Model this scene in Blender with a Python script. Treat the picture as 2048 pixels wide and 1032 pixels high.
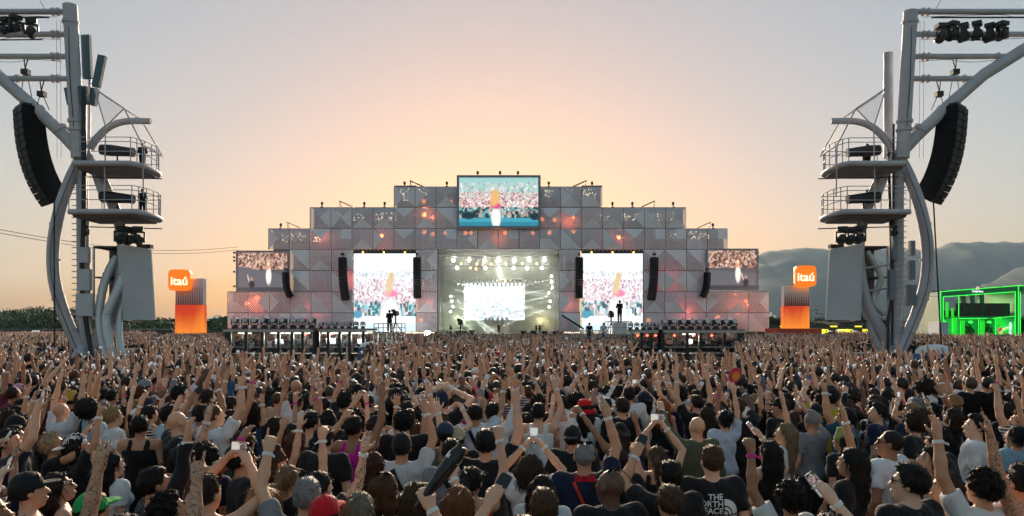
import bpy, bmesh, math, random, time
import numpy as np
from mathutils import Vector, Matrix, Euler
T0 = time.time()
R = math.radians
for o in list(bpy.data.objects): bpy.data.objects.remove(o, do_unlink=True)
SC = bpy.context.scene
COL = SC.collection
# ------------------------------------------------------------------ camera
HC = 2.8                       # camera height above the field
FPX, CX, HY = 1500.0, 1024.0, 655.0   # focal length, centre column, horizon row in 2048-wide pixels
cam_d = bpy.data.cameras.new("camera"); cam = bpy.data.objects.new("camera", cam_d); COL.objects.link(cam)
cam.location = (0, 0, HC); cam.rotation_euler = (R(90), 0, 0)
cam_d.sensor_width = 36; cam_d.lens = FPX / 2048 * 36; cam_d.shift_y = (HY - 516) / 2048
cam_d.clip_start = 0.1; cam_d.clip_end = 20000
SC.camera = cam
# ------------------------------------------------------------------ sky, sun, exposure
SUN_EL, SUN_AZ = R(1.6), R(-1.5)       # low behind the stage
W = bpy.data.worlds.new("World"); SC.world = W; W.use_nodes = True
wn = W.node_tree.nodes; wl = W.node_tree.links
for n in list(wn): wn.remove(n)
sky = wn.new("ShaderNodeTexSky"); sky.sky_type = 'NISHITA'; sky.sun_disc = False
sky.sun_elevation = SUN_EL; sky.sun_rotation = SUN_AZ; sky.altitude = 0
sky.air_density = 1.0; sky.dust_density = 2.4; sky.ozone_density = 1.7
bg = wn.new("ShaderNodeBackground"); bg.inputs["Strength"].default_value = 0.125
wo = wn.new("ShaderNodeOutputWorld")
hs = wn.new("ShaderNodeHueSaturation"); hs.inputs["Saturation"].default_value = 1.22; hs.inputs["Hue"].default_value = 0.481
gm = wn.new("ShaderNodeGamma"); gm.inputs["Gamma"].default_value = 0.53      # softer contrast between the glow and the rest of the sky
wl.new(sky.outputs[0], gm.inputs["Color"]); wl.new(gm.outputs[0], hs.inputs["Color"]); wl.new(hs.outputs[0], bg.inputs[0]); wl.new(bg.outputs[0], wo.inputs[0])
sun_d = bpy.data.lights.new("sun", 'SUN'); sun = bpy.data.objects.new("sun", sun_d); COL.objects.link(sun)
sun_d.energy = 4.6; sun_d.angle = R(25); sun_d.color = (1.0, 0.78, 0.55)
sdir = Vector((math.sin(SUN_AZ) * math.cos(SUN_EL), math.cos(SUN_AZ) * math.cos(SUN_EL), math.sin(SUN_EL + R(7))))
sun.rotation_euler = sdir.to_track_quat('Z', 'Y').to_euler()
vs_ = SC.view_settings
vs_.view_transform = 'Standard'; vs_.look = 'None'; vs_.gamma = 1.0; vs_.exposure = 1.97; vs_.use_curve_mapping = False
SC.render.engine = 'CYCLES'
cy = SC.cycles
cy.use_denoising = True; cy.max_bounces = 6; cy.diffuse_bounces = 4; cy.glossy_bounces = 2
cy.transmission_bounces = 3; cy.transparent_max_bounces = 10; cy.volume_bounces = 0
cy.use_light_tree = True; cy.caustics_reflective = False; cy.caustics_refractive = False
cy.sample_clamp_indirect = 4.0
rng = random.Random(7)
NPR = np.random.RandomState(11)

def px(x, y, D):               # a photo pixel at distance D -> point of the place
    return Vector(((x - CX) * D / FPX, D, HC + (HY - y) * D / FPX))

# ------------------------------------------------------------------ materials
MATS = {}
def nodes_of(m):
    m.use_nodes = True
    nt = m.node_tree
    return nt.nodes, nt.links, nt.nodes["Principled BSDF"]

def mat(name, col, rough=0.6, metal=0.0, var=0.12, scale=3.0, bump=0.0, bscale=30.0, spec=0.5, emit=None, estr=0.0, alpha=None):
    if name in MATS: return MATS[name]
    m = bpy.data.materials.new(name); N, L, P = nodes_of(m)
    P.inputs["Roughness"].default_value = rough; P.inputs["Metallic"].default_value = metal
    P.inputs["Specular IOR Level"].default_value = spec
    tc = N.new("ShaderNodeTexCoord")
    if var > 0:
        nz = N.new("ShaderNodeTexNoise"); nz.inputs["Scale"].default_value = scale; nz.inputs["Detail"].default_value = 5
        L.new(tc.outputs["Object"], nz.inputs["Vector"])
        mx = N.new("ShaderNodeMix"); mx.data_type = 'RGBA'
        c0 = [max(0, c * (1 - var * 1.6)) for c in col[:3]] + [1]; c1 = [min(1, c * (1 + var * 1.6)) for c in col[:3]] + [1]
        mx.inputs[6].default_value = c0; mx.inputs[7].default_value = c1
        L.new(nz.outputs["Fac"], mx.inputs[0]); L.new(mx.outputs[2], P.inputs["Base Color"])
        mr = N.new("ShaderNodeMapRange"); mr.inputs[3].default_value = max(0.02, rough - 0.12); mr.inputs[4].default_value = min(1, rough + 0.12)
        L.new(nz.outputs["Fac"], mr.inputs[0]); L.new(mr.outputs[0], P.inputs["Roughness"])
    else:
        P.inputs["Base Color"].default_value = (*col[:3], 1)
    if bump > 0:
        b = N.new("ShaderNodeBump"); b.inputs["Strength"].default_value = bump; b.inputs["Distance"].default_value = 0.02
        n2 = N.new("ShaderNodeTexNoise"); n2.inputs["Scale"].default_value = bscale; n2.inputs["Detail"].default_value = 4
        L.new(tc.outputs["Object"], n2.inputs["Vector"]); L.new(n2.outputs["Fac"], b.inputs["Height"]); L.new(b.outputs[0], P.inputs["Normal"])
    if emit is not None:
        P.inputs["Emission Color"].default_value = (*emit, 1); P.inputs["Emission Strength"].default_value = estr
    MATS[name] = m
    return m

def mat_attr_emit(name, strength, rough=0.4):     # a lit screen whose picture is stored per face
    m = bpy.data.materials.new(name); N, L, P = nodes_of(m)
    a = N.new("ShaderNodeVertexColor"); a.layer_name = "Col"
    P.inputs["Base Color"].default_value = (0.01, 0.01, 0.012, 1); P.inputs["Roughness"].default_value = rough
    L.new(a.outputs["Color"], P.inputs["Emission Color"]); P.inputs["Emission Strength"].default_value = strength
    MATS[name] = m
    return m

def objcol_mat(name, rough=0.6, spec=0.4, kind="cloth"):
    """colour comes from the object's own colour (obj.color), so alike meshes can be shared"""
    if name in MATS: return MATS[name]
    m = bpy.data.materials.new(name); N, L, P = nodes_of(m)
    oi = N.new("ShaderNodeObjectInfo"); tc = N.new("ShaderNodeTexCoord")
    P.inputs["Roughness"].default_value = rough; P.inputs["Specular IOR Level"].default_value = spec
    finish_person_mat(N, L, P, oi.outputs["Color"], tc, kind)
    MATS[name] = m
    return m

def inst_mat(name, attr, rough=0.6, spec=0.4, kind="cloth"):
    """the same for the far crowd: colour is carried by each point of the crowd"""
    m = bpy.data.materials.new(name); N, L, P = nodes_of(m)
    at = N.new("ShaderNodeAttribute"); at.attribute_type = 'INSTANCER'; at.attribute_name = attr
    tc = N.new("ShaderNodeTexCoord")
    P.inputs["Roughness"].default_value = rough; P.inputs["Specular IOR Level"].default_value = spec
    finish_person_mat(N, L, P, at.outputs["Color"], tc, kind)
    MATS[name] = m
    return m

def finish_person_mat(N, L, P, colsock, tc, kind):
    def math_(op, a, b=None):
        n = N.new("ShaderNodeMath"); n.operation = op
        if hasattr(a, "links"): L.new(a, n.inputs[0])
        else: n.inputs[0].default_value = a
        if b is not None:
            if hasattr(b, "links"): L.new(b, n.inputs[1])
            else: n.inputs[1].default_value = b
        return n.outputs[0]
    def scalecol(fac):
        v = N.new("ShaderNodeVectorMath"); v.operation = 'SCALE'
        L.new(colsock, v.inputs[0]); L.new(fac, v.inputs["Scale"]); return v.outputs[0]
    if kind == "cloth":
        nz = N.new("ShaderNodeTexNoise"); nz.inputs["Scale"].default_value = 7; nz.inputs["Detail"].default_value = 3
        nz.inputs["Distortion"].default_value = 0.8
        mp = N.new("ShaderNodeMapping"); mp.inputs["Scale"].default_value = (1.6, 1.6, 0.7)
        L.new(tc.outputs["Object"], mp.inputs[0]); L.new(mp.outputs[0], nz.inputs["Vector"])
        L.new(scalecol(math_('ADD', math_('MULTIPLY', nz.outputs["Fac"], 0.35), 0.83)), P.inputs["Base Color"])
        b = N.new("ShaderNodeBump"); b.inputs["Strength"].default_value = 0.9; b.inputs["Distance"].default_value = 0.03
        L.new(nz.outputs["Fac"], b.inputs["Height"]); L.new(b.outputs[0], P.inputs["Normal"])
        P.inputs["Sheen Weight"].default_value = 0.15
    elif kind == "skin":
        nz = N.new("ShaderNodeTexNoise"); nz.inputs["Scale"].default_value = 14; nz.inputs["Detail"].default_value = 4
        L.new(tc.outputs["Object"], nz.inputs["Vector"])
        base = scalecol(math_('ADD', math_('MULTIPLY', nz.outputs["Fac"], 0.3), 0.85))
        vc = N.new("ShaderNodeVertexColor"); vc.layer_name = "Col"      # lips, brows, eyes, nails
        mx = N.new("ShaderNodeVectorMath"); mx.operation = 'MULTIPLY'
        L.new(base, mx.inputs[0]); L.new(vc.outputs["Color"], mx.inputs[1])
        L.new(mx.outputs[0], P.inputs["Base Color"])
        P.inputs["Subsurface Weight"].default_value = 0.0
        b = N.new("ShaderNodeBump"); b.inputs["Strength"].default_value = 0.25; b.inputs["Distance"].default_value = 0.006
        L.new(nz.outputs["Fac"], b.inputs["Height"]); L.new(b.outputs[0], P.inputs["Normal"])
    elif kind == "plain": pass
    elif kind == "hair":
        nz = N.new("ShaderNodeTexNoise"); nz.inputs["Scale"].default_value = 60; nz.inputs["Detail"].default_value = 3
        mp = N.new("ShaderNodeMapping"); mp.inputs["Scale"].default_value = (2.2, 2.2, 0.18)
        L.new(tc.outputs["Object"], mp.inputs[0]); L.new(mp.outputs[0], nz.inputs["Vector"])
        n2 = N.new("ShaderNodeTexNoise"); n2.inputs["Scale"].default_value = 9; n2.inputs["Detail"].default_value = 2
        L.new(tc.outputs["Object"], n2.inputs["Vector"])
        f = math_('ADD', math_('MULTIPLY', nz.outputs["Fac"], 1.5), math_('MULTIPLY', n2.outputs["Fac"], 0.6))
        L.new(scalecol(math_('ADD', f, -0.1)), P.inputs["Base Color"])
        b = N.new("ShaderNodeBump"); b.inputs["Strength"].default_value = 1.0; b.inputs["Distance"].default_value = 0.012
        L.new(nz.outputs["Fac"], b.inputs["Height"]); L.new(b.outputs[0], P.inputs["Normal"])

# ------------------------------------------------------------------ mesh builder
class MB:
    def __init__(s): s.v = []; s.f = []; s.mi = []; s.cm = 0; s.smooth = False
    def _add(s, vs, fs):
        o = len(s.v); s.v.extend([tuple(p) for p in vs])
        for f in fs: s.f.append(tuple(i + o for i in f)); s.mi.append(s.cm)
        return s
    def box(s, c, size, rot=None, top=1.0):
        hx, hy, hz = size[0] / 2, size[1] / 2, size[2] / 2
        P = [(-hx, -hy, -hz), (hx, -hy, -hz), (hx, hy, -hz), (-hx, hy, -hz), (-hx * top, -hy * top, hz), (hx * top, -hy * top, hz), (hx * top, hy * top, hz), (-hx * top, hy * top, hz)]
        M = rot if rot is not None else Matrix.Identity(3)
        return s._add([M @ Vector(p) + Vector(c) for p in P], [(0, 3, 2, 1), (4, 5, 6, 7), (0, 1, 5, 4), (1, 2, 6, 5), (2, 3, 7, 6), (3, 0, 4, 7)])
    def b2(s, x0, x1, y0, y1, z0, z1):
        return s.box(((x0 + x1) / 2, (y0 + y1) / 2, (z0 + z1) / 2), (abs(x1 - x0), abs(y1 - y0), abs(z1 - z0)))
    def tube(s, pts, r, n=10, cap=True):
        pts = [Vector(p) for p in pts]; k = len(pts)
        rs = r if isinstance(r, (list, tuple)) else [r] * k
        up = None; rings = []
        for i, p in enumerate(pts):
            t = (pts[min(i + 1, k - 1)] - pts[max(i - 1, 0)])
            if t.length < 1e-9: t = Vector((0, 0, 1))
            t.normalize()
            if up is None:
                up = Vector((0, 0, 1)) if abs(t.z) < 0.9 else Vector((0, 1, 0))
            a = t.cross(up).normalized(); b = a.cross(t).normalized(); up = b
            rings.append([p + (a * math.cos(2 * math.pi * j / n) + b * math.sin(2 * math.pi * j / n)) * rs[i] for j in range(n)])
        vs = [q for g in rings for q in g]; fs = []
        for i in range(k - 1):
            for j in range(n):
                a0 = i * n + j; a1 = i * n + (j + 1) % n
                fs.append((a0, a0 + n, a1 + n, a1))
        if cap: fs.append(tuple(range(n))); fs.append(tuple(range((k - 1) * n, k * n))[::-1])
        return s._add(vs, fs)
    def lathe(s, prof, c=(0, 0, 0), n=16, rot=None):
        M = rot if rot is not None else Matrix.Identity(3)
        vs = []; fs = []; k = len(prof)
        for (r, z) in prof:
            for j in range(n):
                a = 2 * math.pi * j / n
                vs.append(M @ Vector((r * math.cos(a), r * math.sin(a), z)) + Vector(c))
        for i in range(k - 1):
            for j in range(n):
                a0 = i * n + j; a1 = i * n + (j + 1) % n
                fs.append((a0, a1, a1 + n, a0 + n))
        fs.append(tuple(range(n))[::-1]); fs.append(tuple(range((k - 1) * n, k * n)))
        return s._add(vs, fs)
    def prism(s, poly, y0, y1):           # polygon in x,z pushed from y0 to y1
        n = len(poly)
        vs = [(p[0], y0, p[1]) for p in poly] + [(p[0], y1, p[1]) for p in poly]
        fs = [tuple(range(n)), tuple(range(n, 2 * n))[::-1]] + [(i, i + n, (i + 1) % n + n, (i + 1) % n) for i in range(n)]
        return s._add(vs, fs)
    def quad(s, a, b, c, d): return s._add([a, b, c, d], [(0, 1, 2, 3)])
    def mesh(s, name, mats):
        me = bpy.data.meshes.new(name); me.from_pydata(s.v, [], s.f)
        for m in (mats if isinstance(mats, (list, tuple)) else [mats]): me.materials.append(m)
        if any(s.mi): me.polygons.foreach_set("material_index", s.mi)
        bm = bmesh.new(); bm.from_mesh(me); bmesh.ops.recalc_face_normals(bm, faces=bm.faces[:]); bm.to_mesh(me); bm.free()
        if s.smooth:
            me.polygons.foreach_set("use_smooth", [True] * len(me.polygons))
            try: me.set_sharp_from_angle(angle=R(40))
            except Exception: pass
        me.update(); return me
    def build(s, name, mats, parent=None, loc=None, smooth=None):
        if smooth is not None: s.smooth = smooth
        return link(name, s.mesh(name, mats), parent, loc)

def link(name, me, parent=None, loc=None):
    o = bpy.data.objects.new(name, me); COL.objects.link(o)
    if parent is not None: o.parent = parent
    if loc is not None: o.location = loc
    return o
def empty(name, loc=(0, 0, 0), rz=0.0):
    o = bpy.data.objects.new(name, None); COL.objects.link(o); o.location = loc; o.rotation_euler = (0, 0, rz); o.empty_display_size = 0.2
    return o
def tag(o, label=None, cat=None, group=None, kind=None):
    if label: o["label"] = label
    if cat: o["category"] = cat
    if group: o["group"] = group
    if kind: o["kind"] = kind
    return o
def copy_tree(o, parent=None):
    c = o.copy(); COL.objects.link(c); c.parent = parent
    for ch in o.children: copy_tree(ch, c)
    return c
def spline(pts, n=6):                     # smooth curve through points
    P = [Vector(p) for p in pts]; out = []
    for i in range(len(P) - 1):
        p0 = P[max(i - 1, 0)]; p1 = P[i]; p2 = P[i + 1]; p3 = P[min(i + 2, len(P) - 1)]
        for k in range(n):
            t = k / n
            out.append(0.5 * ((2 * p1) + (-p0 + p2) * t + (2 * p0 - 5 * p1 + 4 * p2 - p3) * t * t + (-p0 + 3 * p1 - 3 * p2 + p3) * t ** 3))
    out.append(P[-1]); return out
def baked(o):                            # an object's evaluated mesh, worked out in a scene of its own
    ts = bpy.data.scenes.new("workbench"); ts.collection.objects.link(o); vl = ts.view_layers[0]; vl.update(); dg = vl.depsgraph; dg.update()
    me = bpy.data.meshes.new_from_object(o.evaluated_get(dg)); bpy.data.objects.remove(o, do_unlink=True); bpy.data.scenes.remove(ts); return me
def text(name, s, size, m, parent, loc, rot=(R(90), 0, 0), extrude=0.02, align='CENTER', bold=0.0):
    c = bpy.data.curves.new(name, 'FONT'); c.body = s; c.size = size; c.extrude = extrude; c.align_x = align; c.align_y = 'CENTER'; c.offset = bold
    t = bpy.data.objects.new(name, c); me = baked(t); me.materials.clear(); me.materials.append(m)
    o = link(name, me, parent, loc); o.rotation_euler = rot
    return o
def screen_mesh(name, w, h, img, m):
    """a flat panel in x,z (facing -y), one face per picture cell; img is (rows, cols, 3), row 0 at the top"""
    nr, nc = img.shape[:2]
    xs = np.linspace(-w / 2, w / 2, nc + 1); zs = np.linspace(h / 2, -h / 2, nr + 1)
    X, Z = np.meshgrid(xs, zs); V = np.stack([X, np.zeros_like(X), Z], -1).reshape(-1, 3)
    I = np.arange((nr + 1) * (nc + 1)).reshape(nr + 1, nc + 1)
    F = np.stack([I[1:, :-1], I[1:, 1:], I[:-1, 1:], I[:-1, :-1]], -1).reshape(-1, 4)
    me = bpy.data.meshes.new(name); me.from_pydata(V.tolist(), [], F.tolist())
    ca = me.color_attributes.new("Col", 'FLOAT_COLOR', 'CORNER')
    c4 = np.concatenate([img.reshape(-1, 3), np.ones((nr * nc, 1))], 1)
    ca.data.foreach_set("color", np.repeat(c4, 4, 0).astype(np.float32).ravel())
    me.materials.append(m); me.update(); return me
# ------------------------------------------------------------------ ground, hills
M_ground = mat("ground", (0.10, 0.11, 0.07), 0.95, var=0.35, scale=0.4, bump=0.3, bscale=8)
g = MB().quad((-5900, -150, 0), (5900, -150, 0), (5900, 4400, 0), (-5900, 4400, 0)).build("ground", M_ground)
tag(g, kind="structure")
M_forest = mat("hill_forest", (0.03, 0.055, 0.045), 0.95, var=0.45, scale=0.02, bump=0.0)
def hill(name, pts, D, depth, rough, seed):
    """a ridge whose crest runs through the given photo points at distance D; slopes fall towards and away from us"""
    r = np.random.RandomState(seed); nx, ny = 220, 26
    xs = [p[0] for p in pts]; ys = [p[1] for p in pts]
    X = np.linspace(xs[0], xs[-1], nx); crest = np.interp(X, xs, ys)
    n1 = sum(np.interp(X, np.linspace(X[0], X[-1], k), r.randn(k)) * a for k, a in ((9, 3), (24, 2.2), (70, 1.4), (200, 0.8)))
    crest = HC + (HY - (crest - n1 * rough)) * D / FPX
    crest = np.maximum(crest, 0)
    V = []; F = []
    for j in range(ny):
        t = j / (ny - 1) * 2 - 1
        prof = max(0.0, 1 - abs(t)) ** (0.8)
        wob = sum(np.interp(X, np.linspace(X[0], X[-1], k), r.randn(k)) * a for k, a in ((14, .03), (60, .03))) * (1 - prof) * 3
        for i in range(nx):
            V.append(((X[i] - CX) * D / FPX * (1 + t * depth / D * 0.5), D + t * depth, crest[i] * max(0, prof * (1 + wob[i] * prof)) - 2))
    for j in range(ny - 1):
        for i in range(nx - 1):
            a = j * nx + i; F.append((a, a + 1, a + nx + 1, a + nx))
    me = bpy.data.meshes.new(name); me.from_pydata(V, [], F); me.materials.append(M_forest)
    me.polygons.foreach_set("use_smooth", [True] * len(F)); o = link(name, me)
    return tag(o, kind="structure")
hill("hill", [(1380, 560), (1440, 535), (1500, 508), (1560, 497), (1620, 494), (1680, 498), (1740, 492), (1800, 488), (1850, 486), (1900, 478), (1960, 474), (2020, 476), (2100, 478), (2300, 500), (2500, 560), (2700, 640)], 2600, 900, 1.0, 3)
hill("hill", [(1900, 600), (1960, 570), (2010, 545), (2060, 530), (2200, 515), (2500, 560), (2700, 640)], 1900, 500, 1.0, 5)
hill("hill", [(380, 652), (405, 642), (425, 631), (440, 628), (455, 634), (480, 645), (520, 653)], 3200, 500, 0.5, 8)
# ------------------------------------------------------------------ far wood and trees
M_leaf = mat("leaf", (0.055, 0.10, 0.03), 0.7, var=0.5, scale=0.35)
M_leaf2 = mat("leaf_dark", (0.035, 0.065, 0.025), 0.75, var=0.5, scale=0.5)
M_bark = mat("bark", (0.09, 0.065, 0.045), 0.9, var=0.3, scale=4)
def leaf_cloud(centres, n, size, seed, m, name, parent=None):
    r = np.random.RandomState(seed); C = np.array(centres, float)      # x,y,z,rx,ry,rz
    w = C[:, 3] * C[:, 4] * C[:, 5]; k = r.choice(len(C), n, p=w / w.sum())
    d = r.randn(n, 3); d /= np.linalg.norm(d, axis=1)[:, None]; d *= (0.55 + 0.5 * r.rand(n))[:, None] ** 0.7
    P = C[k, :3] + d * C[k, 3:6]
    a = r.randn(n, 3); a /= np.linalg.norm(a, axis=1)[:, None]
    b = np.cross(a, r.randn(n, 3)); b /= np.linalg.norm(b, axis=1)[:, None]
    s = size * (0.6 + 0.8 * r.rand(n))[:, None]
    V = np.stack([P - a * s, P + b * s * 0.55, P + a * s, P - b * s * 0.55], 1).reshape(-1, 3)
    V[:, 2] = np.maximum(V[:, 2], 0.05)
    F = np.arange(n * 4).reshape(n, 4)
    me = bpy.data.meshes.new(name); me.from_pydata(V.tolist(), [], F.tolist()); me.materials.append(m)
    return link(name, me, parent)
cs = []
rr = random.Random(4)
for i in range(120):
    x = -20 + i * 4.6; D = 205 + rr.random() * 55
    topy = 636 - 9 * math.sin(x * 0.011 + 0.6) - rr.random() * 8 - (4 if x < 250 else 0)
    p = px(x, topy, D); h = p.z
    cs.append((p.x, D, h * 0.62, 2.6 + rr.random() * 2, 3, h * 0.42)); cs.append((p.x + rr.uniform(-2, 2), D - 2, h * 0.3, 3, 3, h * 0.3))
w = leaf_cloud(cs, 42000, 0.42, 2, M_leaf, "wood"); tag(w, "dense green belt of trees beyond the grey stalls", "trees", kind="stuff")
cs = []
for i in range(46):
    x = 1525 + i * 7.5; D = 250 + rr.random() * 40; p = px(x, 641 - 5 * math.sin(x * .05) - rr.random() * 5, D)
    cs.append((p.x, D, p.z * 0.55, 2.5, 2.5, p.z * 0.45))
w = leaf_cloud(cs, 9000, 0.5, 9, M_leaf2, "wood"); tag(w, "low line of dark trees behind the yellow-signed stalls", "trees", kind="stuff")
def palm(x, topy, D, seed, label):
    r = random.Random(seed); p = px(x, topy, D); root = empty("palm_tree", (p.x, D, 0)); tag(root, label, "tree", "palms and trees behind the field")
    h = p.z
    MB().tube([(0, 0, 0), (0.15, 0, h * 0.5), (0.1, 0, h)], [0.22, 0.17, 0.13], 8).build("trunk", M_bark, root, smooth=True)
    c = MB()
    for k in range(22):
        a = k * 2.4; el = r.uniform(-0.2, 1.1); L = r.uniform(1.8, 2.6); pts = []
        for j in range(6):
            t = j / 5; pts.append(Vector((math.cos(a) * L * t * math.cos(el * (1 - t)), math.sin(a) * L * t * math.cos(el * (1 - t)), L * (math.sin(el) * t - 0.75 * t * t))))
        s_ = Vector((-math.sin(a), math.cos(a), 0))
        for j in range(5):
            w0 = 0.32 * (1 - j / 5) + 0.05; w1 = 0.32 * (1 - (j + 1) / 5) + 0.03
            for sg in (-1, 1):
                c.quad(pts[j] + Vector((0.1, 0, h)), pts[j + 1] + Vector((0.1, 0, h)), pts[j + 1] + s_ * sg * w1 + Vector((0.1, 0, h - 0.12)), pts[j] + s_ * sg * w0 + Vector((0.1, 0, h - 0.12)))
    c.build("crown", M_leaf, root)
palm(446, 636, 180, 1, "feathery palm beside the lower left end of the stage facade")
palm(418, 644, 196, 2, "small palm between the orange tower and the stage facade")
def tree(x, topy, D, wpx, seed, label):
    p = px(x, topy, D); root = empty("tree", (p.x, D, 0)); tag(root, label, "tree", "palms and trees behind the field"); h = p.z; w_ = wpx * D / FPX
    r = random.Random(seed)
    t = MB().tube([(0, 0, 0), (0.1, 0, h * 0.35), (0, 0, h * 0.6)], [0.35, 0.28, 0.15], 7)
    for k in range(5):
        a = k * 1.3; t.tube([(0, 0, h * 0.35), (math.cos(a) * w_ * .3, math.sin(a) * w_ * .3, h * 0.7)], [0.15, 0.05], 5)
    t.build("trunk", M_bark, root)
    cl = [(r.uniform(-.6, .6) * w_ * .5, r.uniform(-.5, .5) * w_ * .5, h * r.uniform(.5, .85), w_ * .28, w_ * .28, h * .15) for _ in range(9)]
    leaf_cloud(cl, 1500, 0.35, seed, M_leaf2, "crown", root)
tree(1546, 637, 185, 32, 21, "rounded dark tree just behind the right end of the stage")
tree(1524, 641, 190, 18, 22, "small dark tree touching the right edge of the stage facade")
# ------------------------------------------------------------------ far tower blocks
M_conc = mat("far_concrete", (0.5, 0.48, 0.45), 0.85, var=0.1, scale=0.1)
M_win = mat("far_window", (0.06, 0.07, 0.09), 0.2, var=0.2)
def block(x0, x1, topy, D, label):
    a = px(x0, topy, D); b = px(x1, topy, D); root = empty("tower_block", ((a.x + b.x) / 2, D, 0)); tag(root, label, "building", "pale tower blocks in the far city")
    w = b.x - a.x; h = a.z
    MB().b2(-w / 2, w / 2, 0, 14, 0, h).build("wall", M_conc, root)
    fl = max(3, int(h / 6)); nw = max(2, int(w / 6))
    me = MB().b2(-1.4, 1.4, -0.15, 0.1, -1.3, 1.3).mesh("window", M_win)
    for i in range(fl):
        for j in range(nw):
            link("window", me, root, (-w / 2 + (j + .5) * w / nw, 0, (i + .5) * h / fl))
    MB().b2(-w / 5, w / 5, 3, 9, h, h + 3).build("roof_tank", M_conc, root)
for q in ((1534, 1541, 633, 900, "leftmost pale tower block right of the stage"), (1543, 1548, 629, 950, "slim pale tower block second right of the stage"), (1551, 1556, 635, 900, "low pale tower block beside the orange tower"),
          (1840, 1846, 634, 1000, "narrow tower block seen behind the right steel tower"), (1856, 1864, 632, 1000, "wide pale tower block left of the green pavilion"), (1865, 1871, 630, 1050, "tallest pale tower block left of the green pavilion")):
    block(*q)
# ------------------------------------------------------------------ food stalls (long low buildings)
M_stall = mat("stall_grey", (0.16, 0.18, 0.21), 0.7, var=0.12, scale=0.5)
M_stall2 = mat("stall_teal", (0.09, 0.14, 0.16), 0.7, var=0.12, scale=0.5)
M_fascia = mat("stall_fascia", (0.035, 0.035, 0.045), 0.6, var=0.2)
M_dark = mat("dark_interior", (0.02, 0.022, 0.025), 0.7, var=0.2)
M_white = mat("white_paint", (0.78, 0.79, 0.8), 0.5, var=0.05)
M_blue = mat("sign_blue", (0.04, 0.3, 0.65), 0.4, var=0.05, emit=(0.05, 0.4, 0.8), estr=0.17)
M_signw = mat("sign_white", (0.8, 0.8, 0.8), 0.4, var=0.02, emit=(0.9, 0.95, 1), estr=0.20)
M_signr = mat("sign_red", (0.6, 0.02, 0.03), 0.4, var=0.02, emit=(0.9, 0.03, 0.05), estr=0.30)
M_signy = mat("sign_yellow", (0.8, 0.7, 0.03), 0.4, var=0.02, emit=(1.0, 0.85, 0.05), estr=0.40)
M_lampw = mat("lamp_white", (0.9, 0.9, 0.85), 0.3, var=0, emit=(1, 0.95, 0.85), estr=0.9)
def stall_row(x0, x1, topy, D, wallm, label, depth=10):
    a = px(x0, topy, D); b = px(x1, topy, D); root = empty("food_stall_row", ((a.x + b.x) / 2, D, 0)); tag(root, label, "building", "food stall rows")
    w = b.x - a.x; h = a.z
    s = MB(); n = max(3, int(w / 7)); s.b2(-w / 2, w / 2, 0.3, depth, 2.35, h - 0.8)
    s.build("wall", wallm, root)
    MB().b2(-w / 2 - .3, w / 2 + .3, -0.6, depth + .3, h - 0.8, h).build("roof", M_fascia, root)
    cw = w / n; me = MB().b2(-cw / 2 + .25, cw / 2 - .25, 0.9, 1.1, 0, 2.3).mesh("serving_hatch", M_dark)
    pm = MB().b2(-0.25, 0.25, 0.25, depth, 0, 2.35).mesh("pier", wallm); lm = MB().b2(-.9, .9, 0.5, 0.62, 2.1, 2.2).mesh("strip_light", M_lampw)
    cm = MB().b2(-cw / 2 + .3, cw / 2 - .3, 0.1, 0.7, 0, 1.05).mesh("counter", wallm)
    for i in range(n):
        x = -w / 2 + (i + .5) * cw
        link("serving_hatch", me, root, (x, 0, 0)); link("counter", cm, root, (x, 0, 0))
        if i % 2 == 0: link("strip_light", lm, root, (x, 0, 0))
    for i in range(n + 1): link("pier", pm, root, (-w / 2 + i * cw, 0, 0))
    return root, h
ra, ha = stall_row(-60, 345, 659, 185, M_stall, "long grey stall row with small blue and white signs, below the trees", 9)
for x in (37, 116, 270, 310):
    p = px(x, 672, 185); s = MB(); q = Vector((p.x - ra.location.x, -0.15, ha - 1.25))
    s.prism([(q.x - .25, q.z - .1), (q.x + .35, q.z + .15), (q.x + .75, q.z + 1.1), (q.x + .1, q.z + .85)], -0.35, -0.2); s.build("sign_flag", M_signw, ra)
    MB().prism([(q.x + .3, q.z + .5), (q.x + .52, q.z + .6), (q.x + .75, q.z + 1.1), (q.x + .45, q.z + 1.0)], -0.4, -0.355).build("sign_tip", M_signr, ra)
    MB().b2(q.x - 1.2, q.x + 1.0, -0.33, -0.2, q.z - .75, q.z - .3).build("sign_strip", M_blue, ra)
MB().b2(px(75, 0, 185).x - ra.location.x - .9, px(75, 0, 185).x - ra.location.x + .9, -0.75, -0.62, ha - .55, ha - .25).build("sign_plate", M_signw, ra)
rb, hb = stall_row(1528, 1775, 649, 175, M_stall2, "dark teal stall row with yellow lettering, right of the stage", 9)
for i, x in enumerate((1542, 1640, 1689, 1738)):
    p = px(x, 656, 175); bx_ = p.x - rb.location.x; zc = hb - 1.55
    text("sign_lettering", "ESPETO", 1.05, M_signy, rb, (bx_, -0.5, zc), extrude=0.05, bold=0.03)
    MB().lathe([(0.55, -.05), (0.6, 0), (0.55, .05)], (bx_ + .45, -0.42, zc - .1), 12, Matrix.Rotation(R(90), 3, 'X')).build("sign_disc", M_signy, rb)
    MB().prism([(bx_ + 1.7, zc - .12), (bx_ + 3.0, zc), (bx_ + 1.7, zc + .12)], -0.5, -0.42).build("sign_arrow", M_signw, rb)
for x in (1565, 1665, 1714):
    bx_ = px(x, 0, 175).x - rb.location.x
    MB().b2(bx_ - .8, bx_ + .8, -0.75, -0.63, hb - .6, hb - .3).build("sign_plate", M_signy, rb)
rc, hc_ = stall_row(1778, 1884, 652, 178, M_stall2, "dark stall row with red script sign, behind the right steel tower", 9)
bx_ = px(1834, 0, 178).x - rc.location.x; pts = []
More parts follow.
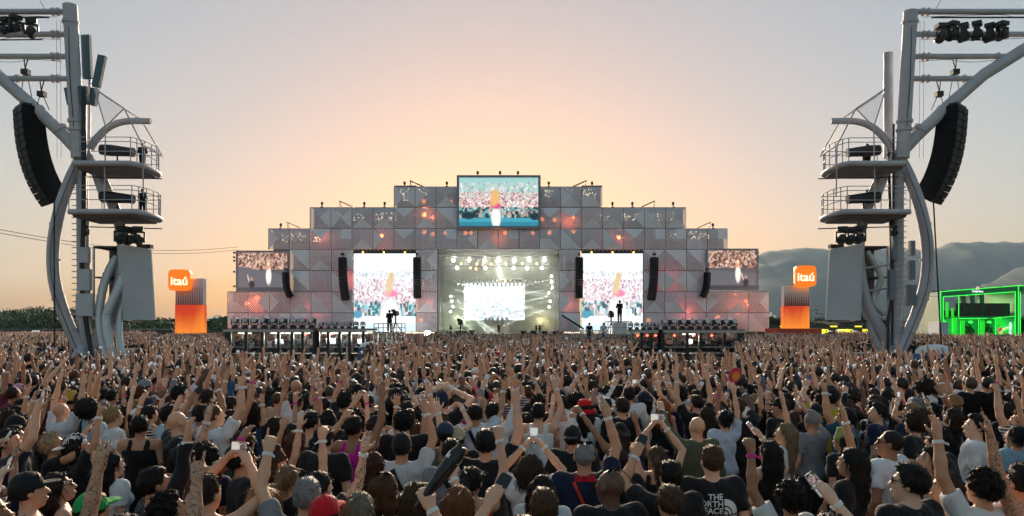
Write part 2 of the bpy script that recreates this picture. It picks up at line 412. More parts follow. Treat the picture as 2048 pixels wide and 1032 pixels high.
for i in range(60):
    t = i / 59; pts.append((bx_ - 1.7 + 3.3 * t + 0.16 * math.sin(t * 44), -0.5, hc_ - 1.45 + (0.55 if t < .12 or t > .9 else 0.3) * math.sin(t * 40 + 1)))
MB().tube(pts, 0.09, 5).build("sign_lettering", M_signr, rc)
p0 = px(1622, 650, 182); MB()
tn = empty("white_marquee", (p0.x + 3, 190, 0)); tag(tn, "white curved marquee roof behind the yellow-signed stalls", "tent")
mm = MB(); n = 12; W_, Hh = 7.5, px(0, 642, 190).z
for i in range(n):
    a0 = math.pi * i / n; a1 = math.pi * (i + 1) / n
    mm.quad((-W_ * math.cos(a0), -2, 3 + (Hh - 3) * math.sin(a0)), (-W_ * math.cos(a1), -2, 3 + (Hh - 3) * math.sin(a1)), (-W_ * math.cos(a1), 6, 3 + (Hh - 3) * math.sin(a1)), (-W_ * math.cos(a0), 6, 3 + (Hh - 3) * math.sin(a0)))
mm.build("roof", M_white, tn)
for sx in (-1, 1):
    for sy in (-2, 6): MB().tube([(sx * W_, sy, 0), (sx * W_, sy, 3)], 0.1, 6).build("pole", M_white, tn)
def hoarding(x0, x1, ytop, D, label):
    a = px(x0, ytop, D); b = px(x1, ytop, D); root = empty("hoarding", ((a.x + b.x) / 2, D, 0)); tag(root, label, "hoarding", "white hoardings round the orange towers"); w = b.x - a.x
    n = max(2, round(w / 2.4))
    for i in range(n): MB().b2(-w / 2 + i * w / n + .02, -w / 2 + (i + 1) * w / n - .02, 0, 0.08, 0.15, a.z).build("panel", M_white, root)
    for i in range(n + 1): MB().b2(-w / 2 + i * w / n - .05, -w / 2 + i * w / n + .05, 0.09, 0.5, 0, a.z - .1).build("post", M_fascia, root)
hoarding(318, 430, 676, 122, "white hoarding at the foot of the orange tower left of the stage")
hoarding(432, 455, 678, 122, "short white hoarding against the left end of the stage")
hoarding(1536, 1577, 667, 120, "white hoarding left of the right-hand orange tower base")
hoarding(1627, 1668, 668, 120, "white hoarding right of the right-hand orange tower base")
# ------------------------------------------------------------------ orange logo towers
M_orange = mat("sign_orange", (0.8, 0.2, 0.01), 0.35, var=0.05, scale=.5, emit=(1.0, 0.2, 0.01), estr=0.21)
M_redbase = mat("red_base", (0.55, 0.05, 0.02), 0.5, var=0.08, scale=.3)
M_towergrey = mat("tower_panel_grey", (0.72, 0.70, 0.74), 0.5, var=0.06)
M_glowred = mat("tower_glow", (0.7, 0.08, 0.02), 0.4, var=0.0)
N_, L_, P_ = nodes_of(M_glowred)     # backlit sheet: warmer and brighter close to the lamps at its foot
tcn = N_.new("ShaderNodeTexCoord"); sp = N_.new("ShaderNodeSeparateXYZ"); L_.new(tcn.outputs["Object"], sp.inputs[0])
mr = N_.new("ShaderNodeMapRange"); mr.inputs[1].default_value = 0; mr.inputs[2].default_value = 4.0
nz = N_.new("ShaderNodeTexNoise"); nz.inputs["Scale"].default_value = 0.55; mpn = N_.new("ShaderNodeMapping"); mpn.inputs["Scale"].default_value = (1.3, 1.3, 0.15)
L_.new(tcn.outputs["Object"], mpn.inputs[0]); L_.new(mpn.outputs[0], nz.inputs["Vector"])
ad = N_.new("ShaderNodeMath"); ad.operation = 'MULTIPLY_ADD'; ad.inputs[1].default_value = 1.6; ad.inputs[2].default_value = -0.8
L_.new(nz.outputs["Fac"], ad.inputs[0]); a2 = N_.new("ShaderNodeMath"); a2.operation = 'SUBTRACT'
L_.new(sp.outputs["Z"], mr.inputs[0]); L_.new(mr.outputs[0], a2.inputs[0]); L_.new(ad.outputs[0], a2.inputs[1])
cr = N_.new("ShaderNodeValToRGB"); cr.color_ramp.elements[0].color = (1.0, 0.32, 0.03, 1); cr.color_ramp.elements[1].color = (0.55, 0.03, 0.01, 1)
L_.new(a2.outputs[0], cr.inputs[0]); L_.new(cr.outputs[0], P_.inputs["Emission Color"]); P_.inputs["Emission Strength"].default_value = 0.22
def logo_tower(xs0, xs1, ys0, ys1, xt0, xt1, yt, yb, xb0, xb1, ybase, D, label):
    c = px((xt0 + xt1) / 2, 0, D).x; k = D / FPX
    root = empty("logo_tower", (c, D, 0)); tag(root, label, "logo tower", "orange logo towers")
    X = lambda v: (v - (xt0 + xt1) / 2) * k
    Z = lambda v: HC + (HY - v) * k
    w = X(xt1) - X(xt0); zb = Z(yb); zt = Z(yt); zm = zb + (zt - zb) * 0.52
    MB().b2(X(xb0), X(xb1), -1.5, 5, 0, zb).build("base", M_redbase, root)
    o = MB().b2(X(xt0), X(xt1), 0, 1.6, 0, zm - zb).build("lit_shaft", M_glowred, root, (0, 0, zb))
    MB().b2(X(xt0) + .06, X(xt1) - .06, .06, 1.54, zm, zt).build("upper_shaft", M_towergrey, root)
    nx_, nz_ = 12, 9; hole = MB()
    me = MB().b2(-.11, .11, -.03, .05, -.11, .11).mesh("lamp_dot", mat("dot_red", (.35, .03, .02), .5, var=.2))
    for i in range(nx_):
        for j in range(nz_):
            s_ = 1.25 - j * 0.085
            q = link("lamp_dot", me, root, (X(xt0) + (i + .5) * w / nx_, 0.03, zm + .15 + j * (zt - zm) * 0.075)); q.scale = (s_, 1, s_)
    # rounded sign
    cx_, cz = (X(xs0) + X(xs1)) / 2, (Z(ys0) + Z(ys1)) / 2; hw, hh = (X(xs1) - X(xs0)) / 2, (Z(ys0) - Z(ys1)) / 2
    poly = []
    for i in range(48):
        a = 2 * math.pi * i / 48; ca, sa = math.cos(a), math.sin(a); e = 0.36
        poly.append((cx_ + hw * math.copysign(abs(ca) ** e, ca), cz + hh * math.copysign(abs(sa) ** e, sa)))
    MB().prism(poly, -1.3, -0.4).build("sign", M_orange, root)
    MB().b2(cx_ - .3, cx_ + .3, -.45, 0.2, cz - .3, cz + .3).build("bracket", M_towergrey, root)
    text("sign_lettering", "itaú", hh * 1.12, mat("itau_cream", (.9, .85, .6), .4, var=0, emit=(1, .93, .6), estr=0.33), root, (cx_, -1.33, cz - hh * 0.12), extrude=0.03, bold=0.035)
logo_tower(343, 387, 540, 582, 350, 406, 557, 667, 335, 426, 677, 130, "orange lit tower with rounded sign, standing left of the stage")
logo_tower(1585, 1627, 532, 574, 1568, 1619, 571, 657, 1549, 1636, 668, 132, "orange lit tower with rounded sign, standing right of the stage")
# ------------------------------------------------------------------ green pavilion
M_gdark = mat("pavilion_green", (0.015, 0.2, 0.09), 0.5, var=0.15, scale=.6)
M_gline = mat("green_tube", (0.02, 0.5, 0.05), 0.3, var=0, emit=(0.04, 1.0, 0.08), estr=0.38)
M_gpan = mat("green_panel", (0.01, 0.4, 0.02), 0.4, var=0.1, scale=2, emit=(0.01, 0.8, 0.02), estr=0.20)
M_gglass = mat("pavilion_glass", (0.006, 0.035, 0.04), 0.15, var=0.2, scale=.5)
gp = empty("green_pavilion", (0, 112, 0)); tag(gp, "dark green two-storey pavilion outlined with bright green light tubes", "pavilion")
k = 112 / FPX
X = lambda v: (v - CX) * k
Z = lambda v: HC + (HY - v) * k
xl, xm, xr = X(1880), X(2035), X(2130); zt0, zt1 = Z(584), Z(572)
def sl(x): return zt0 + (zt1 - zt0) * (x - xl) / (xm - xl)
MB().prism([(xl, sl(xl)), (xm, sl(xm)), (xr, sl(xm) - .1), (xr, sl(xm) - .9), (xm, sl(xm) - .8), (xl, sl(xl) - .65)], 0, 8).build("roof_beam", M_gdark, gp)
for (a, b) in ((xl, xl + .5), (xm - .35, xm + .35), (xr - .5, xr)): MB().b2(a, b, 0.05, 7.9, 0, sl(min(a, xm)) - .6).build("pillar", M_gdark, gp)
z_mid = Z(634)
MB().b2(xl + .5, xr - .5, 0.6, 7.5, z_mid - .25, z_mid + .1).build("upper_floor", M_gdark, gp)
MB().b2(xl + .5, xr - .5, 6.8, 7.2, 0, z_mid - .25).build("back_wall", M_gdark, gp)
for (a, b) in ((X(1919), X(1935)), (X(1939), X(1953)), (X(1957), X(1972)), (X(1976), X(2028))):
    MB().b2(a, b, 0.9, 1.0, z_mid + .1, Z(606)).build("balcony_glass", M_gglass, gp)
for x in (1936, 1954, 1973): MB().b2(X(x) - .35, X(x) + .35, 1.1, 1.6, z_mid, sl(X(x)) - .6).build("column", M_gdark, gp)
for (x, y0, y1, wv) in ((1897, 604, 634, .4), (1908, 616, 634, .35), (1913, 635, 672, .55), (1928, 641, 674, .6), (1968, 641, 672, .6), (2002, 634, 650, .6), (2041, 597, 652, .5)):
    MB().b2(X(x) - wv * .5, X(x) + wv * .5, 0.3, 0.42, Z(y1), Z(y0)).build("light_panel", M_gpan, gp)
tl = [((xl + .08, sl(xl)), (xl + .08, 0)), ((xl, sl(xl) + .05), (xm, sl(xm) + .05)), ((xm, sl(xm) + .05), (xr, sl(xm) - .05)), ((xl + .5, sl(xl) - .72), (xm - .35, sl(xm) - .85)), ((xl + .45, sl(xl) - .72), (xl + .45, 0)),
      ((xm - .38, sl(xm) - .9), (xm - .38, 0)), ((xm + .1, sl(xm)), (xm + .1, 0)), ((xm + .38, sl(xm) - .9), (xm + .38, 0)), ((X(1917), sl(X(1917)) - .7), (X(1917), z_mid)), ((X(1904), z_mid - .1), (X(1904), 0)), ((X(1957), z_mid - .1), (X(1957), 0)), ((X(1991), z_mid - .1), (X(1991), 0)), ((X(1986), z_mid - .2), (X(2028), z_mid + .1)), ((X(1917), z_mid - .2), (X(1975), z_mid - .2))]
for a, b in tl: MB().tube([(a[0], -.06, a[1]), (b[0], -.06, b[1])], 0.055, 6).build("light_tube", M_gline, gp)
cl = []
for x in (1892, 1943, 1981):
    cl += [(X(x) + rr.uniform(-.5, .5), .9, rr.uniform(.5, z_mid - .6), .55, .4, .55) for _ in range(9)]
leaf_cloud(cl, 4200, 0.12, 31, mat("hedge_leaf", (0.02, 0.14, 0.02), .6, var=.5, scale=3), "green_wall", gp)
for x in (1891, 1944, 1981):
    MB().lathe([(0.05, -.2), (.3, -.1), (.3, .1), (.05, .2)], (X(x), 0.35, Z(644)), 10).build("lamp", M_gline, gp)
def star(cx_, cz, r, y, m, name, par):
    p = []
    for i in range(10):
        a = math.pi / 2 + i * math.pi / 5; q = r if i % 2 == 0 else r * 0.45
        p.append((cx_ + q * math.cos(a), cz + q * math.sin(a)))
    MB().prism(p, y, y + .06).build(name, m, par)
star(X(1953), sl(X(1953)) + .12, .3, -.3, M_signw, "star", gp); star(X(1953), sl(X(1953)) + .12, .17, -.34, M_signr, "star", gp)
text("sign_lettering", "Heineken", .42, M_signw, gp, (X(1953), -.3, sl(X(1953)) - .35), extrude=.03, bold=.02)
star(X(2003), Z(661), .62, 0.15, M_signr, "star", gp)
star(X(2003), Z(661), .36, 0.1, M_gdark, "star", gp)
text("sign_lettering", "Heineken", .62, M_signw, gp, (X(2021), 0.1, Z(660)), rot=(R(90), R(-90), 0), extrude=.03, bold=.02)
for i_, (rad_, m_) in enumerate(((1.6, M_signw), (1.45, mat("rainbow_orange", (.8, .3, .02), .4, var=0, emit=(1, .4, .03), estr=0.25)), (1.3, M_gline))):
    pts = [(X(2017) + .2 - rad_ * math.cos(a), 0.12, Z(672) - .1 + rad_ * math.sin(a) * .9) for a in np.linspace(0.1, 1.45, 10)]
    MB().tube(pts, .05, 5).build("sign_arc", m_, gp)
for x in (1897, 1936, 1975, 2014): MB().box((X(x), 1.5, sl(X(x)) + .12), (.5, .4, .2)).build("roof_lamp", M_dark, gp)
MB().b2(X(1900), X(2028), 2.4, 3.4, z_mid + .1, z_mid + 1.0).build("bar_counter", M_dark, gp)
tw = empty("container", (X(1871), 110, 0)); tag(tw, "pale blue-grey container standing against the green pavilion", "container")
MB().b2(-.6, .7, 0, 3, 0.1, Z(646)).build("body", mat("pale_blue", (.42, .52, .62), .5, var=.08), tw); MB().b2(-.65, .75, -.1, 3.1, Z(646), Z(646) + .15).build("roof", M_white, tw)
for x_, y0_ in ((1876, 583), (1622, 622), (1643, 628)):
    p = px(x_, y0_, 150); lp = empty("lamp_post", (p.x, 150, 0)); tag(lp, {1876: "tall thin lamp post left of the green pavilion", 1622: "grey lamp post just right of the right orange tower", 1643: "shorter lamp post between orange tower and steel tower"}[x_], "lamp post", "lamp posts behind the field")
    MB().tube([(0, 0, 0), (0, 0, p.z)], [.1, .05], 6).build("pole", M_fascia, lp); MB().b2(-1.2, 1.2, -.05, .05, p.z, p.z + .1).build("crossarm", M_fascia, lp)
    for sx in (-1, 1): MB().box((sx * 1.1, -.1, p.z + .2), (.5, .3, .2)).build("floodlight", M_fascia, lp)

for (x_, y_, yy_) in ((1900, 655, 3), (1935, 655, 3), (1970, 655, 3), (2010, 655, 3), (1950, 612, 4), (2000, 612, 4)):
    ld = bpy.data.lights.new("pavilion_fill", 'POINT'); ld.energy = 90; ld.color = (.1, 1, .2); ld.shadow_soft_size = .3; lo_ = bpy.data.objects.new("pavilion_fill", ld); COL.objects.link(lo_); lo_.parent = gp; lo_.location = (X(x_), yy_, Z(y_))  # added green fill lights that brighten the interior; no fittings belong to them
# ------------------------------------------------------------------ the stage
SD = 145.0; KS = SD / FPX
SX = lambda v: (v - CX) * KS
SZ = lambda v: HC + (HY - v) * KS
MIR = 1993.0
M_black = mat("black_steel", (0.018, 0.019, 0.022), 0.5, var=0.25, scale=2)
M_drape = mat("black_drape", (0.012, 0.012, 0.013), 0.9, var=0.3, scale=1)
M_truss = mat("truss_steel", (0.06, 0.055, 0.05), 0.45, metal=0.6, var=0.2, scale=3)
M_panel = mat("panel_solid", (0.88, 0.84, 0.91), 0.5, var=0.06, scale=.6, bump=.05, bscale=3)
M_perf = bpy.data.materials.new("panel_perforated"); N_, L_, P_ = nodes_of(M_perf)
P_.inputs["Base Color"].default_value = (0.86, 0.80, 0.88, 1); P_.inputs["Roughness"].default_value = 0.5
tcn = N_.new("ShaderNodeTexCoord"); mp = N_.new("ShaderNodeMapping"); mp.inputs["Rotation"].default_value = (0, R(45), 0); mp.inputs["Scale"].default_value = (3.1, 3.1, 3.1)
L_.new(tcn.outputs["Object"], mp.inputs[0]); sp = N_.new("ShaderNodeSeparateXYZ"); L_.new(mp.outputs[0], sp.inputs[0])
def mth(N, L, op, a, b=0.0):
    n = N.new("ShaderNodeMath"); n.operation = op
    for i, v in enumerate((a, b)):
        if hasattr(v, "links"): L.new(v, n.inputs[i])
        else: n.inputs[i].default_value = v
    return n.outputs[0]
fx = mth(N_, L_, 'SUBTRACT', mth(N_, L_, 'FRACT', sp.outputs["X"]), 0.5); fz = mth(N_, L_, 'SUBTRACT', mth(N_, L_, 'FRACT', sp.outputs["Z"]), 0.5)
rad = mth(N_, L_, 'ADD', mth(N_, L_, 'MULTIPLY', fx, fx), mth(N_, L_, 'MULTIPLY', fz, fz))
hole = mth(N_, L_, 'LESS_THAN', rad, 0.09)
tr = N_.new("ShaderNodeBsdfTransparent"); mxs = N_.new("ShaderNodeMixShader"); L_.new(hole, mxs.inputs[0]); L_.new(P_.outputs[0], mxs.inputs[1]); L_.new(tr.outputs[0], mxs.inputs[2])
L_.new(mxs.outputs[0], N_["Material Output"].inputs[0])

stage = empty("stage", (SX(997), SD, 0)); tag(stage, "huge festival stage with stepped facade of folded grey perforated panels", "stage")
ox = stage.location.x
LX = lambda v: SX(v) - ox
PANELS = {}
def panel_mesh(kind, w, h):
    key = (kind, round(w, 1), round(h, 1))
    if key in PANELS: return PANELS[key]
    b = MB(); g_ = 0.07; hw, hh = w / 2 - g_, h / 2 - g_
    c = [(-hw, 0, -hh), (hw, 0, -hh), (hw, 0, hh), (-hw, 0, hh)]; mid = (0.0, -0.55, 0.0)
    # bulging edges: each edge has a mid point pushed in or out
    e = [(0, -.12, -hh), (hw, -.12, 0), (0, -.12, hh), (-hw, -.12, 0)]
    tris = [(c[0], e[0], mid), (e[0], c[1], mid), (c[1], e[1], mid), (e[1], c[2], mid), (c[2], e[2], mid), (e[2], c[3], mid), (c[3], e[3], mid), (e[3], c[0], mid)]
    solid = {"b": (0, 1), "t": (4, 5), "l": (6, 7), "r": (2, 3), "lt": (5, 6, 7, 4), "d1": (0, 7, 1), "d2": (3, 4), "n": (), "bl": (0, 1, 6, 7), "tr": (2, 3, 4, 5), "lr": (2, 3, 6, 7), "tb": (0, 1, 4, 5)}[kind]
    for i, t in enumerate(tris):
        b.cm = 0 if i in solid else 1
        b._add(t, [(0, 1, 2)])
    # folded-back rim gives the sheet its thickness
    b.cm = 0
    ring = [c[0], e[0], c[1], e[1], c[2], e[2], c[3], e[3]]
    for i in range(8):
        p, q = ring[i], ring[(i + 1) % 8]
        b.quad(p, q, (q[0] * .985, q[1] + .22, q[2] * .985), (p[0] * .985, p[1] + .22, p[2] * .985))
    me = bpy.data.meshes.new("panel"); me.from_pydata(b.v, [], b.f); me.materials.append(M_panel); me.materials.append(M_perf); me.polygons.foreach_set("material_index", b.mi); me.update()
    PANELS[key] = me; return me
rows = [373, 414.5, 457, 499, 541, 583.5, 625.5, 664]
c42 = [788, 830, 872, 914]
lay = {0: [c42], 1: [[620, 662, 704, 746, 788, 830, 872, 914]], 2: [[537, 578.5, 620, 662, 704, 746, 788, 830, 872, 914]],
       3: [[578.5, 620, 663, 706], [832, 875]], 4: [[578.5, 620, 663, 706], [832, 875]], 5: [[455, 496, 539, 580, 622, 664, 706], [832, 875]], 6: [[455, 496, 539, 580, 622, 664, 706], [832, 875]]}
kinds = ["b", "t", "l", "r", "n", "bl", "tr", "lr", "d1", "d2", "b", "n", "l", "t"]
prng = random.Random(12)
cells = []
for r_, groups in lay.items():
    for gcols in groups:
        for i in range(len(gcols) - 1):
            cells.append((gcols[i], gcols[i + 1], rows[r_], rows[r_ + 1])); cells.append((MIR - gcols[i + 1], MIR - gcols[i], rows[r_], rows[r_ + 1]))
for i in range(4): cells.append((914 + i * 41.3, 914 + (i + 1) * 41.3, 457, 499))
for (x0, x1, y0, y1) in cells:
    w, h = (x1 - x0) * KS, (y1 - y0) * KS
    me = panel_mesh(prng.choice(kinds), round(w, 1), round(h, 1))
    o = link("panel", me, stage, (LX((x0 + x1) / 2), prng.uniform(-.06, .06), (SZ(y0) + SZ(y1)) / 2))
# structure behind the sheets: steel floors, posts and a dark rear wall, in steps
def back(x0, x1, y0, y1, n=1):
    MB().b2(LX(x0), LX(x1), 2.6, 2.9, SZ(y1), SZ(y0)).build("rear_wall", mat("rear_wall", (0.10, 0.055, 0.055), .8, var=.2, scale=.3), stage)
for a, b_, c_, d_ in ((788, 1205, 373, 414), (620, 1373, 414.1, 457), (537, 1456, 457.1, 499), (578, 706, 499.1, 584), (1287, 1415, 499.1, 584), (832, 875, 499.1, 664), (1118, 1161, 499.1, 664), (455, 706, 584.1, 664), (1287, 1538, 584.1, 664)):
    back(a + 1, b_ - 1, c_ + 1, d_)
seam = MB()
for (x0, x1, y0, y1) in cells:
    seam.b2(LX(x0) - .07, LX(x0) + .07, .05, .35, SZ(y1), SZ(y0))
    seam.b2(LX(x0), LX(x1), .36, .6, SZ(y0) - .07, SZ(y0) + .07)
seam.build("support_grid", M_black, stage)
for y, xa, xb in ((373, 788, 1205), (414, 620, 1373), (457, 537, 1456)):
    MB().b2(LX(xa) + .1, LX(xb) - .1, .7, 2.55, SZ(y) - .12, SZ(y) + .02).build("walkway", M_black, stage)
for xa, xb in ((455, 706), (1287, 1538)):
    MB().b2(LX(xa), LX(xb), -.05, 3, 0, SZ(664) - .02).build("plinth", M_drape, stage)
    MB().b2(LX(xa) + .2, LX(xb) - .2, .7, 2.55, SZ(584) - .2, SZ(584)).build("walkway", M_black, stage)
# lamps standing behind the perforated sheets
M_lamo = mat("lamp_orange", (.9, .3, .05), .3, var=0, emit=(1.0, .25, .06), estr=.6)
M_lamwarm = mat("lamp_warm", (.9, .8, .6), .3, var=0, emit=(1.0, .78, .5), estr=.5)
lo = MB().lathe([(.1, -.25), (.42, -.1), (.42, .1), (.1, .2)], n=12, rot=Matrix.Rotation(R(90), 3, 'X')); lo_me = lo.mesh("lamp", M_lamo)
lw = MB().lathe([(.03, -.08), (.12, -.04), (.12, .04), (.03, .08)], n=8, rot=Matrix.Rotation(R(90), 3, 'X')); lw_me = lw.mesh("lamp", M_lamwarm)
olamps = [(846, 400), (900, 401), (846, 428), (864, 433), (847, 462), (864, 466), (890, 464), (903, 462), (930, 464), (942, 464), (1010, 463), (1034, 463), (1066, 464), (1085, 436), (1110, 437), (1148, 432), (1100, 463), (1148, 460), (488, 606), (509, 594), (1476, 586), (1499, 602), (1480, 625), (760, 470), (1240, 472), (840, 640), (1300, 640), (690, 520), (1440, 634), (1460, 640)]
for x, y in olamps: link("lamp", lo_me, stage, (LX(x), 1.6, SZ(y)))
for (xa, xb, y) in ((796, 818, 382), (800, 812, 391), (832, 850, 380), (1165, 1185, 380), (1170, 1190, 388), (640, 672, 430), (690, 716, 434), (645, 665, 437), (752, 762, 432), (772, 786, 432), (560, 575, 474), (582, 602, 472), (625, 640, 476), (1200, 1222, 432), (1248, 1258, 432), (1272, 1284, 433), (1300, 1328, 431), (1332, 1350, 431), (1345, 1368, 470), (1375, 1392, 468), (1398, 1420, 469), (1122, 1140, 380), (1090, 1104, 384)):
    for j in range(3):
        for i in range(5): link("lamp", lw_me, stage, (LX(xa + (xb - xa) * (i + .5 * (j % 2)) / 4) + rr.uniform(-.4, .4), 1.4, SZ(y) + (j - 1) * .5 + rr.uniform(-.3, .3)))
for xx in (845, 862, 1130, 1147):
    for yy in range(512, 575, 6): link("lamp", lw_me, stage, (LX(xx), 1.4, SZ(yy)))
for i, (x, y, c_, e_) in enumerate([(500, 605, (1, .25, .12), 500), (620, 620, (1, .2, .2), 500), (690, 560, (1, .2, .22), 420), (640, 470, (1, .35, .25), 260), (760, 470, (1, .22, .18), 420), (850, 425, (1, .3, .1), 420), (1140, 440, (1, .25, .12), 420), (1240, 475, (1, .2, .18), 420), (1340, 560, (1, .18, .22), 420), (1380, 625, (1, .22, .2), 500), (1485, 615, (1, .25, .12), 500), (854, 610, (1, .3, .3), 320), (1140, 610, (1, .3, .3), 320), (996, 475, (1, .3, .1), 300)]):
    ld = bpy.data.lights.new("wall_lamp", 'POINT'); ld.energy = e_ * .9; ld.color = c_; ld.shadow_soft_size = .5
    lobj = bpy.data.objects.new("wall_lamp", ld); COL.objects.link(lobj); lobj.parent = stage; lobj.location = (LX(x), 1.3, SZ(y))
# roof gear
def roof_lamp(x, y):
    q = MB(); q.box((0, 0, .12), (.5, .4, .24)); q.tube([(0, 0, .24), (0, 0, .5)], .06, 6); q.lathe([(.12, .45), (.24, .6), (.24, 1.0), (.14, 1.12)], n=8)
    q.build("roof_lamp", M_black, stage, (LX(x), .8, SZ(y)))
for x, y in ((955, 352), (1000, 352), (1036, 352), (808, 373), (893, 373), (1185, 373), (642, 414), (727, 414), (768, 414), (1226, 414), (1266, 414), (1348, 414), (559, 457), (1428, 457), (1098, 373)): roof_lamp(x, y)
for x, y, d in ((832, 373, 1), (690, 414, 1), (585, 457, 1), (1160, 373, -1), (1298, 414, -1), (1410, 457, -1)):
    q = MB(); L_len = 2.6
    for yy in (-.5, .5):
        q.tube([(d * 1.3, yy, .2), (-d * 1.3, yy, 1.35)], .07, 5); q.tube([(d * 1.2, yy, .0), (d * 1.2, yy, .25)], .07, 5); q.tube([(-d * 1.3, yy, 1.35), (-d * 1.1, yy, 0)], .05, 5)
    for t in np.linspace(0, 1, 6): q.tube([(d * 1.3 - d * 2.6 * t, -.5, .2 + 1.15 * t), (d * 1.3 - d * 2.6 * t, .5, .2 + 1.15 * t)], .05, 5)
    q.b2(-1.7, 1.7, .2, .6, -.02, .1); q.build("truss_arm", M_truss, stage, (LX(x), 1.3, SZ(y)))
MB().b2(LX(788), LX(832), .5, 1.5, SZ(373), SZ(370)).build("roof_deck", M_black, stage); MB().b2(LX(1163), LX(1205), .5, 1.5, SZ(373), SZ(370)).build("roof_deck", M_black, stage)
# stage house
zf = SZ(667)
x0, x1 = LX(874), LX(1119)
zh = SZ(499)
MB().b2(x0 - 2, x1 + 2, 17.0, 17.4, 0, zh + .5).build("back_drape", M_drape, stage)
MB().b2(x0 - .5, x0 - .2, .7, 17, zf, zh).build("wing_drape", M_drape, stage); MB().b2(x1 + .2, x1 + .5, .7, 17, zf, zh).build("wing_drape", M_drape, stage)
MB().b2(x0 - .5, x1 + .5, .7, 17, zh + .1, zh + .5).build("ceiling", M_drape, stage)
MB().b2(LX(706), LX(1288), -1.2, 16.9, 0, zf).build("stage_deck", M_drape, stage)
MB().b2(LX(972), LX(1026), -5.2, -1.2, 0, zf - .25).build("thrust_base", M_drape, stage); MB().b2(LX(971), LX(1027), -5.4, -1.25, zf - .24, zf + .02).build("thrust_deck", mat("thrust_pale", (.6, .55, .45), .4, var=.1), stage)
MB().b2(LX(960), LX(1020), 11, 14.5, zf + .01, zf + 1.6).build("riser", mat("riser_brown", (.12, .09, .06), .6, var=.2), stage)
for x in (899, 917, 930, 944, 1047, 1066, 1089, 1110): MB().box((LX(x), -.6, zf + .3), (1.1, .7, .6), Matrix.Rotation(R(20), 3, 'X')).build("floor_monitor", M_black, stage)
tr_ = MB()
for y_, yy in ((516, 3), (533, 5.5), (560, 9), (563, 11.5)):
    for dy in (0, .5):
        tr_.tube([(x0, yy + dy, SZ(y_) + .55), (x1, yy + dy, SZ(y_) + .55)], .08, 5)
    for i in range(24): tr_.tube([(x0 + (x1 - x0) * i / 24, yy, SZ(y_) + .55), (x0 + (x1 - x0) * (i + 1) / 24, yy + .5, SZ(y_) + .55)], .04, 4)
tr_.build("lighting_truss", M_truss, stage)
M_blind = mat("blinder", (1, 1, .95), .3, var=0, emit=(1.0, 1.0, .92), estr=30)
M_amber = mat("amber_lamp", (1, .5, .1), .3, var=0, emit=(1.0, .42, .08), estr=3)
bl = MB().lathe([(.08, -.4), (.20, -.2), (.21, .1), (.18, .14)], n=12, rot=Matrix.Rotation(R(90), 3, 'X')); bl_me = bl.mesh("blinder", M_blind)
am = MB().lathe([(.06, -.3), (.17, -.15), (.17, .1)], n=10, rot=Matrix.Rotation(R(90), 3, 'X')); am_me = am.mesh("amber_lamp", M_amber)
for x in (905, 936, 968, 998, 1029, 1059, 1090): link("blinder", bl_me, stage, (LX(x), 2.7, SZ(518)))
for x in (910, 969, 998, 1028, 1056, 1086): link("blinder", bl_me, stage, (LX(x), 5.2, SZ(532)))
for x in (905, 936, 968, 998, 1029, 1059, 1090):
    ld = bpy.data.lights.new("blinder_light", 'POINT'); ld.energy = 110; ld.color = (1, 1, .93); ld.shadow_soft_size = .3
    o = bpy.data.objects.new("blinder_light", ld); COL.objects.link(o); o.parent = stage; o.location = (LX(x), 2.1, SZ(518))
for x, y in ((920, 524), (952, 524), (982, 525), (1012, 524), (1045, 524), (1075, 524), (939, 533), (950, 535), (1010, 560), (1040, 566)): link("amber_lamp", am_me, stage, (LX(x), 3.6, SZ(y)))
for y in (548, 560, 572, 583, 600, 612): link("blinder", bl_me, stage, (LX(1104) + rr.uniform(-.4, .4), 6, SZ(y))).scale = (.7, .7, .7)
for y in (590, 600, 612, 622): link("blinder", bl_me, stage, (LX(899) + rr.uniform(-.4, .4), 6, SZ(y))).scale = (.6, .6, .6)
hm = MB()
hm.box((0, 0, .35), (.4, .35, .2)); hm.lathe([(.14, -.35), (.2, -.1), (.2, .2), (.1, .3)], n=8); hm_me = hm.mesh("hanging_spot", M_black)
for row, (y, yy) in enumerate(((556, 9), (563, 11.5))):
    for i in range(22): link("hanging_spot", hm_me, stage, (LX(902 + i * 8.8 + row * 3), yy, SZ(y) + rr.uniform(-.1, .1))).rotation_euler = (rr.uniform(-.6, .6), rr.uniform(-.5, .5), 0)
# pictures on the screens
def clamp(a): return np.clip(a, 0, 1)
def blob(img, cx_, cy_, rx, ry, col, soft=0.25, rot=0.0):
    nr, nc = img.shape[:2]; yy, xx = np.mgrid[0:nr, 0:nc]; u = (xx + .5) / nc - cx_; v = (yy + .5) / nr - cy_
    if rot: u, v = u * math.cos(rot) - v * math.sin(rot), u * math.sin(rot) + v * math.cos(rot)
    d = np.sqrt((u / rx) ** 2 + (v / ry) ** 2); a = np.clip((1 + soft - d) / (2 * soft), 0, 1)[..., None]
    img[:] = img * (1 - a) + np.array(col) * a
def speckle(img, r, y0, y1, cols, n, sz):
    nr, nc = img.shape[:2]
    for _ in range(n):
        y = y0 + (y1 - y0) * r.rand(); s_ = sz * (0.5 + 1.0 * (y - y0) / max(1e-3, y1 - y0)); x = r.rand()
        c = np.array(cols[r.randint(len(cols))]) * (0.7 + .5 * r.rand())
        i0, i1 = int((y - s_) * nr), int((y + s_) * nr) + 1; j0, j1 = int((x - s_ * .5) * nc), int((x + s_ * .5) * nc) + 1
        img[max(i0, 0):i1, max(j0, 0):j1] = c
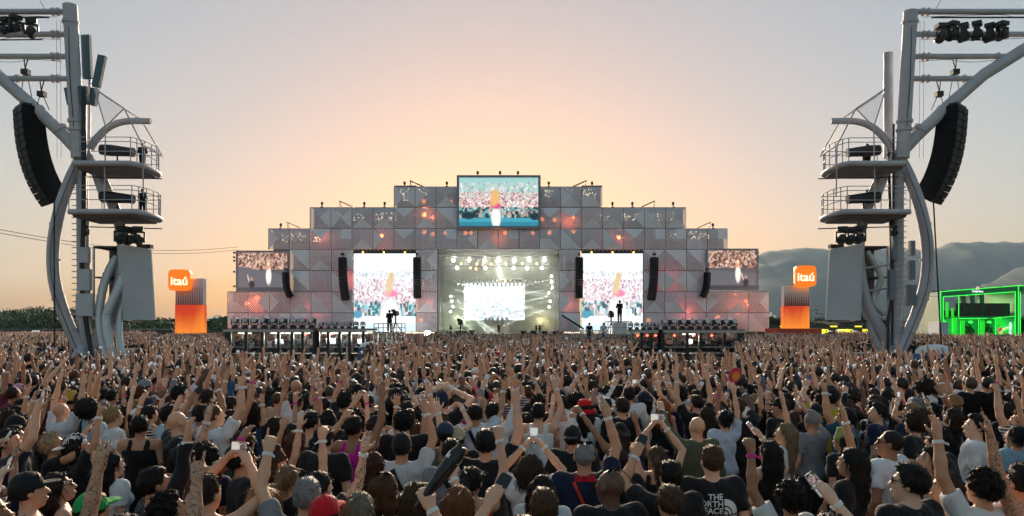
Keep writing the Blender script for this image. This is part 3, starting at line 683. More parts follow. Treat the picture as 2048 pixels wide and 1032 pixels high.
def singer(img, cx_, base, h, hair=(.85, .5, .18), top=(.75, .08, .25), pants=(.95, .93, .92)):
    blob(img, cx_ - .012, base - h * .22, .035 * h * 1.6, h * .26, pants, .15); blob(img, cx_ + .03, base - h * .2, .03 * h * 1.6, h * .25, pants, .15)
    blob(img, cx_, base - h * .54, .055 * h * 1.6, h * .09, top, .2)
    blob(img, cx_ + .08 * h, base - h * .62, .02, h * .12, (.85, .6, .45), .3, .6)
    blob(img, cx_ - .01, base - h * .72, .05 * h * 1.6, h * .2, hair, .25, -.12); blob(img, cx_, base - h * .9, .036 * h * 1.6, h * .08, hair, .2)
def img_top():
    r = np.random.RandomState(1); im = np.zeros((96, 150, 3)); yy = np.linspace(0, 1, 96)[:, None, None]
    im[:] = np.array((.35, .62, .6)) * (1 - yy) + np.array((.75, .85, .8)) * yy
    speckle(im, r, .10, .3, [(.55, .62, .6), (.3, .5, .5), (.8, .8, .75)], 130, .02)
    speckle(im, r, .3, .72, [(.75, .5, .45), (.9, .8, .78), (.45, .2, .22), (.65, .35, .35), (.95, .9, .9)], 1500, .014)
    speckle(im, r, .62, .84, [(.02, .1, .11), (.1, .4, .42), (.03, .05, .06), (.5, .6, .6), (.6, .4, .35)], 420, .03)
    im[80:] = np.array((.06, .38, .5)); im[88:] = np.array((.03, .25, .36))
    blob(im, .12, .78, .09, .08, (.01, .03, .04), .2); blob(im, .96, .8, .07, .08, (.01, .03, .04), .2)
    singer(im, .46, .98, .75); return clamp(im)
def img_side(seed, flip):
    r = np.random.RandomState(seed); im = np.ones((110, 88, 3)) * np.array((.93, .98, 1.0))
    speckle(im, r, .22, .30, [(.7, .75, .8), (.95, .95, .97)], 120, .01)
    speckle(im, r, .33, .8, [(.8, .55, .62), (.97, .9, .93), (.6, .35, .42), (.95, .8, .85), (1, 1, 1), (.7, .75, .8)], 1500, .012)
    speckle(im, r, .62, .8, [(.05, .3, .34), (.3, .6, .65), (.85, .95, .97), (.1, .15, .18), (.8, .6, .6)], 240, .03)
    im[88:] = np.array((.9, .98, 1.0)); im[100:] = np.array((.72, .9, .95))
    blob(im, .06, .78, .08, .05, (.1, .35, .5), .2)
    blob(im, .58, .83, .17, .25, (1, 1, 1), .2); blob(im, .6, .51, .1, .045, (.9, .25, .45), .25); blob(im, .57, .4, .055, .13, (.8, .6, .34), .4, -.2); blob(im, .6, .29, .042, .05, (.78, .56, .3), .3)
    return clamp(im)
def img_small(seed, flip):
    r = np.random.RandomState(seed); im = np.zeros((74, 96, 3)) + np.array((.10, .09, .10))
    speckle(im, r, 0, .42, [(.4, .2, .13), (.12, .05, .04), (.6, .38, .28), (.2, .1, .08), (.7, .5, .42)], 1300, .022)
    yy, xx = np.mgrid[0:74, 0:96]; m_ = (yy / 74) > .36 + .24 * xx / 96
    if flip: m_ = (yy / 74) > .5 + .1 * xx / 96
    im[m_] = np.array((.13, .125, .145)); im[68:] = (.05, .05, .06)
    cx_ = .62
    blob(im, cx_, .62, .055, .22, (.95, .85, .78), .2); blob(im, cx_ - .01, .34, .04, .11, (.75, .35, .15), .3); blob(im, cx_, .3, .03, .05, (.9, .65, .5), .2)
    qx = .28 if not flip else .78
    blob(im, qx, .84, .06, .1, (.02, .02, .03), .2); blob(im, qx, .7, .03, .05, (.45, .25, .18), .2); blob(im, qx - .07, .68, .012, .1, (.8, .6, .5), .3, .2)
    return clamp(im)
def video_screen(name, xa, xb, ya, yb, img, strength, label, frame=1.6, y=-0.5, fm=None, cat="video screen"):
    w, h = (xb - xa) * KS, (yb - ya) * KS
    root = empty(name, (SX((xa + xb) / 2), SD + y, (SZ(ya) + SZ(yb)) / 2)); tag(root, label, cat, "video screens on the stage")
    link("display", screen_mesh("display", w - 2 * frame * KS * 1.9, h - 2 * frame * KS * 1.9, img, mat_attr_emit("screen_" + name + str(int(xa)), strength)), root, (0, -.03, 0))
    MB().b2(-w / 2, w / 2, 0, .45, -h / 2, h / 2).build("cabinet", fm or M_black, root)
    if frame > 1:
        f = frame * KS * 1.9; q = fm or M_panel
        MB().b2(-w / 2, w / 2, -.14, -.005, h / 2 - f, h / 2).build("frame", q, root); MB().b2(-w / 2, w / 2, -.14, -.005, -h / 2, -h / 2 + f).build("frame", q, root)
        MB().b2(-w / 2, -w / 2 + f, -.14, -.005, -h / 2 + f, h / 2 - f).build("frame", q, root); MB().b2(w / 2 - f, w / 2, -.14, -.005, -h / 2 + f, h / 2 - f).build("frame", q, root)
    return root
M_frame = mat("screen_frame", (.27, .29, .34), .5, var=.05)
video_screen("video_screen", 914, 1081, 352, 458, img_top(), .27, "topmost wide video screen in a grey frame above the stage opening", 2.6, -.75, M_frame)
video_screen("video_screen", 706, 833, 506, 664, img_side(3, 0), .29, "tall glaring video screen just left of the stage opening", .3, .4)
video_screen("video_screen", 1163, 1288, 506, 664, img_side(4, 1), .29, "tall glaring video screen just right of the stage opening", .3, .4)
video_screen("video_screen", 475, 581, 502, 585, img_small(5, 0), .3, "framed video screen at the far left end of the facade", 2.0, -.75, M_frame)
video_screen("video_screen", 1410, 1514, 498, 581, img_small(6, 1), .3, "framed video screen at the far right end of the facade", 2.0, -.75, M_frame)
for (xe, sg) in ((471, -1), (1513.5, 1)):
    for y in (506, 515, 522, 544, 573): 
        q = MB(); q.box((0, 0, 0), (.35, .4, .35)); q.tube([(0, 0, 0), (-sg * .5, 0, 0)], .05, 5); q.build("side_lamp", M_black, stage, (LX(xe), -.6, SZ(y)))
for (xa, xb) in ((706, 833), (1163, 1288)):
    MB().b2(LX(xa), LX(xb), .1, .9, SZ(506), SZ(499)).build("header_truss", M_black, stage)
    for i in range(3): link("amber_lamp", am_me, stage, (LX(xa + 20 + i * 42), -.15, SZ(505))).scale = (.8, .8, .8)
    for i in range(16): link("lamp", lw_me, stage, (LX(xa + 3 + i * 8), 0.0, SZ(500.5))).scale = (.35, .35, .35)
def img_led():
    r = np.random.RandomState(9); im = np.ones((60, 80, 3)) * np.array((.75, .95, 1.0))
    speckle(im, r, .45, .95, [(.4, .6, .65), (.8, .8, .85), (.2, .4, .45), (.85, .7, .75)], 500, .015)
    blob(im, .4, .6, .05, .3, (1, .95, .95), .3); blob(im, .4, .5, .04, .05, (.9, .4, .4), .3); return clamp(im)
ls = empty("video_screen", (SX(985), SD + 15.5, SZ(597))); tag(ls, "white glowing LED wall at the back inside the stage opening", "video screen", "video screens on the stage")
link("display", screen_mesh("display", 13.0, 8.0, img_led(), mat_attr_emit("screen_led", .4)), ls, (0, -.05, 0)); MB().b2(-6.6, 6.6, 0, .3, -4.1, 4.1).build("cabinet", M_black, ls)
# smoky air inside the stage house, with the beams of real spots in it
hz = MB().b2(x0 - .1, x1 + .1, 1.0, 16.5, zf + .05, zh).build("stage_haze", None, None, (ox, SD, 0)) if False else None
hb_ = MB().b2(x0 - .1, x1 + .1, 1.0, 16.6, zf + .02, zh + .05)
M_sh = bpy.data.materials.new("stage_smoke"); M_sh.use_nodes = True; nt = M_sh.node_tree
for n in list(nt.nodes): nt.nodes.remove(n)
on = nt.nodes.new("ShaderNodeOutputMaterial"); vs2 = nt.nodes.new("ShaderNodeVolumeScatter"); vs2.inputs["Color"].default_value = (.93, 1, .86, 1); vs2.inputs["Density"].default_value = 0.03; vs2.inputs["Anisotropy"].default_value = 0.3
nt.links.new(vs2.outputs[0], on.inputs["Volume"])
hzo = hb_.build("stage_smoke", M_sh, None, (ox, SD, 0)); tag(hzo, "thin lit smoke filling the stage opening", "smoke", kind="stuff")
def spot(x, y, yy, tx, ty, tyy, e, ang, col=(.9, 1, .95)):
    ld = bpy.data.lights.new("beam_spot", 'SPOT'); ld.energy = e; ld.spot_size = R(ang); ld.spot_blend = .3; ld.color = col; ld.shadow_soft_size = .15
    o = bpy.data.objects.new("beam_spot", ld); COL.objects.link(o); o.parent = stage; o.location = (LX(x), yy, SZ(y))
    d = Vector((LX(tx), tyy, SZ(ty))) - o.location; o.rotation_euler = (-d).to_track_quat('Z', 'Y').to_euler()
for (x, y, tx, ty) in ((900, 586, 960, 650), (899, 600, 975, 655), (899, 622, 945, 665), (901, 575, 1000, 600), (902, 564, 1000, 575)): spot(x, y, 5, tx, ty, 6.5, 230000, 3.8)
for (x, y, tx, ty) in ((1104, 556, 1020, 575), (1104, 575, 1020, 590), (1103, 590, 1010, 610), (1102, 612, 1020, 645), (1104, 600, 1000, 625)): spot(x, y, 5, tx, ty, 6.5, 180000, 3.2)
for x in (925, 952, 982, 1012, 1040, 1075): spot(x, 545, 9, x + rr.uniform(-10, 10), 660, 8, 40000, 5, (.9, 1, .85))
spot(935, 515, 3, 998, 660, -3, 1800, 14, (1, .95, .75)); spot(1060, 515, 3, 996, 660, -3, 1800, 14, (1, .95, .75))
for x_, c__ in ((915, (.9, 1, .6)), (1085, (1, .85, .45)), (998, (1, .95, .7))):
    ld = bpy.data.lights.new("wash_lamp", 'POINT'); ld.energy = 330; ld.color = c__; ld.shadow_soft_size = .4
    o = bpy.data.objects.new("wash_lamp", ld); COL.objects.link(o); o.parent = stage; o.location = (LX(x_), 7, SZ(640 if x_ != 998 else 545))
# ------------------------------------------------------------------ hung loudspeaker columns
M_cab = mat("speaker_cabinet", (.007, .008, .010), .75, var=.25, scale=4, spec=.2)
M_grille = mat("speaker_grille", (.012, .013, .015), .7, var=.3, scale=40, bump=.3, bscale=120)
def line_array(top, n, w, d, h, yaw, curve, label, start=0.0, group="hung loudspeaker columns", hoist=None):
    root = empty("loudspeaker_column", top, yaw); tag(root, label, "loudspeaker", group)
    cab = MB(); cab.box((0, d * .5, -h / 2), (w, d, h * .94)); cab.box((w * .5 + .012, d * .45, -h / 2), (.02, d * .5, h * .5)); cab.box((-w * .5 - .012, d * .45, -h / 2), (.02, d * .5, h * .5))
    cme = cab.mesh("cabinet", M_cab); gr = MB()
    gr.box((-w * .26, -.02, -h / 2), (w * .44, .03, h * .84)); gr.box((w * .26, -.02, -h / 2), (w * .44, .03, h * .84)); gme = gr.mesh("grille", M_grille)
    p = Vector((0, 0, 0)); a = start
    for i in range(n):
        c = link("cabinet", cme, root, p); c.rotation_euler = (a, 0, 0)
        g_ = link("grille", gme, c)
        p = p + Vector((0, -math.sin(-a) * h, -math.cos(a) * h)); a += curve * (0.4 + 1.6 * i / n)
    fb = MB(); fb.b2(-w * .45, w * .45, .05, d * .95, .03, .14)
    fb.build("flying_frame", M_black, root)
    if hoist:
        for (hx, hy) in ((0, .2), (0, d * .8)):
            q = MB(); q.tube([(hx, hy, .14), (hx, hy, hoist)], .03, 5); q.box((hx, hy, min(hoist * .5, 1.6)), (.32, .28, .45)); q.build("chain_hoist", M_black, root)
    return root
def sp_(x, y): return (SX(x), SD - 1.6, SZ(y))
line_array(sp_(572, 546), 12, 1.5, .8, .42, R(-52), R(2.6), "short hung loudspeaker column beside the far left screen", hoist=1.2)
line_array(sp_(686, 517), 15, 1.5, .8, .55, R(-30), R(1.1), "hung loudspeaker column at the outer edge of the left tall screen", hoist=1.4)
line_array(sp_(835, 517), 15, 1.35, .8, .52, R(-6), R(.5), "hung loudspeaker column between left tall screen and stage opening", hoist=1.4)
line_array(sp_(1158, 517), 15, 1.35, .8, .52, R(6), R(.5), "hung loudspeaker column between right tall screen and stage opening", hoist=1.4)
line_array(sp_(1308, 517), 15, 1.5, .8, .55, R(30), R(1.1), "hung loudspeaker column at the outer edge of the right tall screen", hoist=1.4)
line_array(sp_(1414, 546), 12, 1.5, .8, .42, R(52), R(2.6), "short hung loudspeaker column beside the far right screen", hoist=1.2)
gb = MB().tube([(SX(1122), SD - 1.5, SZ(630)), (SX(1166), SD - 1.2, SZ(658))], .2, 6).build("boom", M_black); tag(gb, "slanting dark camera boom right of the stage opening", "camera boom")
fl_ = empty("floodlight", (SX(862), SD - 6, SZ(667))); tag(fl_, "dazzling white floodlight at the left foot of the stage", "floodlight")
MB().lathe([(.15, -.4), (.5, -.15), (.55, .1)], n=14, rot=Matrix.Rotation(R(90), 3, 'X')).build("lens", mat("flood_lens", (1, 1, 1), .2, var=0, emit=(1, .98, .92), estr=60), fl_)
MB().box((0, .55, 0), (1.0, .5, 1.0)).build("housing", M_black, fl_); MB().tube([(0, .55, -.5), (0, .55, -fl_.location.z)], .08, 6).build("stand", M_black, fl_)
for x, y, cc in ((803, 671, "left"), (822, 671, "right")):
    fo = empty("red_lamp", (SX(x), SD - 8, SZ(y))); tag(fo, f"small red warning lamp, {cc} one of two beside the dazzling floodlight", "lamp", "red lamps")
    MB().lathe([(.05, -.2), (.28, -.1), (.3, .1), (.1, .2)], n=10, rot=Matrix.Rotation(R(90), 3, 'X')).build("lens", mat("lamp_red", (.8, .03, .02), .3, var=0, emit=(1, .06, .03), estr=4), fo); MB().tube([(0, .2, 0), (0, .2, -fo.location.z)], .06, 5).build("stand", M_black, fo)
# ------------------------------------------------------------------ steel delay towers
M_steelw = mat("tower_white", (.50, .49, .54), .55, var=.16, scale=1.1, bump=.06, bscale=5)
M_duct = mat("silver_duct", (.55, .58, .6), .35, metal=.35, var=.12, scale=6, bump=.8, bscale=14)
M_cabin = mat("cabin_grey", (.52, .55, .6), .55, var=.08, scale=1.2)
M_ant = mat("antenna_teal", (.07, .14, .18), .5, var=.1)
M_net = bpy.data.materials.new("canopy_film"); N_, L_, P_ = nodes_of(M_net); P_.inputs["Base Color"].default_value = (.6, .58, .58, 1); P_.inputs["Alpha"].default_value = .28; P_.inputs["Roughness"].default_value = .4
# moving-head lamp, shared meshes
def moving_head_meshes(m_lens):
    b = MB(); b.box((0, 0, .09), (.46, .40, .18)); b.lathe([(.19, .18), (.17, .24), (.12, .26)], n=10)
    y = MB(); y.box((-.27, 0, .5), (.07, .22, .5)); y.box((.27, 0, .5), (.07, .22, .5)); y.box((0, 0, .27), (.61, .22, .06))
    h = MB(); h.lathe([(.10, -.26), (.19, -.2), (.235, 0), (.235, .2), (.215, .27)], (0, 0, .6), 14, Matrix.Rotation(R(78), 3, 'X'))
    l = MB(); l.lathe([(.05, 0), (.20, .01), (.19, .03)], (0, -.283, .655), 14, Matrix.Rotation(R(78), 3, 'X'))
    return b.mesh("base", M_black), y.mesh("yoke", M_black), h.mesh("head", M_black), l.mesh("lens", m_lens)
M_lens = mat("lamp_lens", (.55, .6, .65), .12, var=.1, spec=.9)
MHM = moving_head_meshes(M_lens)
def moving_head(loc, sc, label, yaw=0.0, hang=False, group="moving-head lamps"):
    o = empty("moving_head_lamp", loc, yaw); o.scale = (sc, sc, sc)
    if hang: o.rotation_euler = (R(180), 0, yaw)
    tag(o, label, "stage lamp", group)
    for n_, me in zip(("base", "yoke", "head", "lens"), MHM): link(n_, me, o)
    return o
def tower(side):
    Lf = side == "left"
    D = 44.0 if Lf else 44.9; k = D / FPX
    def m(v): return v if Lf else 1962 - v
    sg = 1 if Lf else -1
    X0 = px(m(166), 0, D).x
    root = empty("steel_tower", (X0, D, 0))
    tag(root, ("tall white steel tower with antenna panels and three silver ducts, left of the field" if Lf else "tall white steel tower with rung ladder up its trunk, right of the field"), "tower", "white steel towers")
    def p(x, y, dy=0.0): return Vector((px(m(x), y, D).x - X0, dy, HC + (HY - y) * k))
    g = lambda y: HC + (HY - y) * k
    def tube(name, pts, r, n=14, mt=None, par=None): return MB().tube(pts, [q * k for q in r] if isinstance(r, list) else r * k, n).build(name, mt or M_steelw, par or root, smooth=True)
    base = Vector((0.15 * sg, 0, 0))
    tube("trunk", [p(172, 0) * 0 + Vector((.1 * sg, .1, 0)), p(168, 640, .1), p(165, 470, .1), p(162, 300, .1)], [11, 11, 10.5, 10], 18)
    tube("boom_pole", [p(161, 318, -.25), p(155, 200, -.25), p(145, 14 if Lf else 26, -.25)], [12.5, 13, 13.5], 20)
    for y in (48, 245, 262): tube("collar", [p(144 + (y - 8) * .055, y - 2.5, -.25), p(144 + (y - 8) * .055, y + 2.5, -.25)], 15.5, 18)
    # cantilever beams and diagonal
    xs_end = -240
    beams = ((27, xs_end, 133), (72, -110, 137), (116, -45, 141), (160, 22, 147))
    for (y, xa, xb) in beams:
        tube("beam", [p(xa, y, -.25), p(xb, y, -.25)], 5.6, 12)
        for xc in (122, 112): tube("flange", [p(xc - 2.5, y, -.25), p(xc + 2.5, y, -.25)], 8, 14)
        if xa > xs_end: tube("flange", [p(xa + 16, y, -.25), p(xa + 21, y, -.25)], 8, 14)
    tube("diagonal_beam", [p(-240, 2, -.25), p(0, 152, -.25), p(70, 214, -.2), p(130, 272, -.1), p(166, 312, 0)], [12, 12, 12, 12, 12], 16)
    tube("flange", [p(121, 257, -.1), p(126, 264, -.1)], 15, 14)
    # curved legs
    tube("curved_leg", spline([p(163, 316, 0), p(143, 360, -.1), p(124, 420, -.2), p(113, 490, -.3), p(115, 560, -.3), p(134, 630, -.25), p(160, 690, -.2), p(182, 742, -.1), p(190, 770, 0)]), 11.5, 16)
    tube("curved_leg", spline([p(168, 308, .2), p(192, 350, .4), p(214, 400, .5), p(229, 445, .55), p(235, 500, .6), p(231, 550, .6), p(220, 605, .5), p(198, 652, .4), p(172, 700, .3), p(146, 742, .2), p(135, 765, .1)]), 10.5, 16)
    tube("horn_tube", spline([p(176, 296, .2), p(190, 275, .2), p(215, 252, .2), p(248, 241, .2), p(298, 240.5, .2)]), [6 + 2 * (1 - i / 24) for i in range(25)], 14)
    for (x_, y_, dx_, r_) in ((117, 452, .25, 12.6), (113, 520, 0, 12.6), (122, 596, -.25, 12.6), (148, 662, -.45, 12.6), (233, 470, -.12, 11.6), (234, 530, .05, 11.6), (206, 637, .4, 11.6)):
        yy = -.25 if x_ < 170 else .55; tube("weld_ring", [p(x_ + dx_ * 2, y_ - 1.5, yy), p(x_ - dx_ * 2, y_ + 1.5, yy)], r_, 14)
    tube("strapped_cable", spline([p(160, 330, -.4), p(128, 425, -.62), p(116, 500, -.72), p(121, 575, -.72), p(146, 650, -.62), p(176, 725, -.5)]), .7, 5, M_black)
    tube("strapped_cable", spline([p(150, 60, -.62), p(153, 160, -.66), p(159, 250, -.62), p(160, 330, -.5)]), .8, 5, M_black)
    for (y, xa, xb) in beams[:3]: tube("slack_cable", spline([p(xa, y + 6, -.35), p((xa + xb) / 2 - 20, y + 13, -.4), p((xa + xb) / 2 + 30, y + 8, -.4), p(xb - 10, y + 12, -.35)]), .5, 4, M_black)
    tube("brace", [p(183, 322, -.1), p(212, 404, -.1)], 7, 12)
    tube("brace", [p(182, 725, .4), p(205, 672, .6), p(226, 610, .7)], 7, 12)
    # ladder
    if Lf:
        for y in range(375, 650, 12): tube("rung", [p(144, y, 0), p(157, y, 0)], 1.0, 5)
        tube("ladder_rail", [p(152, 300, .05), p(154, 650, .05)], 1.2, 6)
    else:
        for y in range(300, 700, 11): tube("rung", [p(155, y, -.32), p(178, y - 1.5, -.32)], 0.9, 5)
        tube("ladder_rail", [p(178, 250, -.2), p(181, 690, -.2)], 2.2, 6, M_black)
        tube("ladder_rail", [p(161, 430, -.34), p(160, 700, -.34)], 0.8, 6)
    # black cable loom
    pts = [p(176, 180 if Lf else 330, -.42), p(176, 420, -.42), p(172, 560, -.42), p(180, 640, -.42), p(190, 700, -.42), p(196, 735, -.4), p(197, 760, -.3)] if Lf else [p(182, 300, .2), p(182, 560, -.2), p(190, 640, -.3), p(192, 735, -.3), p(192, 760, -.2)]
    tube("cable_loom", spline(pts), 4.6 if Lf else 3, 8, M_black)
    tube("drop_cable", [p(127, 408, -.9), p(127.5, 560, -.9), p(128, 765, -.9)] if Lf else [p(112, 408, -.9), p(104, 560, -.9), p(92, 765, -.9)], 1.6, 6, M_black)
    for xx in (123, 131): tube("hoist_line", [p(xx, 48, -.5), p(xx + 1.5, 320, -.5)], .45, 4)
    tube("guy_wire", [p(100, 30, -.3), p(60, -60, -1)], .5, 4, M_black)
    # decks
    for di, (y, xa, xb) in enumerate(((340, 180, 303), (433, 172, 307))):
        deck = MB(); n = 14; zc = g(y); dep = 1.7; pa = p(xa, y).x; pb = p(xb, y).x; xm_ = (pa + pb) / 2; hw = abs(pb - pa) / 2
        ring = []
        for i in range(n + 1):
            a = math.pi * i / n - math.pi / 2
            ring.append((xm_ + sg * (hw * (.72 + .28 * math.cos(a)) - 0) if i not in () else 0, dep * math.sin(a)))
        poly = [(pa, -dep)] + ring + [(pa, dep)]
        top = [(q[0], q[1], zc + .12) for q in poly]; bot = [(q[0] * .96 + xm_ * .04, q[1] * .8, zc - .26) for q in poly]; nn = len(poly)
        deck._add(top + bot, [tuple(range(nn)), tuple(range(nn, 2 * nn))[::-1]] + [(i, (i + 1) % nn, (i + 1) % nn + nn, i + nn) for i in range(nn)])
        dk = deck.build("deck", mat("deck_under", (.20, .19, .2), .6, var=.1), root)
        MB().tube([(q[0], q[1], zc + .02) for q in ([(pa, -dep)] + ring + [(pa, dep)])], 5.4 * k, 10).build("deck_rim", M_steelw, root, smooth=True)
        rail = [(pa, -dep)] + ring + [(pa, dep)]
        for hgt in (.55, 1.1, 1.35): MB().tube([(q[0], q[1], zc + .15 + hgt) for q in rail], .025, 5).build("rail", M_steelw, dk)
        for i in range(0, len(rail), 2): MB().tube([(rail[i][0], rail[i][1], zc + .1), (rail[i][0], rail[i][1], zc + 1.5)], .03, 5).build("rail_post", M_steelw, dk)
        fs = empty("follow_spot", (X0 + p(240, y).x, D - .3, zc + .13), 0); tag(fs, f"long follow-spot lamp on the {'upper' if di == 0 else 'lower'} deck of the {side} tower", "spotlight", "follow spots on the tower decks")
        r_ = Matrix.Rotation(R(90), 3, 'Y') @ Matrix.Rotation(R(0), 3, 'X')
        tl_ = MB(); tl_.tube([(-.95 * sg, 0, 1.0), (-.4 * sg, 0, .95), (.75 * sg, 0, .85), (.95 * sg, 0, .83)], [.3, .34, .26, .28], 12); tl_.build("barrel", M_black, fs, smooth=True)
        st = MB(); st.tube([(0, 0, 0), (0, 0, .75)], .05, 6)
        for a in (0, 2.1, 4.2): st.tube([(0, 0, .4), (.45 * math.cos(a), .45 * math.sin(a), .02)], .025, 5)
        st.box((0, 0, .78), (.2, .5, .12)); st.build("stand", M_black, fs)
        OPERATORS.append((X0 + p(262 if Lf else 222, y).x + .25, D + .25, zc + .13, side, di))
    # canopy frame over the decks
    A, B, C_, D_ = p(200, 183, -.6), p(264, 226, -.9), p(305, 300, -1.2), p(307, 400, -1.2)
    A2, B2, C2, E_ = p(196, 185, 1.0), p(262, 228, 1.2), p(303, 302, 1.4), p(237, 266, -1.4)
    for a, b in ((A, B), (B, C_), (C_, D_), (A2, B2), (B2, C2), (A, A2), (B, B2), (C_, C2), (A, E_), (E_, p(236, 430, -1.5)), (E_, B)): MB().tube([a, b], 1.3 * k, 6).build("canopy_bar", M_steelw, root)
    for q in ((A, B, B2, A2), (B, C_, C2, B2), (A, E_, B, B)): MB()._add([q[0], q[1], q[2], q[3]] if q[2] is not q[3] else [q[0], q[1], q[2]], [(0, 1, 2, 3)] if q[2] is not q[3] else [(0, 1, 2)]).build("canopy_film", M_net, root)
    for y in (363, 461): tube("lamp_bar", [p(180, y - 4, -.8), p(337, y, -.8)], 1.2, 6, M_black)
    # equipment cabin
    cab = MB(); a = p(178, 490); b = p(246, 640)
    xs = sorted((a.x, b.x)); z1, z0 = a.z, b.z
    cb = MB(); cb.b2(xs[0], xs[1], .5, 2.3, z0 - .12, z0); cb.b2(xs[0], xs[1], .5, 2.3, z1 - .12, z1); cb.b2(xs[0], xs[1], 2.2, 2.3, z0, z1); cb.b2(xs[0], xs[1], .5, 2.25, (z0 + z1) / 2 + .3, (z0 + z1) / 2 + .38)
    cb.build("cabin_shell", M_black, root)
    for xx in (a.x, b.x): MB().b2(xx - .05, xx + .05, .45, .55, z0, z1).build("cabin_post", M_cabin, root)
    q = [p(247, 489), p(307, 500), p(315, 640), p(252, 640)]
    MB().prism([(v.x, v.z) for v in (q if Lf else q[::-1])], -.35, -.22).build("front_sheet", M_cabin, root)
    q = [p(239, 487), p(252, 488), p(254, 641), p(243, 641)]
    MB().prism([(v.x, v.z) for v in (q if Lf else q[::-1])], -.2, .5).build("sheet_edge", M_cabin, root)
    MB().box(((p(290, 488).x), 0, g(493)), (.8, .4, .22)).build("roof_box", M_black, root)
    if Lf:
        for (x_a, x_b, ya, yb) in ((170, 190, 497, 527), (168, 193, 540, 582), (166, 199, 588, 632)):
            u, v = p(x_a, ya), p(x_b, yb); MB().b2(u.x, v.x, -.75, -.45, v.z, u.z).build("electrical_box", M_cabin, root)
        for pts, r_ in (([(228, 512, .3), (214, 550, .0), (207, 600, -.3), (209, 650, -.5), (222, 700, -.7), (236, 740, -.8), (240, 768, -.8)], 8), ([(246, 548, .0), (243, 575, -.3), (230, 615, -.6), (225, 640, -.7), (233, 680, -.9), (246, 730, -1), (250, 768, -1)], 8.4), ([(249, 596, .0), (243, 635, -.2), (247, 670, -.5), (256, 715, -.7), (262, 768, -.7)], 6.6)):
            sp = spline([p(*q_) for q_ in pts], 8); rs = [r_ * (1 + .07 * math.sin(i * 2.6)) * min(1, .72 + i * .1) for i in range(len(sp))]
            tube("duct", sp, rs, 14, M_duct)
        # antennas at the mast head
        tube("mast", [p(168, 320, .5), p(170, 68, .5)], 3, 8)
        for (x_, ya, yb, w_, lean, yy) in ((170, 68, 155, 17, .04, .2), (193, 107, 172, 15, -.20, .3), (139, 80, 150, 11, .09, .5)):
            u = p(x_, (ya + yb) / 2, yy); MB().box(u, (w_ * k, .25, (yb - ya) * k), Matrix.Rotation(-lean, 3, 'Y')).build("antenna_panel", M_ant, root)
        for (x_, w_, lean, yy) in ((143, 14, .15, -.1), (168, 24, 0, -.3), (188, 12, -.12, 0)):
            MB().box(p(x_, 194, yy), (w_ * k, .3, 34 * k), Matrix.Rotation(-lean, 3, 'Y'), top=1.12).build("antenna_panel", M_ant, root)
    else:
        for (x_a, x_b, ya, yb) in ((140, 149, 483, 512), (140, 152, 522, 560), (138, 154, 570, 612), (176, 184, 452, 520), (180, 190, 540, 600)):
            u, v = p(x_a, ya), p(x_b, yb); MB().b2(min(u.x, v.x), max(u.x, v.x), -.5, -.2, v.z, u.z).build("electrical_box", mat("box_bluegrey", (.17, .2, .24), .5, var=.1), root)
        tube("rear_pole", [p(172, 310, .8), p(172, 96, .8)], [9, 9], 16)
        tube("inner_duct", spline([p(215, 500, .8), p(200, 530, .6), p(192, 560, .5), p(205, 600, .6), p(185, 630, .4)]), 6, 12, M_duct)
        for (x_, y_) in ((200, 533), (205, 580)): tube("cabin_brace", [p(178, y_ - 4, .3), p(245, y_ + 4, .3)], 2, 6)
    # splayed white feet
    for (xa, xb, yy) in ((172, 145, -.9), (170, 178, -.9), (172, 205, .5), (168, 128, .6)):
        tube("foot", [p(xa, 692, yy * .3), p((xa + xb) / 2, 722, yy * .7), Vector((p(xb, 0).x, yy * 1.3, .02))], [8, 10, 13], 12, M_steelw)
    # A-frame ladder at the foot
    st = MB()
    for dx in (0, 9): st.tube([p(142 + dx, 690, -1.3), p(170 + dx, 765, -1.6)], .04, 5); 
    for t in np.linspace(.05, .95, 7): st.tube([p(142 + 28 * t, 690 + 75 * t, -1.3 - .3 * t), p(151 + 28 * t, 690 + 75 * t, -1.3 - .3 * t)], .03, 5)
    st.build("foot_ladder", M_truss, root)
    # rigging straps
    for (x_, y_, yb) in ((57, 116, 212), (89, 160, 222)):
        r_ = MB(); r_.tube([p(x_ - 4, y_, -.25), p(x_ - 1, y_ + 24, -.25)], .035, 5); r_.tube([p(x_ + 6, y_, -.25), p(x_ - 1, y_ + 24, -.25)], .035, 5); r_.box(p(x_, y_ + 31, -.25), (.4, .35, .3)); r_.tube([p(x_ - 4, y_ + 35, -.25), p(x_ - 8, yb, -.4)], .025, 5); r_.tube([p(x_ + 3, y_ + 35, -.25), p(x_ + 14, yb, -.2)], .025, 5)
        r_.build("rigging", M_black, root)
    # hung loudspeaker column
    t = p(44, 217, -.4); t.x += X0; t.y += D
    line_array(t, 14, 1.75, 1.15, .42, R(-42) * sg, R(2.35), f"long curved loudspeaker column hanging from the boom of the {side} tower", start=R(2), group="loudspeaker columns on the towers")
    # lamps on the boom and under the lower deck
    xs_l = ((18, 40), (38, 36), (69, 42), (-20, 40)) if Lf else ((85, 52), (62, 48), (40, 52), (14, 48), (-12, 52), (-36, 48))
    for i, (x_, y_) in enumerate(xs_l):
        q = p(x_, y_, -.3); nm = ("first", "second", "third", "fourth", "fifth", "sixth")[i]
        moving_head((q.x + X0, q.y + D, q.z), 1.25, f"black lamp on the boom of the {side} tower, {nm} from the pole" if not Lf else f"black lamp on the boom of the left tower, {('second', 'third', 'first', 'outermost')[i]} from the pole", yaw=rr.uniform(-1, 1), hang=True, group="lamps hung on the towers")
    tube("lamp_rail", [p(-240, 39, -.3), p(105, 39, -.3)], 1.6, 6, M_black); tube("lamp_rail", [p(-20, 84, -.3), p(92, 83, -.3)], 1.3, 6, M_black)
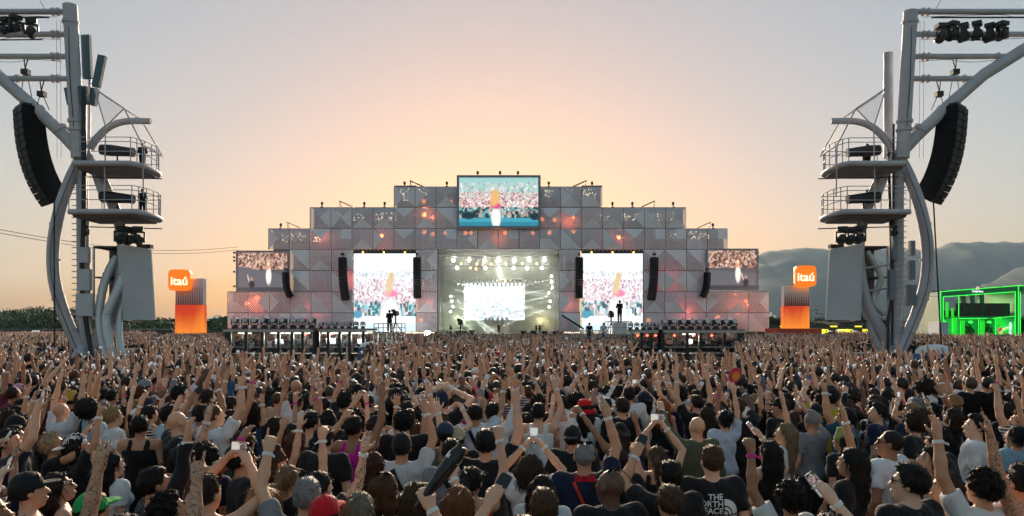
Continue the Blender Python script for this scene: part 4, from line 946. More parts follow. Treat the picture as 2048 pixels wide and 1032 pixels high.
    for i, (x_, y_) in enumerate(((256, 456), (273, 458), (290, 457), (186, 455))):
        q = p(x_, y_, -.8); moving_head((q.x + X0, q.y + D, q.z), 1.2 if i < 3 else .7, f"black lamp under the lower deck of the {side} tower, {('innermost', 'middle', 'outermost', 'small')[i]} one", yaw=rr.uniform(-1, 1), hang=True, group="lamps hung on the towers")
    return root
OPERATORS = []
tower("left"); tower("right")
# ------------------------------------------------------------------ barriers, tanks round the tower feet
M_galv = mat("galvanised", (.42, .43, .44), .4, metal=.5, var=.12, scale=6)
def barrier(x0_, x1_, ytop, D, label, m_=None, h=1.15):
    a = px(x0_, 0, D).x; b = px(x1_, 0, D).x; root = empty("barrier", ((a + b) / 2, D, 0)); tag(root, label, "barrier", "crowd barriers round the towers"); w = b - a
    z1 = HC + (HY - ytop) * D / FPX
    for z in (z1, z1 - .35, z1 - .7): MB().tube([(-w / 2, 0, z), (w / 2, 0, z)], .04, 6).build("rail", m_ or M_white, root)
    n = max(3, int(w / .3))
    for i in range(n + 1): MB().tube([(-w / 2 + w * i / n, 0, z1 - .7), (-w / 2 + w * i / n, 0, z1)], .02, 5).build("bar", m_ or M_white, root)
    for sx in (-1, 1): MB().tube([(sx * w / 2, 0, 0), (sx * w / 2, 0, z1)], .05, 6).build("post", m_ or M_white, root)
barrier(55, 120, 718, 38, "white slatted barrier at the foot of the left tower")
barrier(262, 330, 716, 42, "grey crowd barrier right of the silver ducts", M_galv); barrier(330, 380, 716, 43, "grey crowd barrier farther right of the silver ducts", M_galv)
barrier(1684, 1752, 706, 42, "white slatted barrier left of the right tower foot")
for x_, D, w_, ytop, label in ((740, 52, 36, 684, "blue tank with white domed lid below the left camera platform"), (1868, 40, 66, 689, "blue tank with white domed lid beside the right tower foot")):
    k = D / FPX; root = empty("blue_tank", (px(x_, 0, D).x, D, 0)); tag(root, label, "tank", "blue tanks with white lids"); w = w_ * k; zt = HC + (HY - ytop) * k
    zb = zt - .28 * w
    MB().b2(-w / 2, w / 2, -.7, .7, 0, zb).build("body", mat("tank_blue", (.03, .16, .38), .45, var=.1), root)
    for i in range(5): MB().b2(-w / 2 + .05 + i * w / 5, -w / 2 + .15 + i * w / 5, -.75, -.705, .1, zb - .1).build("rib", mat("tank_blue", (0, 0, 0)), root)
    MB().lathe([(w * .53, 0), (w * .52, .1 * w), (w * .42, .2 * w), (w * .22, .27 * w), (.02, .28 * w)], (0, 0, zb + .01), 20).build("lid", M_white, root, smooth=True).scale = (1, 1.5 / w, 1)
M_cyan = mat("cool_box", (.35, .55, .68), .5, var=.1)
for x_, y_, lab in ((205, 728, "pale blue crate at the foot of the left tower"), (243, 712, "grey plinth box under the silver ducts")):
    q = px(x_, y_, 43); o = empty("crate", (q.x, 43 if x_ == 205 else 44.8, 0)); tag(o, lab, "crate", "crates at the tower foot"); MB().b2(-.75, .75, -.4, .4, 0, q.z + .3).build("body", M_cyan if x_ == 205 else M_cabin, o); MB().b2(-.8, .8, -.45, .45, q.z + .3, q.z + .36).build("lid", M_white if x_ == 205 else M_cabin, o)
# ------------------------------------------------------------------ glazed booths in front of the stage
M_glass = bpy.data.materials.new("booth_glass"); M_glass.use_nodes = True; nt = M_glass.node_tree
for n in list(nt.nodes): nt.nodes.remove(n)
on = nt.nodes.new("ShaderNodeOutputMaterial"); t1 = nt.nodes.new("ShaderNodeBsdfTransparent"); t1.inputs[0].default_value = (.82, .86, .86, 1); g1 = nt.nodes.new("ShaderNodeBsdfGlossy"); g1.inputs["Roughness"].default_value = .06
mx1 = nt.nodes.new("ShaderNodeMixShader"); mx1.inputs[0].default_value = .12; nt.links.new(t1.outputs[0], mx1.inputs[1]); nt.links.new(g1.outputs[0], mx1.inputs[2]); nt.links.new(mx1.outputs[0], on.inputs[0])
M_redl = MATS["lamp_red"]
BD = 62.0; KB = BD / FPX
def booth(xa, xb, ytop, posts, label, thick, lamps, red, seed):
    r = random.Random(seed); a = px(xa, 0, BD).x; b = px(xb, 0, BD).x; zt = HC + (HY - ytop) * KB
    root = empty("glazed_booth", ((a + b) / 2, BD, 0)); tag(root, label, "booth", "glazed booths before the stage"); w = b - a; c = (a + b) / 2
    P = lambda v: px(v, 0, BD).x - c
    MB().b2(-w / 2 - .2, w / 2 + .2, -.3, 5, zt - .18, zt).build("roof_deck", M_black, root); MB().b2(-w / 2 - .25, w / 2 + .25, -.42, -.31, zt - .28, zt - .06).build("roof_edge", M_galv, root)
    MB().b2(-w / 2, w / 2, 0, 5, .5, .62).build("floor", M_black, root)
    for x_ in posts:
        t = thick if x_ in (posts[0], posts[-1]) else .22
        MB().b2(P(x_) - t / 2, P(x_) + t / 2, -.2, .1, 0, zt - .2).build("post", M_black, root); MB().b2(P(x_) - .1, P(x_) + .1, 4.7, 4.9, 0, zt - .2).build("post", M_black, root)
    for i in range(len(posts) - 1):
        x0_, x1_ = P(posts[i]) + .12, P(posts[i + 1]) - .12
        MB().b2(x0_, x1_, -.02, .0, .65, zt - .3).build("pane", M_glass, root)
        MB().b2(x0_, x1_, -.06, .04, 1.15, 1.22).build("glazing_bar", M_galv, root)
        if i in lamps:
            MB().b2((x0_ + x1_) / 2 - .55, (x0_ + x1_) / 2 + .55, 1.6, 1.75, zt - .45, zt - .36).build("strip_light", M_lampw, root)
            ld = bpy.data.lights.new("booth_lamp", 'POINT'); ld.energy = 45; ld.color = (1, .96, .85); ld.shadow_soft_size = .3; lo_ = bpy.data.objects.new("booth_lamp", ld); COL.objects.link(lo_); lo_.parent = root; lo_.location = ((x0_ + x1_) / 2, 1.6, zt - .7)
        if i in red:
            MB().lathe([(.03, -.1), (.13, 0), (.03, .1)], ((x0_ + x1_) / 2 + .3, 1.2, zt - .5), 8).build("red_lamp", M_redl, root)
        MB().b2(x0_ + .1, x1_ - .1, 1.5, 2.2, 1.3, 1.38).build("desk", M_black, root); MB().b2(x0_ + .15, x0_ + .25, 1.6, 2.1, .62, 1.3).build("desk_leg", M_black, root)
        mw = r.uniform(.4, .8); xm_ = (x0_ + x1_) / 2 + r.uniform(-.2, .2); MB().b2(xm_ - mw / 2, xm_ + mw / 2, 1.75, 1.82, 1.4, 1.4 + mw * .62).build("monitor", M_cabin if r.random() < .4 else M_black, root)
    return root, zt
bl_, zt = booth(455, 633, 657, [457, 493, 526, 558, 585, 606, 633], "long glazed booth with large black lamps on its roof, left of centre", .5, (0, 2, 3, 4), (4,), 1)
booth(636, 728, 657, [637, 657, 680, 700, 727], "narrower glazed booth with small black lamps, joined left of the camera platform", .2, (0, 1, 2, 3), (0,), 2)
booth(1321, 1482, 659, [1322, 1374, 1400, 1448, 1480], "long glazed booth with large black lamps on its roof, right of centre", .5, (1,), (0, 1, 2), 3)
booth(1262, 1318, 659, [1263, 1283, 1302, 1317], "narrow glazed booth with red lamps between camera platform and large booth", .2, (), (0, 1, 2), 4)
zb_ = HC + (HY - 657) * KB + .005
ordn = ["first", "second", "third", "fourth", "fifth", "sixth", "seventh", "eighth", "ninth"]
for i, x_ in enumerate((466, 486, 505, 525, 544, 563, 583, 602, 621)): moving_head((px(x_, 0, BD).x, BD + .5, zb_), 1.08, f"large black lamp on the left booth roof, {ordn[i]} from its outer end", yaw=rr.uniform(-.3, .3), group="lamps on the booth roofs")
for i, x_ in enumerate((638, 652, 666, 680, 694, 708, 722)): moving_head((px(x_, 0, BD).x, BD + .8, zb_), .7, f"small black lamp on the narrow left booth roof, {ordn[i]} from the large booth", yaw=rr.uniform(-.3, .3), group="lamps on the booth roofs")
zb2 = HC + (HY - 659) * KB + .005
for i, x_ in enumerate((1333, 1349, 1367, 1384, 1401, 1417, 1435, 1453, 1470)): moving_head((px(x_, 0, BD).x, BD + .5, zb2), 1.05, f"large black lamp on the right booth roof, {ordn[i]} from its inner end", yaw=rr.uniform(-.3, .3), group="lamps on the booth roofs")
for i, x_ in enumerate((1264, 1277, 1290, 1303, 1316)): moving_head((px(x_, 0, BD).x, BD + .8, zb2), .7, f"small black lamp on the narrow right booth roof, {ordn[i]} from the camera platform", yaw=rr.uniform(-.3, .3), group="lamps on the booth roofs")
# ------------------------------------------------------------------ camera platforms
def platform(x0_, x1_, ydeck, yrail, D, label, plinth=None):
    k = D / FPX; a = px(x0_, 0, D).x; b = px(x1_, 0, D).x; w = b - a; root = empty("camera_platform", ((a + b) / 2, D, 0)); tag(root, label, "platform", "scaffold platforms before the stage")
    zd = HC + (HY - ydeck) * k; zr = HC + (HY - yrail) * k
    MB().b2(-w / 2, w / 2, 0, 2, zd - .12, zd).build("deck", M_galv, root)
    for sx in np.linspace(-w / 2, w / 2, 4):
        for yy in (0, 2): MB().tube([(sx, yy, 0), (sx, yy, zr)], .035, 6).build("standard", M_galv, root)
    for z in (zr, (zr + zd) / 2, zd - .5, zd - 1.0):
        for yy in (0, 2): MB().tube([(-w / 2, yy, z), (w / 2, yy, z)], .03, 6).build("ledger", M_galv, root)
    for i in range(3): MB().tube([(-w / 2 + i * w / 3, -.03, .2), (-w / 2 + (i + 1) * w / 3, -.03, zd - .2)], .025, 5).build("brace", M_galv, root)
    n = int(w / .14)
    if plinth == "bars":
        for i in range(n): MB().tube([(-w / 2 + w * i / n, -.02, zd), (-w / 2 + w * i / n, -.02, zr)], .015, 4).build("bar", M_galv, root)
    return root, zd
pl1, zd1 = platform(748, 803, 664, 647, 60, "scaffold camera platform left of centre with its camera operator")
pl2, zd2 = platform(1216, 1264, 667, 643, 60, "scaffold camera platform right of centre with its camera operator")
platform(1147, 1204, 688, 661, 63, "railed steel viewing platform left of the right camera platform", "bars")
PLAT = [(775, zd1, 60), (1243, zd2 + .9, 60)]
q = px(1243, 0, 60); o = empty("plinth", (q.x, 61, zd2)); tag(o, "white plinth under the standing right camera operator", "plinth"); MB().b2(-.55, .55, -.4, .4, 0, .88).build("body", M_white, o); MB().b2(-.58, .58, -.43, .43, .88, .9).build("top", M_cabin, o)
for (x_, zz, lab, dx) in ((775, zd1, "bulky broadcast camera on the left platform", .55), (1243, zd2, "bulky broadcast camera on the right platform", -.75), (920, .2, "camera on a tall stand in front of the stage", 0)):
    q = px(x_, 0, 60); o = empty("broadcast_camera", (q.x + dx, 60.6, zz)); tag(o, lab, "camera", "broadcast cameras"); h_ = 1.5 if x_ != 920 else 3.0
    MB().box((0, 0, h_), (.35, .9, .4)).build("body", M_black, o); MB().tube([(0, .45, h_), (0, 1.0, h_)], [.14, .17], 10).build("lens", M_black, o); MB().box((-.1, -.5, h_ + .22), (.3, .2, .2)).build("viewfinder", M_black, o)
    t_ = MB(); t_.tube([(0, 0, h_ * .45), (0, 0, h_ - .2)], .06, 6)
    for a in (.3, 2.4, 4.5): t_.tube([(0, 0, h_ * .55), (.5 * math.cos(a), .5 * math.sin(a), .01)], .035, 5)
    t_.build("tripod", M_black, o)
# overhead cables
for i, (a, b) in enumerate((((-60, 448), (476, 494)), ((-60, 455), (476, 500)))):
    A, B = px(*a, 80), px(*b, 140); pts = [A.lerp(B, t) - Vector((0, 0, 1.6 * math.sin(math.pi * t))) for t in np.linspace(0, 1, 14)]
    o = MB().tube(pts, .035, 5).build("cable", M_black); tag(o, f"thin {'upper' if i == 0 else 'lower'} overhead cable running left from the stage", "cable", "overhead cables")
# ------------------------------------------------------------------ people: bodies grown from distance fields
class Field:
    def __init__(s, lo, hi, vs):
        s.vs = vs; s.lo = np.array(lo, float) - 2 * vs; s.n = np.ceil((np.array(hi, float) + 2 * vs - s.lo) / vs).astype(int) + 1
        s.F = np.full(s.n, 0.08, np.float32)
        s.ax = [(s.lo[i] + np.arange(s.n[i]) * vs).astype(np.float32) for i in range(3)]
    def sl(s, lo, hi, pad):
        a = np.clip(np.floor((np.array(lo) - pad - s.lo) / s.vs).astype(int), 0, s.n); b = np.clip(np.ceil((np.array(hi) + pad - s.lo) / s.vs).astype(int) + 1, 0, s.n)
        return tuple(slice(a[i], b[i]) for i in range(3))
    def put(s, sl, d, k, mode="u"):
        A = s.F[sl]
        if mode == "u":
            if k > 0:
                h = np.maximum(k - np.abs(A - d), 0) / k; s.F[sl] = np.minimum(A, d) - h * h * k * .25
            else: s.F[sl] = np.minimum(A, d)
        else: s.F[sl] = np.maximum(A, -d)
    def grid(s, sl): return s.ax[0][sl[0]][:, None, None], s.ax[1][sl[1]][None, :, None], s.ax[2][sl[2]][None, None, :]
    def cone(s, a, b, r0, r1, k=.02, cut=None, flat=1.0):
        a = np.array(a, float); b = np.array(b, float); R_ = max(r0, r1)
        sl = s.sl(np.minimum(a, b) - R_, np.maximum(a, b) + R_, k + 3 * s.vs)
        if any(q.stop <= q.start for q in sl): return
        X, Y, Z = s.grid(sl); ab = b - a; L2 = max((ab * ab).sum(), 1e-9)
        t = np.clip(((X - a[0]) * ab[0] + (Y - a[1]) * ab[1] + (Z - a[2]) * ab[2]) / L2, 0, 1)
        d = np.sqrt((X - a[0] - t * ab[0]) ** 2 + (Y - a[1] - t * ab[1]) ** 2 + (Z - a[2] - t * ab[2]) ** 2) - (r0 + (r1 - r0) * t)
        if cut is not None:                       # cut = (point, normal): keep the side the normal points away from
            p, n = cut; d = np.maximum(d, (X - p[0]) * n[0] + (Y - p[1]) * n[1] + (Z - p[2]) * n[2])
        s.put(sl, d, k)
    def ell(s, c, r, k=.02, M=None, mode="u", cuts=()):
        c = np.array(c, float); r = np.array(r, float); R_ = r.max()
        sl = s.sl(c - R_, c + R_, k + 3 * s.vs)
        if any(q.stop <= q.start for q in sl): return
        X, Y, Z = s.grid(sl); x, y, z = X - c[0], Y - c[1], Z - c[2]
        if M is not None:
            x, y, z = (M[0][0] * x + M[1][0] * y + M[2][0] * z, M[0][1] * x + M[1][1] * y + M[2][1] * z, M[0][2] * x + M[1][2] * y + M[2][2] * z)
        q = np.sqrt((x / r[0]) ** 2 + (y / r[1]) ** 2 + (z / r[2]) ** 2); q2 = np.sqrt((x / r[0] ** 2) ** 2 + (y / r[1] ** 2) ** 2 + (z / r[2] ** 2) ** 2)
        d = q * (q - 1) / np.maximum(q2, 1e-6)
        for (p, n) in cuts: d = np.maximum(d, (X - p[0]) * n[0] + (Y - p[1]) * n[1] + (Z - p[2]) * n[2])
        s.put(sl, d, k, mode)
    def mesh(s):
        """surface nets: one vertex for each cell the surface crosses"""
        F = s.F; ins = F < 0; nx, ny, nz = F.shape
        cs = [(i, j, k) for i in (0, 1) for j in (0, 1) for k in (0, 1)]
        cnt = np.zeros((nx - 1, ny - 1, nz - 1), np.int8)
        for (i, j, k) in cs: cnt += ins[i:nx - 1 + i, j:ny - 1 + j, k:nz - 1 + k]
        act = np.argwhere((cnt > 0) & (cnt < 8))
        if len(act) == 0: return np.zeros((0, 3)), np.zeros((0, 4), int)
        vals = np.stack([F[act[:, 0] + i, act[:, 1] + j, act[:, 2] + k] for (i, j, k) in cs], 1)
        acc = np.zeros((len(act), 3)); num = np.zeros(len(act)); C = np.array(cs, float)
        for a in range(8):
            for b in range(a + 1, 8):
                if np.abs(C[a] - C[b]).sum() != 1: continue
                va, vb = vals[:, a], vals[:, b]; m_ = (va < 0) != (vb < 0); t = np.where(m_, va / np.where(va == vb, 1, va - vb), 0)
                acc += np.where(m_[:, None], C[a] + (C[b] - C[a]) * t[:, None], 0); num += m_
        V = s.lo + (act + acc / num[:, None]) * s.vs
        idx = np.full((nx - 1, ny - 1, nz - 1), -1, int); idx[act[:, 0], act[:, 1], act[:, 2]] = np.arange(len(act))
        Fs = []
        for ax in range(3):
            o = [(1, 2), (2, 0), (0, 1)][ax]
            sl0 = [slice(1, -1)] * 3; sl0[ax] = slice(0, -1); sl1 = list(sl0); sl1[ax] = slice(1, None)
            A = ins[tuple(sl0)]; B = ins[tuple(sl1)]; e = np.argwhere(A != B)
            base = e + 1; base[:, ax] -= 1
            q = []
            for (du, dv) in ((0, 0), (-1, 0), (-1, -1), (0, -1)):
                p = base.copy(); p[:, o[0]] += du; p[:, o[1]] += dv; q.append(idx[p[:, 0], p[:, 1], p[:, 2]])
            q = np.stack(q, 1); fl = A[e[:, 0], e[:, 1], e[:, 2]]
            q = np.where(fl[:, None], q, q[:, ::-1]); Fs.append(q)
        Q = np.concatenate(Fs); Q = Q[(Q >= 0).all(1)]
        return V, Q
def np_mesh(name, V, Q, mats, mi=None, smooth=True):
    me = bpy.data.meshes.new(name); me.vertices.add(len(V)); me.vertices.foreach_set("co", np.asarray(V, np.float32).ravel())
    n = len(Q); me.loops.add(n * 4); me.loops.foreach_set("vertex_index", np.asarray(Q, np.int32).ravel())
    me.polygons.add(n); me.polygons.foreach_set("loop_start", np.arange(0, n * 4, 4, dtype=np.int32)); me.polygons.foreach_set("loop_total", np.full(n, 4, np.int32))
    for m in mats: me.materials.append(m)
    if mi is not None: me.polygons.foreach_set("material_index", np.asarray(mi, np.int32))
    me.update(calc_edges=True)
    if smooth: me.polygons.foreach_set("use_smooth", [True] * n)
    return me
def decimated(me, ratio):
    o = bpy.data.objects.new("tmp", me); d = o.modifiers.new("d", 'DECIMATE'); d.ratio = ratio; nm = me.name
    r = baked(o); r.name = nm; bpy.data.meshes.remove(me); return r
HEADC = np.array((0, .012, 1.605))       # centre of the skull
def rotm(yaw, pitch): return np.array(Matrix.Rotation(yaw, 3, 'Z') @ Matrix.Rotation(pitch, 3, 'X'))
ARMS = {   # right arm: elbow from shoulder, wrist from elbow, palm normal, hand kind
    "down": ((.07, -.03, -.27), (.0, .10, -.23), (-1, 0, 0), "open"),
    "front": ((.05, .10, -.25), (-.10, .22, .05), (0, 0, -1), "open"),
    "up": ((.09, .07, .265), (-.02, .05, .25), (0, 1, 0), "open"),
    "upb": ((.12, .13, .22), (.04, .02, .255), (0, 1, .2), "open"),
    "wide": ((.20, .04, .20), (.05, .06, .25), (-.3, 1, 0), "open"),
    "fist": ((.10, .09, .255), (-.03, .04, .255), (0, 1, 0), "fist"),
    "point": ((.12, .14, .22), (-.04, .09, .24), (0, 1, 0), "point"),
    "fwd": ((.08, .20, .16), (-.03, .19, .17), (0, .5, -1), "open"),
    "phone": ((.12, .20, .10), (-.13, .09, .205), (-.45, 1, 0), "grip"),
    "phoneup": ((.09, .14, .24), (-.07, .05, .25), (-.4, 1, 0), "grip"),
    "two": ((.10, .20, .15), (-.185, .07, .20), (-1, .35, 0), "grip"),
    "twoup": ((.08, .13, .25), (-.17, .06, .215), (-1, .35, 0), "grip"),
    "bent": ((.20, .08, .04), (-.06, .06, .25), (0, 1, 0), "open"),
    "lean": ((.03, .10, .27), (-.13, .07, .215), (0, 1, .2), "open"),
    "half": ((.08, .25, .08), (.02, .05, .255), (0, 1, 0), "open"),
    "slack": ((.13, .12, .23), (.10, .13, .19), (0, .6, -.6), "grip"),
    "heart": ((.17, .06, .21), (-.27, .02, .13), (-.6, 1, 0), "grip"),
}
def unit(v): v = np.array(v, float); return v / max(np.linalg.norm(v), 1e-9)
def arm_pts(kind, side, sex):
    e, w, n, hk = ARMS[kind]; sx = (.188 if sex == "m" else .168) * side; S = np.array((sx, -.005, 1.405 if kind in ("down", "front") else 1.425))
    m_ = np.array((side, 1, 1)); E = S + np.array(e) * m_; W_ = E + np.array(w) * m_
    f = unit(W_ - E); n_ = np.array(n, float) * m_; n_ = unit(n_ - f * (n_ @ f)); return S, E, W_, f, n_, hk
def put_hand(fd, W_, f, n, side, hk, s=1.0, fine=True):
    l = np.cross(f, n) * side; l = unit(l)      # towards the thumb side is -l for a right hand seen from the back
    th = -l
    P0 = W_ + f * .015; P1 = W_ + f * .085 * s
    for o_, r_ in ((-.026, .0155), (-.009, .017), (.009, .017), (.026, .0155)): fd.cone(P0 + l * o_ * .75, P1 + l * o_, .019, r_, .012)
    if not fine: 
        fd.cone(P1, P1 + f * .07, .03, .018, .015); return P1
    lens = (.070, .080, .075, .058); curl = {"open": .35, "fist": 2.4, "point": 2.2, "grip": 1.35}[hk]
    for i, o_ in enumerate((.0285, .0095, -.0095, -.0285)):
        L = lens[i] * s; c = curl
        oo = -o_ if side > 0 else -o_; base = P1 - l * (-o_) * -1 if False else P1 + th * o_
        if hk == "point" and i == 0: c = .1
        sp = .16 * (o_ / .0285) if hk == "open" else .03 * (o_ / .0285)
        d0 = unit(f * math.cos(c * .35) + n * math.sin(c * .35) + th * sp); d1 = unit(f * math.cos(c) + n * math.sin(c) + th * sp)
        if hk == "fist" or (hk == "point" and i > 0): d0 = unit(f * .35 + n * .95); d1 = unit(-f * .8 + n * .5)
        K = base + d0 * L * .5; fd.cone(base, K, .0098, .0088, .004); fd.cone(K, K + d1 * L * .52, .0088, .0072, .003)
    tb = W_ + f * .03 + th * .03; t0 = unit(f * .6 + th * .8 + n * .3); t1 = unit(f * .9 + th * .25 + n * .35)
    if hk in ("fist", "point"): t0 = unit(f * .8 + th * .45 + n * .5); t1 = unit(f * .25 - th * .7 + n * .75)
    if hk == "grip": t0 = unit(f * .7 + th * .55 + n * .6); t1 = unit(f * .8 + n * .5)
    K = tb + t0 * .045; fd.cone(tb, K, .0145, .011, .008); fd.cone(K, K + t1 * .036, .011, .0085, .003)
    return P1
TORSO = {"m": [((0, 0, .98), (.165, .108, .14)), ((0, .0, 1.13), (.150, .100, .15)), ((0, -.005, 1.28), (.178, .115, .15)), ((0, -.012, 1.385), (.165, .088, .075))],
         "f": [((0, 0, .97), (.172, .112, .13)), ((0, .0, 1.12), (.128, .092, .15)), ((0, .002, 1.27), (.150, .108, .14)), ((0, -.012, 1.38), (.140, .080, .07))]}
def build_body(sex, la, ra, hyaw, hpitch, vs, fine=True):
    zt = 1.78; arms = [arm_pts(ra, 1, sex), arm_pts(la, -1, sex)]
    pts = np.array([q for a in arms for q in (a[0], a[1], a[2], a[2] + a[3] * .2)] + [(-.3, -.2, 0), (.3, .28, zt)])
    fd = Field(pts.min(0) - .06, pts.max(0) + .06, vs)
    for c, r in TORSO[sex]: fd.ell(c, r, .05)
    if sex == "f":
        for sx in (-1, 1): fd.ell((sx * .072, .085, 1.275), (.062, .055, .062), .03)
    for sx in (-1, 1):
        fd.cone((sx * .06, -.005, 1.43), (sx * (.165 if sex == "m" else .145), -.005, 1.415), .052, .05, .04)
        hx = sx * .095; fd.cone((hx, 0, .93), (hx * 1.05, .015, .50), .093, .058, .03); fd.cone((hx * 1.05, .015, .5), (hx * 1.08, -.02, .09), .058, .036, .02)
        fd.ell((hx * 1.05, -.02, .33), (.052, .058, .12), .03); fd.cone((hx * 1.08, -.035, .05), (hx * 1.25, .14, .032), .042, .03, .02)
    for (S, E, W_, f, n, hk) in arms:
        th = 1.0 if sex == "m" else .86
        fd.ell(S, (.062 * th, .062 * th, .062 * th), .035); fd.cone(S, E, .052 * th, .039 * th, .03)
        fd.cone(E, E + (W_ - E) * .4, .040 * th, .041 * th, .015); fd.cone(E + (W_ - E) * .4, W_, .041 * th, .027 * th, .015)
        put_hand(fd, W_, f, n, 1 if S[0] > 0 else -1, hk, 1.0 if sex == "m" else .93, fine)
    M = rotm(hyaw, hpitch); piv = np.array((0, -.01, 1.49))
    H = lambda p: M @ (np.array(p) - piv) + piv
    nk = .052 if sex == "m" else .044
    fd.cone((0, -.02, 1.41), H((0, -.012, 1.55)), nk * 1.08, nk, .03)
    fd.ell(H((0, -.012, 1.635)), (.074, .092, .088), .02, M); fd.ell(H((0, .03, 1.585)), (.062, .07, .085), .03, M); fd.cone(H((0, .05, 1.525)), H((0, .062, 1.515)), .036, .026, .03)
    if fine:
        fd.cone(H((0, .098, 1.612)), H((0, .116, 1.58)), .009, .0135, .012); fd.ell(H((0, .099, 1.545)), (.022, .012, .007), .006, M); fd.ell(H((0, .096, 1.534)), (.019, .012, .007), .006, M)
        for sx in (-1, 1):
            fd.ell(H((sx * .078, -.005, 1.60)), (.011, .020, .031), .006, M); fd.ell(H((sx * .03, .094, 1.638)), (.02, .012, .007), .008, M)
            fd.ell(H((sx * .031, .104, 1.617)), (.017, .012, .009), 0, M, mode="s"); fd.ell(H((sx * .031, .088, 1.617)), (.012, .011, .008), .002, M)
    return fd, arms, M, H
def face_colours(V, H):
    C = np.ones((len(V), 4), np.float32)
    def near(p, r): return np.linalg.norm((V - H(p)) / np.array(r), axis=1) < 1
    for sx in (-1, 1):
        C[near((sx * .032, .10, 1.641), (.024, .02, .006)), :3] = (.18, .14, .12); m_ = near((sx * .031, .099, 1.617), (.014, .014, .008)); C[m_, :3] = (1.3, 1.5, 1.7); C[near((sx * .031, .102, 1.617), (.007, .014, .007)), :3] = (.12, .08, .07)
    C[near((0, .108, 1.54), (.024, .02, .012)), :3] = (.95, .55, .52)
    return C
M_skin = objcol_mat("skin", .5, .4, "skin"); M_cloth = objcol_mat("cloth", .85, .2, "cloth"); M_hair = objcol_mat("hair", .5, .22, "hair")
M_tat = M_skin.copy(); M_tat.name = "skin_tattooed"; N_, L_, P_ = nodes_of(M_tat)
src = P_.inputs["Base Color"].links[0].from_socket; tcn = N_.new("ShaderNodeTexCoord"); vor = N_.new("ShaderNodeTexVoronoi"); vor.feature = 'DISTANCE_TO_EDGE'; vor.inputs["Scale"].default_value = 20
nzt = N_.new("ShaderNodeTexNoise"); nzt.inputs["Scale"].default_value = 7; L_.new(tcn.outputs["Object"], nzt.inputs["Vector"]); L_.new(nzt.outputs["Color"], vor.inputs["Vector"])
vor.inputs["Scale"].default_value = 9; cmp_ = N_.new("ShaderNodeMath"); cmp_.operation = 'LESS_THAN'; cmp_.inputs[1].default_value = .045; L_.new(vor.outputs["Distance"], cmp_.inputs[0])
spz = N_.new("ShaderNodeSeparateXYZ"); L_.new(tcn.outputs["Object"], spz.inputs[0]); zg = N_.new("ShaderNodeMath"); zg.operation = 'GREATER_THAN'; zg.inputs[1].default_value = 1.6; L_.new(spz.outputs["Z"], zg.inputs[0])
zl = N_.new("ShaderNodeMath"); zl.operation = 'ABSOLUTE'; L_.new(spz.outputs["X"], zl.inputs[0]); zx = N_.new("ShaderNodeMath"); zx.operation = 'GREATER_THAN'; zx.inputs[1].default_value = .16; L_.new(zl.outputs[0], zx.inputs[0])
mm1 = N_.new("ShaderNodeMath"); mm1.operation = 'MULTIPLY'; L_.new(cmp_.outputs[0], mm1.inputs[0]); L_.new(zx.outputs[0], mm1.inputs[1]); mm2 = N_.new("ShaderNodeMath"); mm2.operation = 'MULTIPLY'; L_.new(mm1.outputs[0], mm2.inputs[0]); mm2.inputs[1].default_value = .8
mix = N_.new("ShaderNodeMix"); mix.data_type = 'RGBA'; L_.new(mm2.outputs[0], mix.inputs[0]); L_.new(src, mix.inputs[6]); mix.inputs[7].default_value = (.05, .055, .065, 1); L_.new(mix.outputs[2], P_.inputs["Base Color"])
def shirt_mesh(sex, arms, kind, vs=.019):
    pts = np.array([q for a in arms for q in (a[0], a[1], a[2])] + [(-.26, -.18, .78), (.26, .2, 1.5)]); fd = Field(pts.min(0) - .08, pts.max(0) + .08, vs); g_ = .02
    top = 1.52 if kind != "tank" else 1.40
    for c, r in TORSO[sex]: fd.ell(c, np.array(r) + g_, .06)
    fd.ell((0, 0, .95), (TORSO[sex][0][1][0] + .014, .124, .14), .06)
    if sex == "f":
        for sx in (-1, 1): fd.ell((sx * .072, .088, 1.275), (.074, .066, .07), .04)
    for sx in (-1, 1): fd.cone((sx * .07, -.005, 1.42), (sx * (.165 if sex == "m" else .145), -.005, 1.405), .06 if kind != "tank" else .03, .062 if kind != "tank" else .03, .04)
    fd.F[:, :, :] = np.maximum(fd.F, (.84 - fd.ax[2])[None, None, :])
    if kind == "tank":
        X, Y, Z = fd.grid((slice(None),) * 3); fd.F = np.maximum(fd.F, np.minimum(Z - 1.36, np.maximum(Z - 1.50, np.abs(np.abs(X) - .092) - .026))).astype(np.float32)
    else:
        ln = {"tee": .62, "long": 1.0}[kind]
        for (S, E, W_, f, n, hk) in arms:
            d = E - S; e = S + d * ln; u = unit(d)
            if kind == "tee": fd.cone(S - u * .02, e + u * .06, .076, .068, .035, cut=(e, u))
            else: fd.cone(S - u * .02, E, .072, .054, .035); fd.cone(E, W_, .054, .042, .02, cut=(W_ - unit(W_ - E) * .02, unit(W_ - E)))
    fd.ell((0, .01, 1.515), (.066, .075, .055), 0, mode="s")
    V, Q = fd.mesh(); V[:, 0] += .006 * np.sin(V[:, 2] * 38 + V[:, 1] * 30); V[:, 1] += .007 * np.sin(V[:, 2] * 31 + V[:, 0] * 36 + 1)
    me = np_mesh("shirt", V, Q, [M_cloth]); me = decimated(me, .45); me.polygons.foreach_set("use_smooth", [True] * len(me.polygons)); return me
